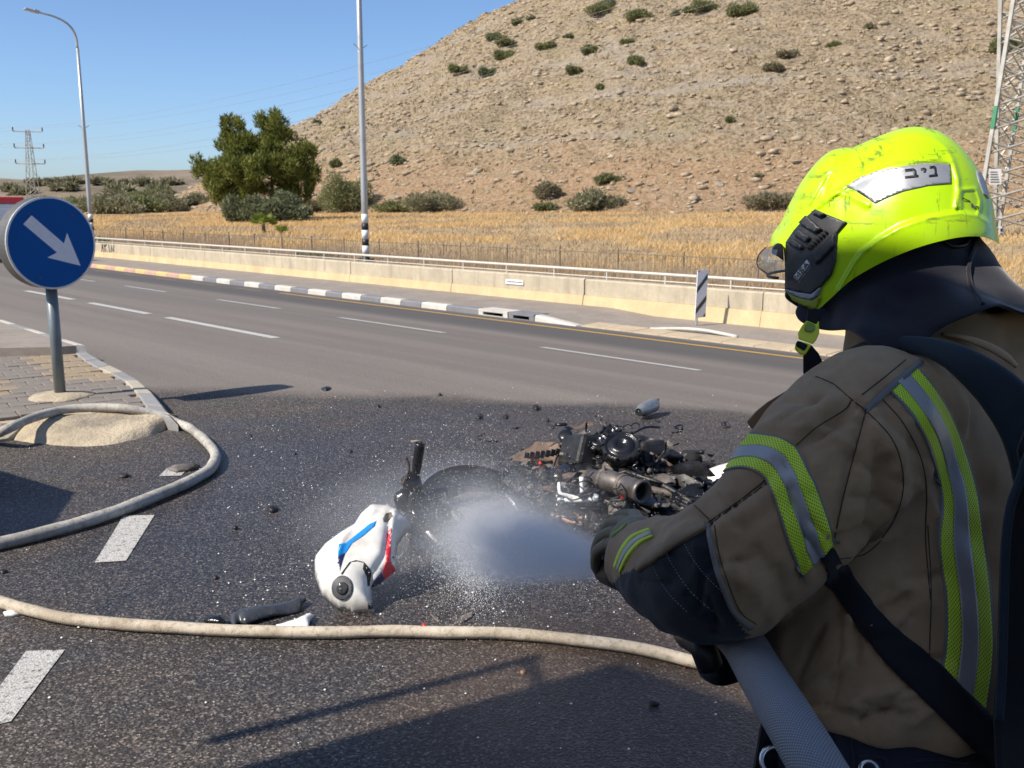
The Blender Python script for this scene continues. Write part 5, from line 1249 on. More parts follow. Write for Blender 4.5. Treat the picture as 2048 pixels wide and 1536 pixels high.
# front wheel, fork, handlebar
def torus(c, ax, R, r, seg=48, m=10, a0=0, a1=2 * math.pi, fl=1.0):
    ax = ax.normalized(); a = ax.orthogonal().normalized(); u = ax.cross(a); closed = abs(a1 - a0 - 2 * math.pi) < 1e-3; rings = []
    for k in range(seg + (0 if closed else 1)):
        an = a0 + (a1 - a0) * k / seg; d = a * math.cos(an) + u * math.sin(an); rings.append([c + d * (R + r * math.cos(b)) + ax * (r * fl * math.sin(b)) for b in np.linspace(0, 2 * math.pi, m + 1)[:-1]])
    mb = MB().loft(rings, True, not closed)
    if closed:
        n = len(rings)
        for k in range(m): k2 = (k + 1) % m; mb.f.append(((n - 1) * m + k, (n - 1) * m + k2, k2, k))
    return mb
wc = W_(950, 1040, .13); wax = Vector((.22, -.50, .84)); 
tyre = wp(torus(wc, wax, .255, .055), 'front_tyre', MAT['char_wet'], True); wp(torus(wc, wax, .20, .016, 40, 8, fl=1.8), 'wheel_rim', MAT['char'], True)
lump(wc - wax.normalized() * .02, (.17, .12, .13), 33, 'burnt_brake_mass', MAT['char'], .4)
for k in range(5):
    a_ = wax.orthogonal().normalized(); b_ = wax.normalized().cross(a_); dv = a_ * math.cos(k * 1.2566) + b_ * math.sin(k * 1.2566); wp(MB().tube([wc + dv * .03, wc + dv * .19], [.02, .012], 6), 'wheel_spoke', MAT['char'], True)
wp(MB().lathe([(.13, -.004), (.135, 0), (.135, .005), (.085, .006), (.085, -.004)], wc + wax.normalized() * .06, wax, 30, False), 'brake_disc', MAT['ash'], True)
rings = []; a_ = wax.orthogonal().normalized(); b_ = wax.normalized().cross(a_); t0_ = W_(885, 990, .25) - wc; t1_ = W_(985, 955, .3) - wc
an0 = math.atan2(t0_.dot(b_), t0_.dot(a_)); an1 = math.atan2(t1_.dot(b_), t1_.dot(a_))
if an1 - an0 > math.pi: an1 -= 2 * math.pi
if an0 - an1 > math.pi: an1 += 2 * math.pi
sg_ = 1 if an1 > an0 else -1
for k in range(18):
    an = an0 - sg_ * .35 + (an1 - an0 + sg_ * .5) * k / 17; d = a_ * math.cos(an) + b_ * math.sin(an); rings.append([wc + d * (.315 + .03 * math.cos(w * 1.3)) + wax.normalized() * (.075 * math.sin(w)) for w in np.linspace(-1.3, 1.3, 9)])
wp(MB().loft(rings, False), 'front_mudguard', M('scorched_mudguard', (.10, .11, .14), .25, .1, .5, 5, dirt=(.02, .02, .02), dscale=5, damt=.95), True)
hb0 = W_(833, 1075, .08); hY = hb0.y
def HY(x, y, dy=0.0): return on_y(x, y, hY + dy)
wp(MB().tube(smooth_path([HY(826, 985), HY(831, 950), HY(836, 915), HY(841, 886)], 4), [.021] * 6 + [.024] * 7, 12), 'handlebar_grip', MAT['char_wet'], True)
wp(MB().tube([HY(842, 888), HY(842, 882), HY(834, 882), HY(822, 884)], .007, 6), 'bar_end', MAT['ash'], True)
wp(MB().tube(smooth_path([HY(806, 968, -.03), HY(812, 955, -.04), HY(818, 938, -.05), HY(816, 924, -.05), HY(811, 914, -.05)], 4), .0065, 6), 'brake_lever', MAT['burnt_brown'], True)
lump(HY(823, 968), (.05, .045, .06), 21, 'switch_housing', MAT['char_wet']); lump(HY(806, 1000), (.045, .05, .055), 22, 'master_cylinder', MAT['char_wet'], .15); lump(HY(829, 1005), (.05, .05, .07), 23, 'triple_clamp', MAT['char_wet']); lump(HY(838, 1040), (.08, .07, .08), 24, 'burnt_headstock', MAT['char_wet']); lump(HY(860, 1055), (.08, .06, .06), 26, 'burnt_clocks', MAT['char'])
wp(MB().tube(smooth_path([HY(838, 998), HY(862, 990, .05), HY(890, 984, .1)], 4), .028, 10), 'steering_damper', MAT['char_wet'], True)
for pts in ([(822, 1020, 0), (832, 1085, -.02), (848, 1140, -.05)], [(850, 1015, .03), (858, 1070, .05), (872, 1110, .02)]): wp(MB().tube(smooth_path([HY(*p) for p in pts], 5), .024, 10), 'fork_leg', MAT['char'], True)
wp(MB().tube(smooth_path([HY(816, 1065, -.03), HY(818, 1095, -.05), HY(826, 1112, -.05), HY(836, 1118, -.05)], 5), .016, 8), 'fork_guard', MAT['muffler'], True)
# white and purple tail panel
plate3('tail_panel', [(1408, 945, .10), (1452, 925, .16), (1475, 945, .12), (1420, 965, .05)], M('scorched_white_panel', (.62, .58, .52), .35, 0, .2, 8, dirt=(.05, .04, .12), dscale=6, damt=.95), .02, 31)
# ================================================================ TANK COVER
tc_ = empty('tank_cover', on_z(700, 1232, 0), 0, 'white motorcycle tank cover with blue and red stripes lying beside the handlebar', 'tank cover')
OUT = [(741, 1017), (781, 1019), (803, 1033), (823, 1055), (808, 1072), (795, 1092), (792, 1127), (797, 1136), (771, 1164), (755, 1178), (744, 1180), (745, 1204), (751, 1232), (707, 1231), (675, 1220), (645, 1194), (630, 1154), (629, 1122), (648, 1097), (680, 1073), (707, 1057), (720, 1036)]
A_ = on_z(707, 1231, .0); Bt = on_y(775, 1017, 4.28)
ey = (Bt - A_).normalized(); ex = Vector((1, .12, 0)); ex = (ex - ey * ex.dot(ey)).normalized(); en = ex.cross(ey).normalized()
if en.dot(CAM - A_) < 0: en = -en
def onplane(x, y, P0, nrm): r = ray(x, y); return CAM + r * ((P0 - CAM).dot(nrm) / r.dot(nrm))
pts, tris, Bd = cdt_poly([tuple(map(float, p)) for p in OUT], 5.0); P3 = []
def seg_d(x, y, a, b):
    ax_, ay_ = a; bx_, by_ = b; L2 = (bx_ - ax_) ** 2 + (by_ - ay_) ** 2; t_ = max(0, min(1, ((x - ax_) * (bx_ - ax_) + (y - ay_) * (by_ - ay_)) / L2)); return math.hypot(x - ax_ - t_ * (bx_ - ax_), y - ay_ - t_ * (by_ - ay_))
def poly_d(x, y, pl): return min(seg_d(x, y, a, b) for a, b in zip(pl, pl[1:]))
creases = [([(748, 1050), (705, 1080), (688, 1104), (680, 1138)], .006), ([(781, 1055), (775, 1100), (768, 1135), (740, 1174)], -.008), ([(793, 1040), (784, 1060), (783, 1110)], .006)]
for (x, y) in pts:
    dd = min(seg_d(x, y, a, b) for a, b in zip(OUT, OUT[1:] + OUT[:1])); f = min(1.0, dd / 52.0); h = .115 * math.sqrt(max(0, 1 - (1 - f) ** 2.6))
    for pl_, am in creases: h += 2.0 * am * math.exp(-(poly_d(x, y, pl_) / 5.0) ** 2)
    P3.append(onplane(x, y, A_ - en * .03, en) + en * h)
me = shell_mesh('cover_shell', P3, tris, M('tank_white', (.70, .69, .655), .32, 0, .06, 6, dirt=(.30, .235, .165), dscale=4.0, damt=.75), .03); shell_o = child_world(link_mesh('cover_shell', me), tc_)
TS = Surf([shell_o])
MAT['blue_decal'] = M('blue_decal', (.01, .24, .62), .35, 0, .06); MAT['navy_decal'] = M('navy_decal', (.015, .02, .085), .35, 0, .1); MAT['red_decal'] = M('red_decal', (.66, .012, .03), .35, 0, .06)
def z2(pts_): return [(600 + X / 3.746, 860 + Y / 3.746) for X, Y in pts_]
patch(TS, 'blue_stripe', z2([(572, 682), (560, 720), (480, 790), (390, 850), (345, 920), (300, 945), (282, 940), (292, 855), (345, 845), (440, 770), (520, 705)]), MAT['blue_decal'], .0015, .001, 3, tc_)
patch(TS, 'navy_tip', z2([(283, 946), (340, 925), (318, 985), (300, 1055), (290, 1000)]), MAT['navy_decal'], .0015, .001, 3, tc_)
patch(TS, 'red_stripe', z2([(684, 732), (680, 980), (716, 1050), (630, 1125), (618, 1060), (642, 985), (650, 780)]), MAT['red_decal'], .0015, .001, 3, tc_)
patch(TS, 'navy_tip', z2([(612, 1065), (632, 1125), (570, 1165), (530, 1182), (560, 1120)]), MAT['navy_decal'], .0015, .001, 3, tc_)
patch(TS, 'seat_gap', z2([(305, 1078), (370, 990), (420, 975), (480, 990), (525, 1040), (535, 1080), (520, 1170), (505, 1170), (500, 1100), (470, 1040), (478, 995), (430, 985), (385, 990), (340, 1050), (320, 1085)]), MAT['soot'], .001, .001, 3, tc_)
patch(TS, 'filler_cap', [(685 + 20.5 * math.cos(a) * 1.0, 1175.5 + 23.5 * math.sin(a)) for a in np.linspace(0, 2 * math.pi, 25)[:-1]], MAT['grey_plastic'], .006, .004, 4, tc_)
patch(TS, 'cap_ring', [(686 + 11 * math.cos(a), 1177 + 12 * math.sin(a)) for a in np.linspace(0, 2 * math.pi, 17)[:-1]], MAT['tyre'], .009, .003, 4, tc_)
for x_ in ((682, 1171), (683, 1178)): patch(TS, 'cap_screw', [(x_[0] + 2.4 * math.cos(a), x_[1] + 2.4 * math.sin(a)) for a in np.linspace(0, 2 * math.pi, 9)[:-1]], MAT['chrome'], .0125, .001, 2, tc_)
patch(TS, 'vent_slot', z2([(346, 1110), (370, 1115), (398, 1205), (378, 1212)]), MAT['soot'], .002, .001, 3, tc_)
patch(TS, 'ignition_recess', z2([(620, 665), (640, 625), (685, 615), (695, 645), (660, 690), (625, 690)]), MAT['ash'], .001, .001, 3, tc_)
patch(TS, 'black_tab', z2([(505, 1300), (540, 1296), (548, 1340), (510, 1340)]), MAT['soot'], .001, .001, 3, tc_)
for X_, Y_ in ((287, 995), (598, 1150), (698, 955)): patch(TS, 'screw', [(600 + X_ / 3.746 + 2 * math.cos(a), 860 + Y_ / 3.746 + 2 * math.sin(a)) for a in np.linspace(0, 2 * math.pi, 9)[:-1]], MAT['grey_plastic'], .002, .001, 1.5, tc_)
# ================================================================ DEBRIS ON THE ROAD
def shard(pts, mat, label, z=.012, amp=.01, name='fairing_shard', thick=.006, dome=.02, cat='debris'):
    p_, t_, B = cdt_poly([tuple(map(float, q)) for q in pts], 5); P = []
    for x, y in p_:
        dd = min(seg_d(x, y, a, b) for a, b in zip(pts, pts[1:] + pts[:1])); q = on_z(x, y, z); P.append(q + Vector((0, 0, dome * min(1, dd / 8.0) + amp * mnoise.noise(q * 9))))
    return tag(link_mesh(name, shell_mesh(name, P, t_, mat, thick + z * .5)), label, cat)
shard([(455, 1230), (470, 1222), (540, 1205), (590, 1198), (612, 1200), (600, 1218), (540, 1232), (490, 1246), (478, 1240), (468, 1252), (462, 1243)], M('grey_black_fairing', (.045, .048, .055), .3, 0, .3, 8), 'long dark grey fairing piece lying against the cream hose', .018, .022, dome=.022)
shard([(408, 1242), (420, 1234), (446, 1231), (452, 1242), (440, 1247), (420, 1245)], MAT['char_wet'], 'charred lump stuck to the grey fairing piece', .03, .01, 'charred_lump', dome=.025)
shard([(552, 1250), (590, 1240), (612, 1230), (619, 1226), (628, 1231), (620, 1242), (618, 1252), (590, 1254)], MAT['white_plastic'], 'pointed white plastic shard behind the cream hose', .02, .006)
shard([(6, 1224), (24, 1219), (40, 1222), (42, 1227), (26, 1230), (8, 1230)], MAT['white_plastic'], 'small white plastic shard below the cream hose end', .01, .004)
shard([(334, 935), (350, 929), (385, 926), (400, 930), (380, 937), (352, 941)], MAT['ash'], 'pale grey metal shard beside the hose loop', .02, .008)
shard([(860, 1226), (876, 1232), (885, 1242), (872, 1240)], MAT['ash'], 'thin pale shard in the water below the forks', .006, .004, dome=.004)
shard([(908, 1246), (925, 1230), (948, 1222), (945, 1232), (925, 1244)], MAT['ash'], 'slim pale shard in the spray nearest the cream hose', .006, .004, dome=.004)
shard([(1362, 1322), (1374, 1320), (1380, 1328), (1370, 1333)], MAT['red_plastic'], 'small red plastic chip at the edge of the cream hose', .012, .002)
shard([(843, 1248), (850, 1246), (852, 1252), (846, 1253)], MAT['red_plastic'], 'tiny red plastic chip behind the middle of the cream hose', .012, .002)
shard([(1040, 1340), (1050, 1338), (1052, 1343), (1043, 1345)], MAT['copper'], 'tiny orange chip in the wet shadow', .008, .002)
cr = [(652, 776, 20, 8), (957, 832, 22, 12), (1012, 831, 12, 8), (1072, 813, 16, 8), (246, 949, 36, 12), (545, 1016, 24, 12), (1308, 1404, 22, 8), (430, 1152, 14, 8), (905, 1148, 10, 6), (757, 811, 10, 6), (1448, 846, 14, 7), (1095, 838, 8, 6), (880, 787, 7, 4), (430, 894, 8, 6), (5, 1140, 18, 8), (500, 870, 8, 5), (590, 905, 8, 4), (700, 900, 8, 4), (1105, 852, 8, 5), (470, 1055, 14, 6)]
for i, (x, y, w, h) in enumerate(cr):
    pts = [(x + w * .5 * math.cos(a) * random.uniform(.6, 1.1), y + h * .5 * math.sin(a) * random.uniform(.6, 1.1)) for a in np.linspace(0, 2 * math.pi, 10)[:-1]]
    shard(pts, MAT['char'], 'black charred crumb lying on the dark asphalt', .012, .012, 'charred_crumb', .008, .02, 'debris')['group'] = 'charred crumbs scattered on the asphalt'
cn0, cn1 = on_z(1277, 824, .05), on_z(1311, 808, .06); ax = (cn1 - cn0).normalized(); Lc = (cn1 - cn0).length
cn = empty('silencer_canister', cn0, 0, 'dented grey silencer canister lying alone beyond the wreck', 'canister')
child_world(MB().lathe([(.03, 0), (.036, .01), (.036, .05), (.056, .08), (.058, Lc - .04), (.045, Lc - .01), (.02, Lc)], cn0, ax, 20, False).build('shell', M('grey_aluminium', (.30, .31, .31), .4, .6, .15, 10), None, True, fix=True), cn)
child_world(MB().tube([cn1 - ax * .02, cn1 + ax * .05 + Vector((0, 0, .03))], [.018, .012], 8).build('stub', MAT['ash'], None, True), cn)
child_world(MB().lathe([(.002, 0), (.03, 0), (.03, .002)], cn0 + ax * .008, ax, 16).build('mouth', MAT['soot'], None, fix=True), cn)
# pale grit and foam flecks
V = []; F = []
for k in range(420):
    x, y = (random.uniform(420, 1500), random.uniform(780, 1240)) if k % 4 else (random.uniform(0, 1500), random.uniform(850, 1500)); p = on_z(x, y, .004); s = random.uniform(.002, .006); b = len(V)
    V += [p + Vector((s, 0, 0)), p + Vector((0, s, 0)), p + Vector((-s, 0, 0)), p + Vector((0, -s, 0)), p + Vector((0, 0, s))]; F += [(b, b + 1, b + 4), (b + 1, b + 2, b + 4), (b + 2, b + 3, b + 4), (b + 3, b, b + 4)]
tag(link_mesh('glass_grit', np_mesh('glass_grit', [tuple(v) for v in V], F, MAT['white_plastic'])), 'bright specks of broken glass and grit on the wet asphalt', 'grit', kind='stuff')
# ================================================================ FIREFIGHTER
def mat_cloth(name, col, var=.2, weave=900.0, bump=.25, rough=.9, dirt=None, sheen=.15):
    t = NT(name); a = tuple(c * (1 - var) for c in col); b = tuple(c * (1 + var) for c in col)
    c = t.mix(t.mapr(t.noise(9, 6, .65), .3, .7), a, b); c = t.mix(t.mapr(t.noise(34, 4, .6), .45, .75, 0, .35), c, tuple(x * .7 for x in col))
    if dirt: c = t.mix(t.mapr(t.noise(5, 6, .7), .5, .75, 0, .55), c, dirt)
    t.base(c); t.rough(rough); t.spec(.2); t.bsdf.inputs['Sheen Weight'].default_value = sheen
    t.bump(t.math('ADD', t.noise(420, 3, .6), t.math('MULTIPLY', t.noise(90, 3), .8)), bump, .0015); return t.m
def mat_lime():
    t = NT('lime_mesh_tape'); uv = t.co('UV'); s = t.sep(uv)
    def dots(ou, ov):
        u = t.math('SUBTRACT', t.math('FRACT', t.math('ADD', t.math('MULTIPLY', s[0], 190.0), ou)), .5); v = t.math('SUBTRACT', t.math('FRACT', t.math('ADD', t.math('MULTIPLY', s[1], 190.0), ov)), .5)
        return t.math('ADD', t.math('POWER', t.math('ABSOLUTE', u), 2.0), t.math('POWER', t.math('ABSOLUTE', v), 2.0))
    d = t.math('MINIMUM', dots(0.0, 0.0), dots(.5, .5)); m = t.mapr(d, .025, .055)
    c = t.mix(m, (.22, .33, .025), t.mix(t.mapr(t.noise(12, 4), .3, .7), (.70, .97, .04), (.80, 1.0, .07))); t.base(c); t.rough(.6); t.bump(m, .35, .001); return t.m
def mat_grey_tape():
    t = NT('silver_reflective_tape'); s = t.sep(t.co('UV')); w = t.math('SINE', t.math('MULTIPLY', t.math('ADD', s[0], s[1]), 1900.0))
    t.base(t.mix(t.mapr(w, -1, 1), (.33, .32, .32), (.50, .485, .48))); t.rough(.42); t.metal(.15); t.bump(w, .15, .0006); return t.m
MAT['jacket'] = mat_cloth('khaki_jacket', (.41, .275, .155), dirt=(.28, .165, .09))
MAT['jacket_trim'] = mat_cloth('khaki_trim', (.33, .23, .135))
MAT['navy'] = mat_cloth('navy_padding', (.013, .017, .024), .25, 700, .3, .75)
MAT['hood'] = mat_cloth('navy_hood', (.022, .022, .032), .25, 500, .35, .95, sheen=.4)
MAT['strap'] = mat_cloth('black_strap', (.012, .013, .017), .2, 1200, .3, .7)
MAT['strap_blue'] = mat_cloth('dark_blue_strap', (.013, .024, .036), .25, 800, .25, .6)
MAT['trousers'] = mat_cloth('navy_trousers', (.022, .025, .038), .25, 800, .3, .85)
MAT['glove'] = mat_cloth('drab_glove', (.30, .25, .165), .3, 600, .35, .8)
MAT['lime'] = mat_lime(); MAT['silver'] = mat_grey_tape()
MAT['piping'] = M('grey_piping', (.20, .19, .175), .5); MAT['thread'] = M('thread', (.075, .055, .036), .9); MAT['pale_thread'] = M('pale_thread', (.25, .25, .26), .9)
MAT['skin'] = M('skin', (.46, .29, .20), .5, 0, .1, 20)
def mat_helmet():
    t = NT('fluorescent_shell'); c = t.mix(t.noise(4, 3), (.41, .68, .001), (.48, .76, .002))
    sc = t.noise(1, 5, .7, vec=t.mapping(scale=(14, 14, 90), rot=(.3, .5, .2))); sc2 = t.noise(1, 5, .7, vec=t.mapping(scale=(120, 30, 16), rot=(.2, -.5, .9)))
    zone = t.mapr(t.sep(t.co())[2], 1.60, 1.70); m = t.math('MULTIPLY', t.math('MAXIMUM', t.mapr(sc, .56, .61), t.mapr(sc2, .565, .615)), zone)
    m = t.math('MULTIPLY', m, t.mapr(t.noise(16, 3), .47, .62)); c = t.mix(t.math('MULTIPLY', m, .75), c, (.12, .14, .02)); t.base(c); t.rough(t.mapr(t.noise(30, 4), .3, .7, .22, .38)); t.spec(.35)
    t.bsdf.inputs['Coat Weight'].default_value = .12; t.bsdf.inputs['Coat Roughness'].default_value = .12; return t.m
MAT['helmet'] = mat_helmet(); MAT['helm_black'] = M('matt_black_plastic', (.018, .019, .022), .45, 0, .25, 20, bump=.2, bscale=300, bdist=.0006, dirt=(.07, .065, .06), dscale=25, damt=.4)
MAT['helm_dark'] = M('helmet_liner', (.006, .006, .007), .9)
MAT['sticker'] = M('silver_sticker', (.30, .31, .335), .38, .25, .06, 40)
MAT['ink'] = M('black_ink', (.010, .011, .016), .5)
MAT['olive_shade'] = M('olive_yellow_shade', (.26, .33, .02), .2, 0, .1, 12)  # dark olive: shade painted on the helmet's lower front; also buckle tongue
MAT['buckle'] = M('lime_buckle', (.85, .95, .012), .35)
t = NT('clear_visor'); tr = t.n('ShaderNodeBsdfTransparent'); gl = t.n('ShaderNodeBsdfGlossy'); gl.inputs['Roughness'].default_value = .05; tr.inputs[0].default_value = (.78, .80, .78, 1); fr = t.n('ShaderNodeLayerWeight'); fr.inputs[0].default_value = .35
mx = t.n('ShaderNodeMixShader'); t.L.new(t.mapr(fr.outputs['Facing'], 0, 1, .05, .45), mx.inputs[0]); t.L.new(tr.outputs[0], mx.inputs[1]); t.L.new(gl.outputs[0], mx.inputs[2]); t.L.new(mx.outputs[0], t.out.inputs[0]); MAT['visor'] = t.m
FB = Vector((-.45, .893, 0)).normalized(); SB = Vector((-FB.y, FB.x, 0))          # facing, left side
CS = Vector((.605, 1.345, 1.42))
ff = empty('person', (.58, 1.22, 0), 0, 'firefighter in khaki jacket, dark trousers and fluorescent yellow helmet aiming a hose at the wreck', 'person')
def remesh(name, mb, vox, iters=6, mat=None):
    me = mb.mesh('tmp_' + name); o = bpy.data.objects.new('tmp_' + name, me); COL.objects.link(o); md = o.modifiers.new('r', 'REMESH'); md.mode = 'VOXEL'; md.voxel_size = vox
    dg = bpy.context.evaluated_depsgraph_get(); dg.update(); ev = o.evaluated_get(dg); m2 = bpy.data.meshes.new_from_object(ev); m2.name = name; bpy.data.objects.remove(o)
    n = len(m2.vertices); V = np.zeros(n * 3, np.float32); m2.vertices.foreach_get('co', V); V = V.reshape(-1, 3); E = np.zeros(len(m2.edges) * 2, np.int32); m2.edges.foreach_get('vertices', E); E = E.reshape(-1, 2)
    deg = np.zeros(n); np.add.at(deg, E[:, 0], 1); np.add.at(deg, E[:, 1], 1)
    for it in range(iters):
        for lam in (.5, -.52):
            A = np.zeros_like(V); np.add.at(A, E[:, 0], V[E[:, 1]]); np.add.at(A, E[:, 1], V[E[:, 0]]); V = V + lam * (A / deg[:, None] - V)
    m2.vertices.foreach_set('co', V.ravel().astype(np.float32)); m2.update(); m2.polygons.foreach_set('use_smooth', [True] * len(m2.polygons)); m2.materials.clear()
    if mat: m2.materials.append(mat)
    return m2
def ellring(c, ax_, ay_, a, b, n=40, ex=2.3):
    R_ = []
    for k in range(n):
        th = 2 * math.pi * k / n; x, y = math.cos(th), math.sin(th); R_.append(Vector(c) + ax_ * (a * math.copysign(abs(x) ** (2 / ex), x)) + ay_ * (b * math.copysign(abs(y) ** (2 / ex), y)))
    return R_
def torso_rings(grow=0.0, zmin=0.0):
    T_ = [(1.052, .560, 1.24, .195, .152), (1.060, .560, 1.242, .216, .172), (1.08, .562, 1.246, .222, .178), (1.15, .570, 1.265, .222, .178), (1.25, .582, 1.295, .225, .172), (1.33, .594, 1.322, .232, .16), (1.40, .604, 1.345, .225, .14), (1.445, .607, 1.358, .185, .12), (1.475, .610, 1.366, .15, .115), (1.51, .610, 1.372, .13, .118), (1.56, .606, 1.382, .125, .118)]
    return [ellring((x, y, z), SB, FB, a + grow, b + grow) for z, x, y, a, b in T_ if z >= zmin]
SLV = [(1790, 850, 1.30, .10), (1740, 850, 1.265, .104), (1690, 890, 1.235, .100), (1625, 958, 1.215, .094), (1555, 1040, 1.225, .090), (1490, 1110, 1.25, .0925), (1430, 1150, 1.30, .094), (1375, 1152, 1.37, .086), (1325, 1135, 1.46, .075), (1292, 1118, 1.55, .066)]
def sleeve(mb, S_, grow=0.0):
    P = smooth_path([at_depth(x, y, D) for x, y, D, r in S_], 5); R_ = smooth_path([Vector((r, 0, 0)) for *_, r in S_], 5); mb.tube(P, [r.x + grow for r in R_], 28)
RSH = CS - SB * .185 + Vector((0, 0, -.05)); RPATH = [(RSH + SB * .05, .10), (RSH, .10), (RSH + Vector((-.02, .12, -.12)), .095), (Vector((.70, 1.62, 1.16)), .09), (Vector((.58, 1.66, 1.06)), .08), (Vector((.47, 1.60, 1.03)), .062)]
def rsleeve(mb, grow=0.0):
    P = smooth_path([p for p, r in RPATH], 5); R_ = smooth_path([Vector((r, 0, 0)) for p, r in RPATH], 5); mb.tube(P, [r.x + grow for r in R_], 24)
# body under the clothes: one continuous figure
HC = at_depth(1788, 470, 1.40)
mb = MB().loft([ellring((.556, 1.222, z), SB, FB, .14, .105) for z in (.82, .95)] + torso_rings(-.05, 1.07)); sleeve(mb, SLV, -.035); rsleeve(mb, -.035)
mb.tube([Vector((.60, 1.38, 1.42)), HC + Vector((0, 0, -.05))], [.065, .06], 16)
FH = Vector((-.88, .475, 0)).normalized(); SH = Vector((-FH.y, FH.x, 0))
mb.loft([[HC + Vector((0, 0, .105 * math.sin(b))) + (FH * math.cos(a) * .095 + SH * math.sin(a) * .075) * max(.02, math.cos(b)) for a in np.linspace(0, 2 * math.pi, 21)[:-1]] for b in np.linspace(-1.5, 1.5, 13)])
mb.box(HC + FH * .098 + Vector((0, 0, -.02)), (.02, .02, .04)); mb.loft([ellring(HC + FH * .03 + Vector((0, 0, z)), FH, SH, a, a * .8, 16) for z, a in ((-.14, .03), (-.11, .06), (-.06, .085), (0, .09))])
LEG = []
for s, kx in ((1, (.0, .0)), (-1, (.02, .10))):
    hp_ = Vector((.555, 1.215, .88)) + SB * (.10 * s); kn = hp_ + FB * (.07 + kx[1]) + SB * (.03 * s); kn.z = .48; an_ = kn + FB * (-.05 if s > 0 else .02) + SB * (.02 * s); an_.z = .09; LEG.append((hp_, kn, an_)); mb.tube(smooth_path([hp_, kn, an_], 6), [.085 - .045 * q / 12 for q in range(13)], 16)
body = child_world(link_mesh('body', remesh('body', mb, .010, 3, MAT['skin'])), ff)
# eyes, nose, mouth and ears live on the head below the hood
for s in (-1, 1):
    q = MB().lathe([(.002, 0), (.011, .002), (.009, .006), (.002, .009)], HC + FH * .078 + SH * (.032 * s) + Vector((0, 0, .005)), FH, 12).build('eye', MAT['white_gloss'], None, True); child_world(q, ff)
    q = MB().lathe([(.002, 0), (.016, .002), (.018, .008), (.004, .012)], HC + SH * (.074 * s) - FH * .005 + Vector((0, 0, -.01)), SH * s, 12).build('ear', MAT['skin'], None, True); child_world(q, ff)
q = MB().tube([HC + FH * .083 + SH * -.022 + Vector((0, 0, -.06)), HC + FH * .093 + Vector((0, 0, -.062)), HC + FH * .083 + SH * .022 + Vector((0, 0, -.06))], [.003, .006, .003], 8).build('mouth', M('lips', (.38, .17, .13), .5), None, True); child_world(q, ff)
# trousers and boots
mb = MB().loft([ellring((.556, 1.222 + max(0, z - .9) * .12, z), SB, FB, a, b) for z, a, b in ((.78, .19, .15), (.85, .20, .160), (.95, .206, .165), (1.05, .207, .165), (1.09, .198, .158))])
for hp_, kn, an_ in LEG: mb.tube(smooth_path([hp_, hp_.lerp(kn, .5), kn, kn.lerp(an_, .6), an_ + Vector((0, 0, .05))], 4), [.115 - .035 * q / 16 for q in range(17)], 18)
tro = child_world(link_mesh('trousers', remesh('trousers', mb, .009, 5, MAT['trousers'])), ff)
for hp_, kn, an_ in LEG:
    rings = [ellring(an_ + FB * f + Vector((0, 0, z)), FB, SB, a, b, 18) for z, f, a, b in ((-.09, .05, .14, .05), (-.06, .05, .145, .052), (-.02, .04, .12, .05), (.03, .01, .075, .055), (.10, 0, .06, .055), (.20, 0, .062, .06))]
    child_world(MB().loft(rings).build('boot', MAT['strap'], None, True, fix=True), ff)
# jacket with folds
mb = MB().loft(torso_rings()); sleeve(mb, SLV); rsleeve(mb)
jme = remesh('jacket', mb, .0052, 9, MAT['jacket'])
def z6(pts_): return [(1148 + X / 2.2756, 680 + Y / 2.2756) for X, Y in pts_]
def z7(pts_): return [(1148 + X / 2.2756, 1050 + Y / 2.2756) for X, Y in pts_]
def z5(pts_): return [(1448 + X / 3.0717, 220 + Y / 3.072) for X, Y in pts_]
FOLDS = [(z6([(1190, 940), (1340, 860), (1390, 760), (1405, 700), (1420, 560)]), -.016, 15), (z6([(1240, 985), (1400, 900), (1480, 800), (1495, 650), (1440, 480), (1350, 350)]), .007, 20), (z6([(1330, 320), (1290, 470), (1230, 700), (1185, 910)]), -.009, 9), (z6([(1100, 165), (1180, 200), (1250, 260), (1330, 320)]), -.004, 6), (z6([(1010, 480), (1150, 360), (1290, 300)]), -.006, 8), (z6([(900, 400), (1060, 330), (1180, 290)]), .005, 14),
         (z6([(610, 830), (740, 740), (880, 630)]), -.004, 6), (z6([(520, 750), (560, 800), (605, 830)]), -.004, 6), (z6([(960, 640), (820, 760), (700, 820)]), .005, 18), (z7([(1290, 880), (1360, 850), (1450, 835)]), -.010, 7), (z7([(1180, 830), (1320, 780), (1480, 760)]), .006, 12), (z7([(1130, 470), (1060, 570), (1015, 690)]), -.006, 8), (z7([(1380, 400), (1440, 370), (1520, 330)]), -.012, 10), (z7([(1250, 420), (1380, 460), (1500, 440)]), .007, 14),
         (z7([(1215, 460), (1200, 650), (1175, 840)]), -.002, 4), (z6([(1640, 800), (1610, 1000), (1610, 1180)]), .004, 14), (z6([(1480, 300), (1600, 560), (1640, 800)]), .004, 14), (z6([(1100, 560), (1060, 700), (1150, 900)]), .004, 18), (z7([(700, 200), (850, 300), (900, 420)]), .006, 20), (z7([(830, 120), (930, 260), (870, 440)]), -.005, 12), (z6([(1660, 300), (1800, 500), (1880, 700)]), -.003, 20), (z6([(330, 920), (420, 830), (520, 790)]), -.006, 9), (z6([(300, 860), (380, 800), (440, 760)]), .005, 8)]
rw = random.Random(11)
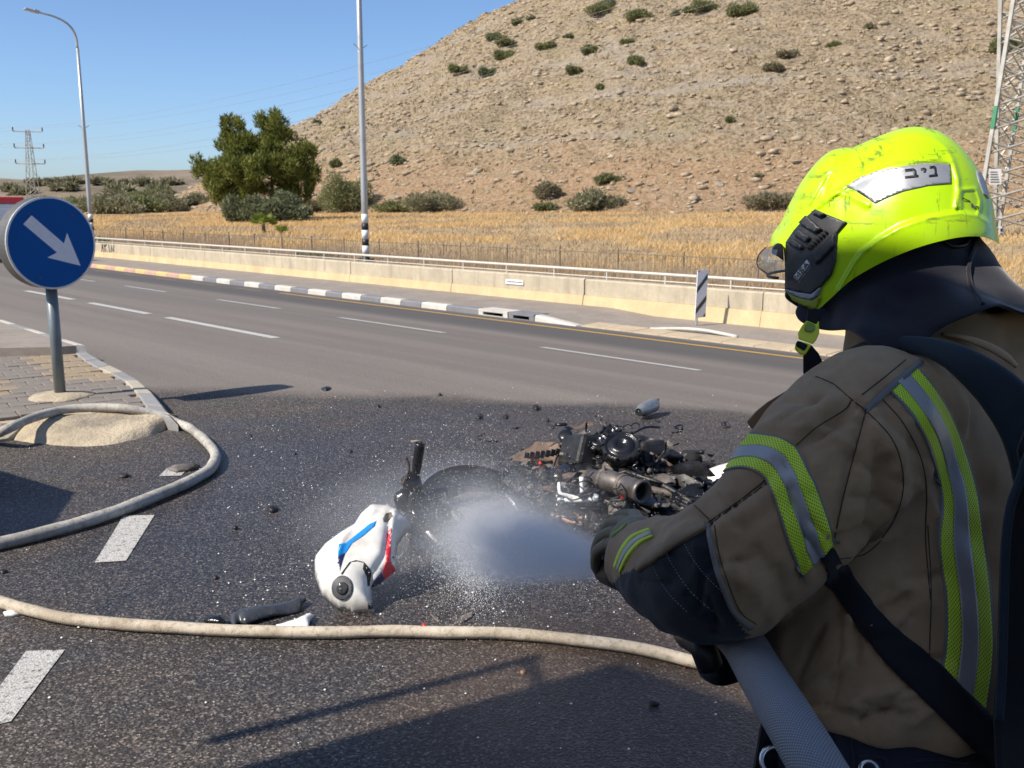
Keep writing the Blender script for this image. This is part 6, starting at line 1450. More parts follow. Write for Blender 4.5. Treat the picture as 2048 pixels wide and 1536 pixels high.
def rand_fold(x0, x1, y0, y1, ang, spread, ln, am, wd):
    x, y = rw.uniform(x0, x1), rw.uniform(y0, y1); a = math.radians(ang + rw.gauss(0, spread)); L_ = rw.uniform(.6, 1.2) * ln; b = rw.gauss(0, .25)
    FOLDS.append(([(x - math.cos(a) * L_ / 2, y - math.sin(a) * L_ / 2), (x + math.cos(a + 1.57) * L_ * .12 * b, y + math.sin(a + 1.57) * L_ * .12 * b), (x + math.cos(a) * L_ / 2, y + math.sin(a) * L_ / 2)], am * rw.choice((-1.0, -1.0, .8)), wd * rw.uniform(.8, 1.4)))
for _ in range(9): rand_fold(1560, 1700, 800, 900, -30, 22, 90, .0045, 7)          # shoulder
for _ in range(10): rand_fold(1560, 1680, 960, 1230, 65, 25, 80, .0045, 7)         # sleeve above the elbow
for _ in range(12): rand_fold(1300, 1480, 1000, 1260, 60, 30, 70, .004, 7)         # elbow and forearm
for _ in range(12): rand_fold(1690, 1860, 1050, 1420, -25, 35, 100, .005, 8)       # flank
for _ in range(8): rand_fold(1620, 1860, 1330, 1430, -8, 16, 100, .0055, 7)        # above the hem
for _ in range(6): rand_fold(1740, 1860, 840, 1020, 70, 20, 110, .004, 8)          # shoulder blade
n = len(jme.vertices); V = np.zeros(n * 3, np.float32); jme.vertices.foreach_get('co', V); V = V.reshape(-1, 3); N_ = np.zeros(n * 3, np.float32)
jme.vertex_normals.foreach_get('vector', N_) if hasattr(jme, 'vertex_normals') else jme.vertices.foreach_get('normal', N_); N_ = N_.reshape(-1, 3)
v = V - np.array([0, 0, CAMZ]); fw = v[:, 1] * CP - v[:, 2] * SP; up_ = v[:, 1] * SP + v[:, 2] * CP; PX = np.stack([1024 + FPX * v[:, 0] / fw, 768 - FPX * up_ / fw], 1)
vis = (N_ * (np.array([0, 0, CAMZ]) - V)).sum(1) / np.linalg.norm(V - np.array([0, 0, CAMZ]), axis=1); visw = np.clip(vis * 3 + .3, 0, 1)
def np_poly_d(PX, pl):
    best = np.full(len(PX), 1e9)
    for a, b in zip(pl, pl[1:]):
        a = np.array(a); b = np.array(b); L2 = ((b - a) ** 2).sum(); t_ = np.clip(((PX - a) @ (b - a)) / max(L2, 1e-6), 0, 1); best = np.minimum(best, np.linalg.norm(PX - a - t_[:, None] * (b - a), axis=1))
    return best
disp = np.zeros(n)
for pl_, am, wd in FOLDS:
    dd = np_poly_d(PX, pl_); disp += am * np.exp(-(dd / wd) ** 2) * visw
gen = np.array([mnoise.noise(Vector((p[0] * 9 + p[2] * 4, p[1] * 9, p[2] * 5))) * .0085 + mnoise.noise(Vector((p[0] * 24, p[1] * 24 + p[2] * 10, p[2] * 14))) * .0038 + abs(mnoise.noise(Vector((p[0] * 15 - p[2] * 12, p[1] * 15, p[2] * 9 + p[0] * 8)))) * -.0065 for p in V]); disp += gen
V = V + N_ * disp[:, None]; jme.vertices.foreach_set('co', V.ravel().astype(np.float32)); jme.update()
jac = child_world(link_mesh('jacket', jme), ff)
JS = Surf([jac]); JT = Surf([jac, tro])
def seam(pts_, r=.0008, mat='thread', sub=8, surf=None, par=None, sink=.0, name='seam'):
    sp = smooth_path([Vector((x, y, 0)) for x, y in pts_], sub); P = []; runs = []
    for q in sp:
        h = (surf or JS).hit(q.x, q.y)
        if h is None or (P and (h[0] - P[-1]).length > .05):
            if len(P) > 2: runs.append(P)
            P = []
            if h is None: continue
        P.append(h[0] + h[1] * (r * .3 - sink))
    if len(P) > 2: runs.append(P)
    if not runs: return None
    mb = MB()
    for P in runs: mb.tube(P, r, 5)
    return child_world(mb.build(name, MAT[mat], None, True), par or jac)
for pl_ in (z6([(1100, 165), (1180, 200), (1250, 260), (1330, 320)]), z6([(1330, 320), (1290, 470), (1230, 700), (1185, 910)]), z6([(1010, 480), (1100, 400), (1180, 350), (1240, 310), (1262, 275)]), z6([(610, 830), (740, 740), (880, 630)]), z6([(615, 815), (530, 735)]), z6([(1400, 265), (1500, 380), (1580, 540), (1605, 700), (1600, 900), (1622, 1180)]), z7([(1610, 0), (1625, 300), (1620, 620), (1660, 690)]), z6([(1335, 325), (1440, 440), (1490, 560), (1495, 700), (1440, 850), (1330, 970), (1180, 1000)]), z6([(1310, 250), (1400, 180), (1510, 90)])):
    seam(pl_)
for pl_ in (z6([(625, 835), (670, 800), (750, 745), (890, 645)]), z7([(640, 0), (656, 110), (690, 230), (755, 390), (830, 452)])): seam(pl_, .0008)
# reflective tape on the back
BL = [(1776, 778), (1815, 820), (1848, 872), (1868, 930), (1884, 1000), (1876, 1080), (1890, 1180), (1892, 1280), (1880, 1372)]
BR = [(1834, 736), (1872, 785), (1908, 850), (1936, 930), (1954, 1000), (1967, 1090), (1979, 1200), (1984, 1310), (1970, 1425)]
for nm, mat_, a, b in (('tape_edge', 'piping', -.035, .02), ('lime_tape', 'lime', .02, .31), ('silver_tape', 'silver', .31, .68), ('lime_tape', 'lime', .68, .97), ('tape_edge', 'piping', .97, 1.02)):
    ribbon(JS, nm, BL, BR, MAT[mat_], .003 if mat_ != 'silver' else .0036, .004, 80, 8, a, b, jac)
# reflective tape round the sleeve
AL = [(1436, 950), (1470, 936), (1505, 938), (1532, 955), (1552, 1000), (1572, 1065), (1602, 1152)]
AR = [(1502, 868), (1540, 871), (1575, 883), (1602, 912), (1628, 970), (1650, 1030), (1668, 1088)]
for nm, mat_, a, b in (('tape_edge', 'piping', -.03, .02), ('lime_tape', 'lime', .02, .32), ('silver_tape', 'silver', .32, .68), ('lime_tape', 'lime', .68, .98), ('tape_edge', 'piping', .98, 1.03)):
    ribbon(JS, nm, AL, AR, MAT[mat_], .003 if mat_ != 'silver' else .0036, .004, 60, 8, a, b, jac)
ribbon(JS, 'shoulder_piping', [(1727, 817), (1780, 768), (1836, 722)], [(1735, 827), (1788, 778), (1846, 728)], MAT['piping'], .004, .004, 24, 2, 0, 1, jac)
# elbow padding
EP = z7([(605, 0), (500, 60), (350, 155), (290, 195), (215, 222), (206, 300), (240, 370), (300, 440), (380, 500), (480, 535), (600, 545), (700, 520), (770, 480), (720, 390), (660, 230), (625, 110)])
jme.materials.append(MAT['navy']); EPb = EP[:5] + z7([(150, 300), (170, 420), (300, 560), (500, 620), (700, 600), (800, 500)]) + EP[12:]
pc2 = np.zeros(len(jme.polygons) * 3, np.float32); jme.polygons.foreach_get('center', pc2); pc2 = pc2.reshape(-1, 3); ids = []
for i_, c_ in enumerate(pc2):
    x_, y_, D_ = to_px(c_)
    if 1200 < x_ < 1530 and 1030 < y_ < 1330 and D_ > 1.05 and D_ < 1.56:
        c = False; j = len(EPb) - 1
        for i in range(len(EPb)):
            if (EPb[i][1] > y_) != (EPb[j][1] > y_) and x_ < (EPb[j][0] - EPb[i][0]) * (y_ - EPb[i][1]) / (EPb[j][1] - EPb[i][1]) + EPb[i][0]: c = not c
            j = i
        if c: jme.polygons[i_].material_index = 1
for pl_ in (z7([(490, 60), (540, 150), (600, 230), (680, 310)]), z7([(410, 110), (460, 200), (530, 300), (640, 400)]), z7([(350, 160), (390, 250), (440, 320), (520, 400)])):
    sp = smooth_path([Vector((x, y, 0)) for x, y in pl_], 14); mbs = MB()
    for a, b in zip(sp[::2], sp[1::2]):
        ha, hb_ = JS.hit(a.x, a.y), JS.hit(b.x, b.y)
        if ha and hb_: mbs.tube([ha[0] + ha[1] * .0005, hb_[0] + hb_[1] * .0005], .0006, 4)
    o = child_world(mbs.build('stitching', MAT['pale_thread']), jac); o['kind'] = 'stuff'
ribbon(JS, 'elbow_piping', z7([(604, 0), (622, 110), (655, 230), (715, 390), (790, 470)]), z7([(622, 0), (640, 110), (672, 230), (735, 390), (815, 460)]), MAT['piping'], .004, .004, 30, 2, 0, 1, jac)
ribbon(JS, 'elbow_hem', z7([(600, -10), (480, 45), (340, 130), (284, 180)]), z7([(610, 16), (498, 80), (360, 166), (298, 214)]), MAT['jacket_trim'], .005, .004, 30, 2, 0, 1, jac)
# chest flap sticking out beyond the arm
def slab(name, poly, D, mat, thick=.012, par=None, bevel=.002):
    P = [at_depth(x, y, D) for x, y in poly]; vdir = ray(*np.mean(np.array(poly), axis=0)).normalized() * thick
    return child_world(MB().prism(P[::-1], vdir).build(name, mat, None, bevel=bevel, fix=True), par or ff)
slab('chest_flap', z6([(785, 372), (830, 322), (880, 282), (980, 222), (1010, 260), (920, 350), (825, 428)]), 1.45, MAT['jacket_trim'], .02, jac)
# ---- gloves
def hand(mb, K, curl, palm_c, wrist, r=.0125):
    for (a, b, c, d) in K: mb.tube(smooth_path([a, b, c, d], 4), [r * 1.08, r * 1.08, r * 1.06, r * 1.05, r * 1.05, r * 1.05, r * 1.03, r, r, r, r * .98, r * .95, r * .8], 10)
    mb.loft([ellring(p, u_, w_, a_, b_, 16) for p, u_, w_, a_, b_ in palm_c])
ND0, ND1 = at_depth(1452, 1246, 1.37), at_depth(1222, 1128, 1.74); NA_ = (ND1 - ND0).normalized()
nu = (Vector((0, 0, 1)) - NA_ * NA_.z).normalized(); ns = NA_.cross(nu).normalized()
if ns.dot(Vector((-1, -.3, 0))) < 0: ns = -ns                                   # towards the camera's left
def npt(along, side, up, ang=None): return ND0 + NA_ * along + ns * side + nu * up
Ln = (ND1 - ND0).length
mbh = MB()
KN = [(1268, 1030, 1.71), (1247, 1042, 1.69), (1229, 1062, 1.67), (1217, 1087, 1.65)]; J2 = [(1237, 1033, 1.74), (1216, 1051, 1.72), (1202, 1076, 1.70), (1195, 1103, 1.68)]; J3 = [(1216, 1062, 1.78), (1200, 1085, 1.76), (1192, 1108, 1.74), (1192, 1132, 1.71)]; TP = [(1223, 1098, 1.80), (1210, 1116, 1.79), (1205, 1136, 1.77), (1208, 1156, 1.74)]
for i in range(4):
    r = (.0100, .0105, .0105, .0098)[i]; w0 = at_depth(1300 - 2 * i, 1082 + 9 * i, 1.60)
    mbh.tube([w0, w0.lerp(at_depth(*KN[i]), .6), at_depth(*KN[i])], [.017, .0145, .012], 12); mbh.tube(smooth_path([at_depth(*KN[i]), at_depth(*J2[i]), at_depth(*J3[i]), at_depth(*TP[i])], 4), [r * 1.15, r * 1.1, r * 1.05, r * 1.05, r * 1.1, r, r, r, r * 1.06, r, r * .97, r * .92, r * .75], 10)
mbh.tube(smooth_path([at_depth(1296, 1104, 1.58), at_depth(1268, 1112, 1.60), at_depth(1245, 1114, 1.64), at_depth(1230, 1122, 1.68)], 4), [.019, .019, .018, .017, .017, .016, .016, .0155, .015, .0145, .014, .0125, .010], 10)
mbh.tube([at_depth(1262, 1066, 1.66), at_depth(1300, 1100, 1.58), at_depth(1330, 1120, 1.48)], [.03, .036, .044], 18)
gl_ = child_world(link_mesh('glove', remesh('glove', mbh, .0026, 1, MAT['glove'])), ff)
# gauntlet cuff with stripes, between sleeve and hand
cu0, cu1 = at_depth(1318, 1124, 1.49), at_depth(1268, 1086, 1.61); P = smooth_path([cu0, cu0.lerp(cu1, .5), cu1], 6)
cuf = child_world(MB().tube(P, [.060 - .016 * k / 12 + .004 * math.sin(k * 1.9) for k in range(13)], 22).build('glove_cuff', MAT['glove'], None, True), ff)
CSf = Surf([cuf, gl_, jac])
ribbon(CSf, 'cuff_stripe', z7([(345, 18), (270, 45), (215, 110), (185, 190)]), z7([(352, 28), (280, 56), (226, 120), (196, 198)]), MAT['lime'], .003, .003, 24, 2, 0, 1, cuf)
ribbon(CSf, 'cuff_stripe', z7([(352, 30), (282, 60), (228, 122), (198, 200)]), z7([(360, 44), (292, 76), (240, 136), (206, 212)]), MAT['silver'], .003, .003, 24, 2, 0, 1, cuf)
ribbon(CSf, 'cuff_stripe', z7([(360, 46), (294, 78), (242, 138), (208, 214)]), z7([(366, 54), (302, 88), (250, 148), (214, 222)]), MAT['lime'], .003, .003, 24, 2, 0, 1, cuf)
for k in range(6):
    x0 = 1148 + (172 + k * 11) / 2.2756; y0 = 1050 + (48 - k * 9) / 2.2756; patch(CSf, 'knuckle_mark', [(x0, y0), (x0 + 4, y0 - 5), (x0 + 6, y0 - 2), (x0 + 2, y0 + 4)], MAT['lime'], .002, .001, 2, gl_)
# right glove under the elbow, on the pistol grip
gr = at_depth(1424, 1300, 1.36)
mbr = MB(); rp = at_depth(1492, 1292, 1.50)
for i in range(4):
    b0_ = rp + Vector((-.012, -.02, .03 - .022 * i)); mbr.tube(smooth_path([b0_, b0_ + Vector((-.035, -.015, 0)), b0_ + Vector((-.05, .02, -.004)), b0_ + Vector((-.03, .045, -.006))], 4), .0115, 10)
mbr.tube(smooth_path([rp + Vector((.0, .0, .04)), rp + Vector((-.03, .01, .06)), rp + Vector((-.055, .02, .062))], 4), .012, 10)
mbr.loft([ellring(rp + Vector((dx, dy, 0)), Vector((.3, .95, 0)), Vector((0, 0, 1)), .026, hh, 14) for dx, dy, hh in ((-.02, -.01, .042), (.01, 0, .046), (.045, .02, .042), (.08, .06, .04))]); mbr.tube([rp + Vector((.06, .05, 0)), Vector((.47, 1.60, 1.03))], [.04, .056], 16)
child_world(link_mesh('glove', remesh('glove_right', mbr, .004, 3, MAT['strap'])), ff)
# ================================================================ HELMET
OUTL = z5([(280, 832), (300, 760), (350, 690), (400, 580), (470, 450), (560, 330), (650, 254), (730, 232), (790, 228), (860, 200), (1000, 142), (1130, 106), (1250, 108), (1350, 145), (1450, 222), (1540, 330), (1605, 450), (1648, 570), (1668, 690), (1692, 822)])
RIM = z5([(284, 836), (330, 826), (364, 850), (374, 960), (386, 1090), (420, 1165), (500, 1205), (570, 1226), (640, 1172), (760, 1062), (850, 1002), (1000, 922), (1200, 842), (1400, 790), (1550, 776), (1640, 795), (1690, 824)])
HM = at_depth(1785, 470, 1.40)
def plane_hit(x, y, w): return onplane(x, y, HM + SH * w, SH)
def resam(pl, n):
    sp = smooth_path([Vector((p[0], p[1], 0)) for p in pl], 8); L_ = [0.0]
    for a, b in zip(sp, sp[1:]): L_.append(L_[-1] + (b - a).length)
    out = []; j = 0
    for k in range(n + 1):
        s = L_[-1] * k / n
        while j < len(L_) - 2 and L_[j + 1] < s: j += 1
        out.append(sp[j].lerp(sp[j + 1], (s - L_[j]) / max(1e-9, L_[j + 1] - L_[j])))
    return out
NS, NTt = 170, 72
Bo = resam(OUTL, NS); Ao = resam(RIM, NS)
fr_ = (plane_hit(*z5([(280, 832)])[0], 0) - HM).dot(FH); bk_ = (plane_hit(*z5([(1692, 822)])[0], 0) - HM).dot(FH)
TL = z5([(700, 1105), (760, 1000), (800, 930), (850, 870), (950, 790), (1080, 715), (1200, 672), (1330, 640), (1450, 626), (1560, 642), (1650, 700), (1680, 740)])
RIDGES = [(TL, .0022, 3.5), (z5([(640, 540), (760, 465), (850, 410), (1000, 358), (1200, 314), (1390, 318)]), .002, 3.0), (z5([(960, 165), (1060, 140), (1180, 145), (1290, 175), (1365, 230), (1405, 310), (1436, 420), (1440, 500), (1428, 595)]), .0035, 5.0), (z5([(525, 575), (600, 440), (690, 310), (770, 240)]), .0028, 4.0), (z5([(570, 600), (640, 550), (705, 505), (800, 540), (890, 585)]), .0022, 3.5), (z5([(1455, 600), (1458, 490), (1548, 482), (1575, 560), (1560, 640)]), .002, 3.0), (z5([(780, 235), (900, 215), (1010, 190)]), .002, 4), (z5([(640, 400), (620, 520), (640, 545)]), -.0015, 4), (z5([(900, 840), (820, 880), (800, 960), (800, 1010)]), .0012, 2.5)]
def lerp_y(pl, x):
    for a, b in zip(pl, pl[1:]):
        if min(a[0], b[0]) <= x <= max(a[0], b[0]) and abs(b[0] - a[0]) > 1e-6: return a[1] + (b[1] - a[1]) * (x - a[0]) / (b[0] - a[0])
    return None
near = []; farr = []
for i in range(NS + 1):
    rn = []; rf = []
    for j in range(NTt + 1):
        t_ = j / NTt; t_ = 1 - (1 - t_) ** 1.35; q = Ao[i].lerp(Bo[i], t_); P0 = plane_hit(q.x, q.y, 0); u_ = (P0 - HM).dot(FH); u_ = (u_ - (fr_ + bk_) / 2) / ((fr_ - bk_) / 2)
        w = .122 * math.sqrt(max(0, 1 - abs(u_) ** 2.5)) * math.sqrt(max(0, 1 - t_ ** 2.3)); ease = min(1, (1 - t_) * 6) * min(1, (1 - abs(u_)) * 8)
        if ease > 0:
            pq = (q.x, q.y)
            for pl_, am, wd in RIDGES:
                dd = poly_d(q.x, q.y, pl_)
                if dd < wd * 3: w += 1.7 * am * math.exp(-(dd / wd) ** 2) * ease
            ty = lerp_y(TL, q.x)
            if ty is not None and q.y > ty: w += .0055 * min(1, (q.y - ty) / 4.0) * ease
        P = plane_hit(q.x, q.y, w); rn.append(P); rf.append(P - SH * (2 * w))
    near.append(rn); farr.append(rf)
mb = MB(); mb.loft(near, False); mb.loft(farr, False)
inner = [[HM + (p - HM) * .955 + Vector((0, 0, .004)) for p in rn] for rn in near]; inner2 = [[HM + (p - HM) * .955 + Vector((0, 0, .004)) for p in rn] for rn in farr]
hme = mb.mesh('helmet', MAT['helmet']); bm = bmesh.new(); bm.from_mesh(hme); bmesh.ops.remove_doubles(bm, verts=bm.verts, dist=.0004); bmesh.ops.recalc_face_normals(bm, faces=bm.faces)
if sum((f.normal.dot(f.calc_center_median() - HM) > 0) - .5 for f in bm.faces) < 0: bmesh.ops.reverse_faces(bm, faces=bm.faces)
bm.to_mesh(hme); bm.free(); hme.polygons.foreach_set('use_smooth', [True] * len(hme.polygons))
hel = child_world(link_mesh('helmet', hme), ff)
o = child_world(MB().loft(inner, False).loft(inner2, False).build('liner', MAT['helm_dark'], None, True), hel)
for rr_, ii_ in ((near, inner), (farr, inner2)):
    child_world(MB().loft([[rr_[i][0] for i in range(NS + 1)], [ii_[i][0] for i in range(NS + 1)]], False).build('rim_edge', MAT['olive_shade'] if False else MAT['helmet'], None, True), hel)
HS = Surf([hel])
def hp_patch(name, poly, mat, off=.001, th=.001, step=5): return patch(HS, name, z5(poly), MAT[mat], off, th, step, hel)
hp_patch('side_module', [(570, 615), (655, 652), (757, 692), (700, 755), (693, 850), (690, 930), (662, 1015), (600, 1085), (545, 1128), (470, 1118), (388, 1098), (388, 960), (392, 815), (440, 745), (500, 675)], 'helm_black', .004, .004, 5)
for poly in ([(488, 702), (528, 660), (618, 738), (578, 760)], [(452, 768), (474, 736), (548, 788), (526, 816)], [(420, 820), (442, 792), (505, 838), (492, 864)], [(560, 640), (585, 622), (640, 650), (610, 665)]): hp_patch('module_rib', poly, 'helm_black', .010, .006, 5)
for k in range(7): x0, y0 = 528 + k * 17, 846 - k * 16; hp_patch('module_tooth', [(x0, y0), (x0 + 9, y0 - 9), (x0 + 22, y0 + 6), (x0 + 14, y0 + 16)], 'helm_black', .009, .004, 4)
hp_patch('module_strap', [(566, 900), (640, 815), (690, 765), (694, 835), (640, 892), (582, 950)], 'helm_black', .0075, .004, 5)
hp_patch('clear_lip', [(388, 1098), (470, 1120), (545, 1132), (600, 1088), (585, 1140), (545, 1165), (470, 1150), (392, 1112)], 'sticker', .0045, .002, 5)
hp_patch('lower_shade', [(398, 1120), (470, 1152), (548, 1168), (590, 1140), (600, 1155), (566, 1222), (500, 1203), (430, 1170)], 'olive_shade', .003, .003, 5)  # downturned front of the shell, its shade put into the colour
hp_patch('reflective_sticker', [(752, 468), (850, 412), (930, 382), (1000, 364), (1100, 345), (1200, 331), (1300, 328), (1388, 331), (1392, 452), (1250, 465), (1100, 500), (1010, 535), (930, 574), (890, 545), (820, 500)], 'sticker', .0015, .0015, 5)
hp_patch('sticker_edge', [(820, 502), (890, 547), (928, 578), (915, 566), (870, 520), (830, 496)], 'ink', .0022, .0005, 4)
hp_patch('rear_sticker', [(1546, 372), (1572, 384), (1606, 455), (1622, 545), (1592, 520), (1562, 440)], 'sticker', .0015, .0015, 4)
for poly in ([(1112, 368), (1164, 363), (1180, 374), (1184, 403), (1194, 404), (1194, 417), (1114, 426), (1112, 411), (1166, 405), (1162, 380), (1113, 385)], [(1208, 362), (1230, 359), (1242, 367), (1238, 388), (1223, 390), (1226, 375), (1209, 377)], [(1260, 350), (1290, 347), (1301, 358), (1304, 397), (1309, 398), (1309, 412), (1257, 417), (1256, 403), (1290, 399), (1287, 363), (1261, 365)]):
    hp_patch('letter', poly, 'ink', .0020, .0002, 4)
# maker's plate
hp_patch('maker_plate', [(443, 1024), (522, 922), (541, 948), (466, 1050)], 'white_gloss' if 'white_gloss' in MAT else 'sticker', .0052, .001, 4)
def plate_pt(u, v): a = (443 + (522 - 443) * u, 1024 + (922 - 1024) * u); return (a[0] + 22 * v, a[1] + 26 * v)
def glyph(strokes, u0, w):
    mbg = MB()
    for st in strokes:
        P = []
        for gx, gy in st:
            X_, Y_ = plate_pt(u0 + w * gx, .12 + .76 * (1 - gy)); h = HS.hit(*z5([(X_, Y_)])[0]); P.append(h[0] + h[1] * .0058)
        mbg.tube(P, .0007, 4)
    return child_world(mbg.build('letter', MAT['ink']), hel)
glyph([[(0, 0), (0, 1), (.5, .3), (1, 1), (1, 0)]], .07, .25); glyph([[(1, .9), (.5, 1), (0, .8), (.2, .55), (.8, .45), (1, .2), (.5, 0), (0, .1)]], .40, .2); glyph([[(0, 0), (.5, 1), (1, 0)], [(.2, .35), (.8, .35)]], .68, .25)
mbg = MB()
for k in range(15):
    X_, Y_ = 472 + (545 - 472) * k / 15 + 0, 1056 + (956 - 1056) * k / 15
    if k in (3, 9): continue
    h = HS.hit(*z5([(X_, Y_)])[0]); h2 = HS.hit(*z5([(X_ + 5, Y_ + 5)])[0]); mbg.tube([h[0] + h[1] * .0045, h2[0] + h2[1] * .0045], .0005, 4)
child_world(mbg.build('fine_print', MAT['sticker']), hel)['kind'] = 'stuff'
mbg = MB()
for a, b in (((1462, 540), (1510, 562)), ((1515, 572), (1518, 596)), ((1524, 575), (1530, 600)), ((1534, 588), (1536, 606)), ((1542, 590), (1546, 610)), ((1548, 592), (1560, 596)), ((1560, 596), (1558, 612))):
    ha, hb_ = HS.hit(*z5([a])[0]), HS.hit(*z5([b])[0]); mbg.tube([ha[0] + ha[1] * .0006, hb_[0] + hb_[1] * .0006], .0006, 4)
child_world(mbg.build('pen_scrawl', MAT['ink']), hel)['kind'] = 'stuff'
# clear eye shield under the brow
rows = []; eb = plane_hit(*z5([(365, 850)])[0], 0); R0 = .075; cen = eb + FH * .0
zt0 = plane_hit(*z5([(285, 838)])[0], 0).z; zb0 = plane_hit(*z5([(370, 1008)])[0], 0).z
rowspx = z5([(282, 838), (240, 880), (226, 925), (240, 962), (300, 1000)])
for x, y in rowspx:
    Pf = plane_hit(x, y, 0); e_ = (Pf - HM).dot(FH) - (plane_hit(*z5([(372, 960)])[0], 0) - HM).dot(FH)
    base_c = Pf - FH * e_; rows.append([base_c + FH * (e_ * math.cos(a)) - FH * (.02 * (1 - math.cos(a))) + SH * (.105 * math.sin(a)) for a in np.linspace(-1.45, 1.45, 25)])
vz = child_world(MB().loft(rows, False).build('eye_shield', MAT['visor'], None, True), hel)
edge = [rows[k][12] for k in range(5)]
child_world(MB().tube(rows[4], .0022, 6).build('shield_trim', MAT['helm_black'], None, True), hel)
child_world(MB().tube(smooth_path([rows[k][12 + 3] for k in range(5)], 4), .0012, 5).build('shield_trim', MAT['helm_black'], None, True), hel)
slab('shield_hinge', z5([(300, 835), (330, 815), (362, 825), (368, 930), (330, 900), (290, 880)]), 1.40, MAT['helm_black'], .012, hel)
# chin strap and buckle
def z3(pts_): return [(1520 + X / 8.535, 560 + Y / 8.535) for X, Y in pts_]
slab('chin_strap', z3([(820, 480), (1120, 500), (1040, 690), (960, 780), (790, 700)]), 1.315, MAT['strap'], .006, hel)
slab('chin_strap', z3([(735, 1290), (870, 1100), (1000, 1250), (1070, 1390), (900, 1700), (735, 1600)]), 1.315, MAT['strap'], .006, hel)
slab('buckle', z3([(800, 690), (960, 760), (1005, 690), (1015, 900), (965, 1020), (905, 1098), (655, 1010), (648, 900), (715, 780)]), 1.295, MAT['buckle'], .016, hel, .003)
slab('buckle_slider', z3([(600, 1110), (640, 1030), (885, 1100), (765, 1290), (680, 1272), (583, 1180)]), 1.292, MAT['buckle'], .014, hel, .003)
slab('buckle_web', z3([(608, 1082), (640, 1032), (825, 1104), (762, 1215), (615, 1130)]), 1.289, MAT['strap'], .008, hel, .002)
slab('buckle_tongue', z3([(800, 700), (950, 765), (945, 850), (880, 900), (770, 880), (755, 830)]), 1.292, MAT['olive_shade'], .006, hel, .002)
# ---- hood draped from the helmet
rings = []; tops = at_depth(1806, 440, 1.40); mids = at_depth(1812, 590, 1.395); bots = at_depth(1842, 636, 1.385)
NHR = 96
prof_ = [(tops, .085, .075, 0), (tops.lerp(mids, .35), .112, .096, 0), (tops.lerp(mids, .7), .124, .108, .2), (mids, .138, .122, .5), (mids.lerp(bots, .55), .158, .138, .8), (bots, .176, .150, 1.0), (bots + Vector((0, 0, -.004)), .166, .142, 1.0), (mids, .12, .10, .4)]
for c, a, b, f in prof_:
    R_ = []
    for k in range(NHR):
        th = 2 * math.pi * k / NHR; dirv = FH * math.cos(th) * a + SH * math.sin(th) * b; w = 1 + f * (.07 * math.sin(5 * th + .6) + .055 * math.sin(9 * th + 2) + .03 * math.sin(14 * th)) ; bk = max(0, -math.cos(th)); p = c + dirv * w
        p.z += f * (.022 * math.sin(3 * th + 1.0) + .012 * math.sin(7 * th)) + .012 * bk * f; p = p - FH * (.03 * bk * f); R_.append(p)
    rings.append(R_)
hd = MB().loft(rings, True, False); hdm = hd.mesh('hood', MAT['hood'], True)
sub = bpy.data.objects.new('tmp_hood', hdm); COL.objects.link(sub); md = sub.modifiers.new('s', 'SUBSURF'); md.levels = 2; dg = bpy.context.evaluated_depsgraph_get(); dg.update(); hm2 = bpy.data.meshes.new_from_object(sub.evaluated_get(dg)); bpy.data.objects.remove(sub)
for v_ in hm2.vertices:
    p = v_.co; k_ = mnoise.noise(Vector((p.x * 13, p.y * 13, p.z * 30))) * .011 + mnoise.noise(Vector((p.x * 30, p.y * 30, p.z * 50))) * .004; v_.co = p + (p - Vector((mids.x, mids.y, p.z))).normalized() * k_
hm2.polygons.foreach_set('use_smooth', [True] * len(hm2.polygons)); hood = child_world(link_mesh('hood', hm2), ff)
HDS = Surf([hood]); seam(z5([(1545, 790), (1535, 850), (1500, 960), (1515, 1080), (1570, 1160), (1590, 1200)]), .0035, 'hood', 8, HDS, hood, 0, 'hood_seam')
seam(z5([(1340, 810), (1400, 845), (1470, 835), (1495, 800)]), .0035, 'helm_black', 8, HDS, hel, -.002, 'neck_cord')
# ---- breathing-set harness
def strap3d(name, pts_, mat, thick=.012, par=None):
    C = smooth_path([at_depth(x, y, D) for x, y, D, w in pts_], 6); Wd = smooth_path([Vector((w * D / FPX / 2, 0, 0)) for x, y, D, w in pts_], 6); rings = []
    for i, c in enumerate(C):
        t_ = (C[min(i + 1, len(C) - 1)] - C[max(i - 1, 0)]).normalized(); vd = (c - CAM).normalized(); s_ = t_.cross(vd).normalized(); rings.append([c + s_ * (Wd[i].x * math.copysign(abs(math.cos(a)) ** .6, math.cos(a))) + vd * (thick * math.sin(a)) for a in np.linspace(0, 2 * math.pi, 21)[:-1]])
    return child_world(MB().loft(rings).build(name, mat, None, True, fix=True), par or ff)
strap3d('shoulder_strap', [(1676, 720, 1.40, 18), (1700, 707, 1.37, 22), (1750, 692, 1.32, 30), (1830, 690, 1.25, 36), (1895, 708, 1.20, 52), (1955, 745, 1.17, 74), (2010, 795, 1.15, 92), (2060, 870, 1.13, 104), (2090, 980, 1.11, 110), (2100, 1150, 1.09, 110)], MAT['strap_blue'], .016)
slab('back_plate', [(2060, 830), (2030, 900), (2048, 950), (2012, 1022), (2000, 1090), (1996, 1200), (1993, 1340), (1985, 1430), (1990, 1540), (2060, 1640), (2330, 1640), (2340, 830)], 1.07, MAT['strap'], .03, None, .008)
strap3d('back_pad_edge', [(2056, 905, 1.065, 16), (2040, 960, 1.062, 18), (2022, 1010, 1.06, 18), (2012, 1080, 1.06, 18), (2008, 1200, 1.06, 18), (2004, 1340, 1.06, 18), (1998, 1440, 1.06, 18)], MAT['strap_blue'], .010)
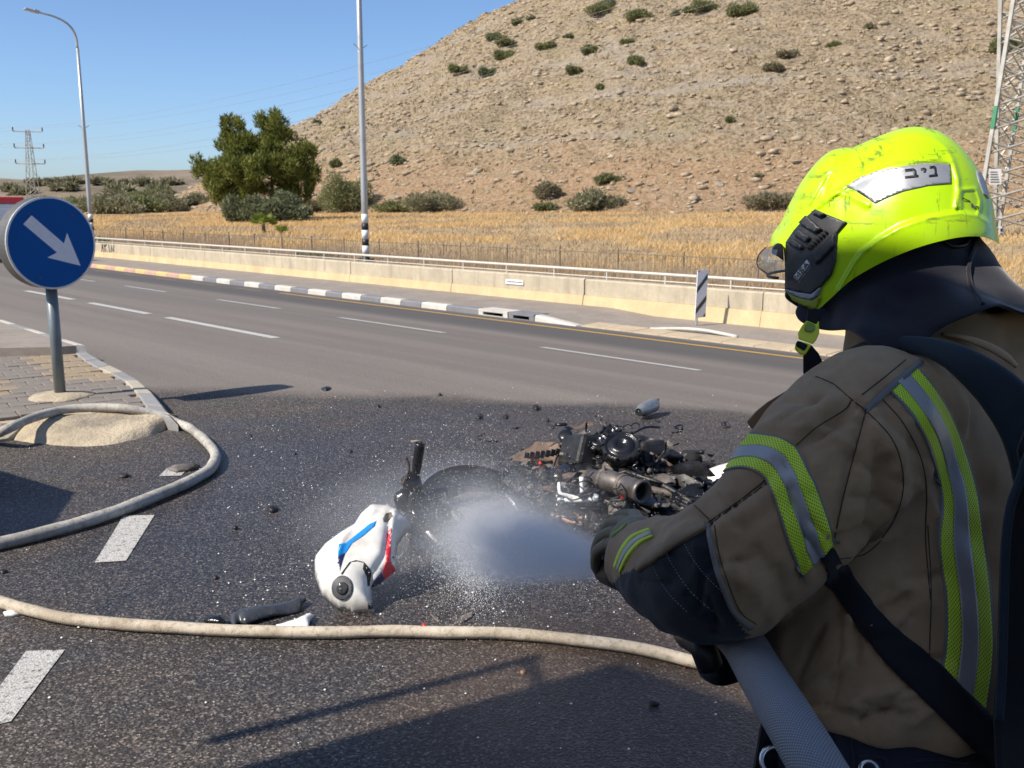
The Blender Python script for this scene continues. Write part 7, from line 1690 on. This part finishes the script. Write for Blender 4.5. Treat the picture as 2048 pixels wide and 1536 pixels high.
child_world(MB().lathe([(.005, 0), (.05, .01), (.07, .05), (.07, .44), (.05, .49), (.025, .51), (.025, .55)], at_depth(2300, 1500, 1.02), (-.05, .06, 1), 28).build('air_cylinder', M('cylinder_paint', (.5, .42, .05), .35), None, True), ff)
ribbon(JT, 'waist_strap', [(1640, 1112), (1668, 1180), (1712, 1246), (1790, 1345), (1880, 1432), (1990, 1545)], [(1668, 1104), (1722, 1172), (1775, 1240), (1862, 1312), (1950, 1400), (2075, 1520)], MAT['strap'], .006, .006, 60, 6, 0, 1, ff)
strap3d('collar_highlight', [(1885, 668, 1.27, 8), (1930, 676, 1.25, 12), (1975, 692, 1.225, 16), (2010, 712, 1.205, 16), (2034, 734, 1.195, 8)], M('sunlit_collar', (.40, .29, .17), .9), .006, jac)  # beige strip laid on as the collar's sunlit highlight
# waistband, pockets, ring on the trousers
TSf = Surf([tro])
for pl_ in (z7([(1165, 930), (1180, 1000), (1190, 1100)]), z7([(1262, 935), (1268, 1000), (1275, 1110)]), z7([(1160, 932), (1300, 940), (1500, 945), (1650, 960)]), z7([(1300, 1050), (1410, 1062), (1420, 1110)]), z7([(1530, 1070), (1650, 1064), (1790, 1080)])): seam(pl_, .0016, 'trousers', 8, TSf, tro, -.001, 'seam')
# dark gear hanging in front of the hip
slab('radio_pouch', [(1538, 1390), (1520, 1450), (1505, 1540), (1515, 1640), (1600, 1640), (1600, 1470), (1570, 1400)], 1.30, MAT['strap'], .06, None, .01)
child_world(torus(at_depth(1552, 1522, 1.28), ray(1552, 1522), .018, .004, 20, 8).build('metal_ring', MAT['chrome'], None, True), ff)
child_world(torus(at_depth(1738, 1540, 1.08), ray(1738, 1540), .009, .0025, 20, 8).build('metal_ring', MAT['chrome'], None, True), ff)
slab('underarm_strap', [(1632, 1120), (1590, 1160), (1570, 1200), (1560, 1290), (1575, 1350), (1600, 1350), (1620, 1260), (1640, 1150)], 1.33, MAT['strap'], .02, None, .004)
# ================================================================ HOSE AND NOZZLE IN HAND
ah = empty('hose_line', ND0, 0, 'grey woven attack hose with a dark branch nozzle held by the firefighter', 'hose')
t = NT('grey_woven_hose'); X = t.sep(t.co('UV')); w = t.math('MULTIPLY', t.math('SINE', t.math('MULTIPLY', X[0], 260.0)), t.math('SINE', t.math('MULTIPLY', X[1], 1500.0)))
t.base(t.mix(t.mapr(w, -.6, .6), (.20, .205, .22), (.40, .41, .43))); t.rough(.7); t.bump(w, .5, .0015); MAT['grey_hose'] = t.m
hpth = smooth_path([ND0 + NA_ * .02, at_depth(1484, 1285, 1.31), at_depth(1530, 1362, 1.20), at_depth(1584, 1450, 1.10), at_depth(1640, 1545, 1.03), at_depth(1735, 1715, .94), at_depth(1830, 1930, .82), Vector((.45, .30, .18)), Vector((.75, -.1, .04)), Vector((1.1, -.8, .035))], 8)
HR_ = .0295; bm = bmesh.new(); uvl = bm.loops.layers.uv.new('UVMap'); seg = 28; prev = None; s_acc = 0.0; pu = Vector((0, 0, 1))
for i, p in enumerate(hpth):
    t_ = (hpth[min(i + 1, len(hpth) - 1)] - hpth[max(i - 1, 0)]).normalized(); a_ = t_.cross(pu).normalized(); u_ = a_.cross(t_).normalized(); pu = u_; ring = [bm.verts.new(p + a_ * (HR_ * math.cos(2 * math.pi * k / seg)) + u_ * (HR_ * math.sin(2 * math.pi * k / seg))) for k in range(seg)]
    if prev:
        ds_ = (p - hpth[i - 1]).length
        for k in range(seg):
            f = bm.faces.new((prev[k], prev[(k + 1) % seg], ring[(k + 1) % seg], ring[k])); f.smooth = True
            for lp, (uu, vv) in zip(f.loops, ((k, 0), (k + 1, 0), (k + 1, 1), (k, 1))): lp[uvl].uv = (uu / seg, s_acc + ds_ * vv)
        s_acc += ds_
    prev = ring
me = bpy.data.meshes.new('hose'); bm.to_mesh(me); bm.free(); me.materials.append(MAT['grey_hose']); child_world(link_mesh('hose', me), ah)
child_world(MB().lathe([(.034, -.01), (.036, 0), (.036, .05), (.030, .055), (.030, .08), (.026, .085), (.026, Ln - .12), (.030, Ln - .11), (.036, Ln - .06), (.038, Ln - .005), (.030, Ln), (.024, Ln - .01)], ND0, NA_, 28, False).build('nozzle', MAT['helm_black'], None, True), ah)
child_world(MB().tube(smooth_path([npt(.10, 0, -.02), npt(.12, .0, -.05), at_depth(1402, 1290, 1.40), at_depth(1420, 1332, 1.40)], 4), .019, 12).build('pistol_grip', MAT['helm_black'], None, True), ah)
child_world(MB().tube(smooth_path([npt(.16, .03, .0), npt(.17, .035, .05), npt(.17, 0, .07), npt(.17, -.035, .05), npt(.16, -.03, 0)], 4), .007, 8).build('shutoff_bail', MAT['helm_black'], None, True), ah)
# ================================================================ WATER
J0 = ND1 + NA_ * .01; J1 = on_z(905, 1062, .10); JL = (J1 - J0).length; jd = (J1 - J0).normalized()
jet = bpy.data.objects.new('water_jet', None)
def vol_mat(name, build):
    m = bpy.data.materials.new(name); m.use_nodes = True; nt_ = m.node_tree; nt_.nodes.clear(); t = NT.__new__(NT); t.m = m; t.t = nt_; t.N = nt_.nodes; t.L = nt_.links; t._co = None
    out = t.n('ShaderNodeOutputMaterial'); pv = t.n('ShaderNodeVolumePrincipled'); pv.inputs['Color'].default_value = (.97, .98, 1, 1); pv.inputs['Anisotropy'].default_value = .25
    t.L.new(build(t), pv.inputs['Density']); t.L.new(pv.outputs[0], out.inputs['Volume']); return m
def jet_density(t):
    X = t.sep(t.co()); x = X[0]; R_ = t.math('ADD', t.math('MULTIPLY', x, .098), .034)
    rho = t.math('SQRT', t.math('ADD', t.math('POWER', t.math('ABSOLUTE', X[1]), 2.0), t.math('POWER', t.math('ABSOLUTE', X[2]), 2.0)))
    f = t.mapr(t.math('DIVIDE', rho, R_), 1.0, .15, smooth=True); n_ = t.mapr(t.noise(1, 4, .65, vec=t.mapping(scale=(.7, 16, 16))), .26, .62)
    dens = t.math('MULTIPLY', t.math('MULTIPLY', f, n_), t.math('DIVIDE', .80, R_)); end = t.math('MULTIPLY', t.mapr(x, JL * 1.05, JL * .4, smooth=True), t.mapr(x, 0, .15))
    return t.math('MULTIPLY', t.math('MULTIPLY', dens, end), t.mapr(x, JL * .1, JL * .95, 1.7, .40))
rings = [ellring((x, 0, 0), Vector((0, 1, 0)), Vector((0, 0, 1)), .034 + .098 * x, .034 + .098 * x, 20, 2.0) for x in np.linspace(0, JL * 1.05, 8)]
jm = MB().loft(rings).build('water_jet', vol_mat('jet_mist', jet_density)); jm.location = J0; jm.rotation_euler = jd.to_track_quat('X', 'Z').to_euler()
tag(jm, 'cone of water spraying from the nozzle onto the wreck', 'water', kind='stuff')
MC = on_z(915, 1130, .0) + Vector((.0, .12, .18)); MR = (.95, .85, .34)
def mist_density(t):
    X = t.sep(t.co()); r = t.math('SQRT', t.math('ADD', t.math('ADD', t.math('POWER', t.math('ABSOLUTE', t.math('DIVIDE', X[0], MR[0])), 2.0), t.math('POWER', t.math('ABSOLUTE', t.math('DIVIDE', X[1], MR[1])), 2.0)), t.math('POWER', t.math('ABSOLUTE', t.math('DIVIDE', X[2], MR[2])), 2.0)))
    n_ = t.mapr(t.noise(3.2, 5, .6), .25, .70); return t.math('MULTIPLY', t.math('MULTIPLY', t.mapr(r, 1.0, .1, smooth=True), n_), 1.9)
bm = bmesh.new(); bmesh.ops.create_icosphere(bm, subdivisions=3, radius=1)
for v_ in bm.verts: v_.co = Vector((v_.co.x * MR[0], v_.co.y * MR[1], max(-MC.z + .015, v_.co.z * MR[2])))
me = bpy.data.meshes.new('spray_mist'); bm.to_mesh(me); bm.free(); me.materials.append(vol_mat('splash_mist', mist_density)); mo2 = link_mesh('spray_mist', me, None, MC)
tag(mo2, 'drifting fine mist where the jet strikes the wreck', 'mist', kind='stuff')
t = NT('water_droplet'); t.base((.88, .90, .93)); t.rough(.15); t.spec(.8); MAT['drop'] = t.m
def drops(n):
    P = []; S_ = []
    ja = jd.orthogonal().normalized(); jb = jd.cross(ja)
    for k in range(n):
        q = random.random()
        if q < .38:                            # in the jet and falling below it
            f = random.random() ** .8; R_ = .03 + .098 * f * JL; a = random.uniform(0, 6.283); r = R_ * abs(random.gauss(0, .55)); p = J0 + jd * (f * JL) + ja * (r * math.cos(a)) + jb * (r * math.sin(a)); p.z -= abs(random.gauss(0, .10)) * f * 2.0
            s = random.uniform(.0004, .0009) * (1 + 1.2 * f)
        elif q < .78:                          # splash over the front of the wreck
            p = MC + Vector((random.gauss(0, .30), random.gauss(0, .32), random.gauss(-.07, .11))); s = random.uniform(.0004, .0009) if random.random() < .96 else random.uniform(.0010, .0020)
        elif q < .85:                          # thrown up by the handlebar
            p = J1 + Vector((random.gauss(.05, .22), random.gauss(.25, .3), abs(random.gauss(.08, .18)))); s = random.uniform(.0007, .0018)
        elif q > .975: p = on_z(random.uniform(500, 1420), random.uniform(820, 1220), 0) + Vector((0, 0, abs(random.gauss(.02, .10)))); s = random.uniform(.001, .0024)
        else: p = MC + Vector((random.uniform(-.6, .8), random.uniform(-.7, .1), random.uniform(-.25, .05))); s = random.uniform(.0004, .001)
        if p.z < .004: p.z = .004 + random.random() * .01
        P.append(p); S_.append(s)
    P = np.array([p[:] for p in P]); S_ = np.array(S_)[:, None]
    oc = np.array([(1, 0, 0), (-1, 0, 0), (0, 1, 0), (0, -1, 0), (0, 0, 1.5), (0, 0, -1.5)]); fc = np.array([(0, 2, 4), (2, 1, 4), (1, 3, 4), (3, 0, 4), (2, 0, 5), (1, 2, 5), (3, 1, 5), (0, 3, 5)])
    V = (P[:, None, :] + oc[None] * S_[:, :, None]).reshape(-1, 3); F = (fc[None] + (np.arange(len(P)) * 6)[:, None, None]).reshape(-1, 3); return np_mesh('water_drops', V, F, MAT['drop'], True)
tag(link_mesh('water_drops', drops(36000)), 'flying water droplets around the jet and wreck', 'droplets', kind='stuff')
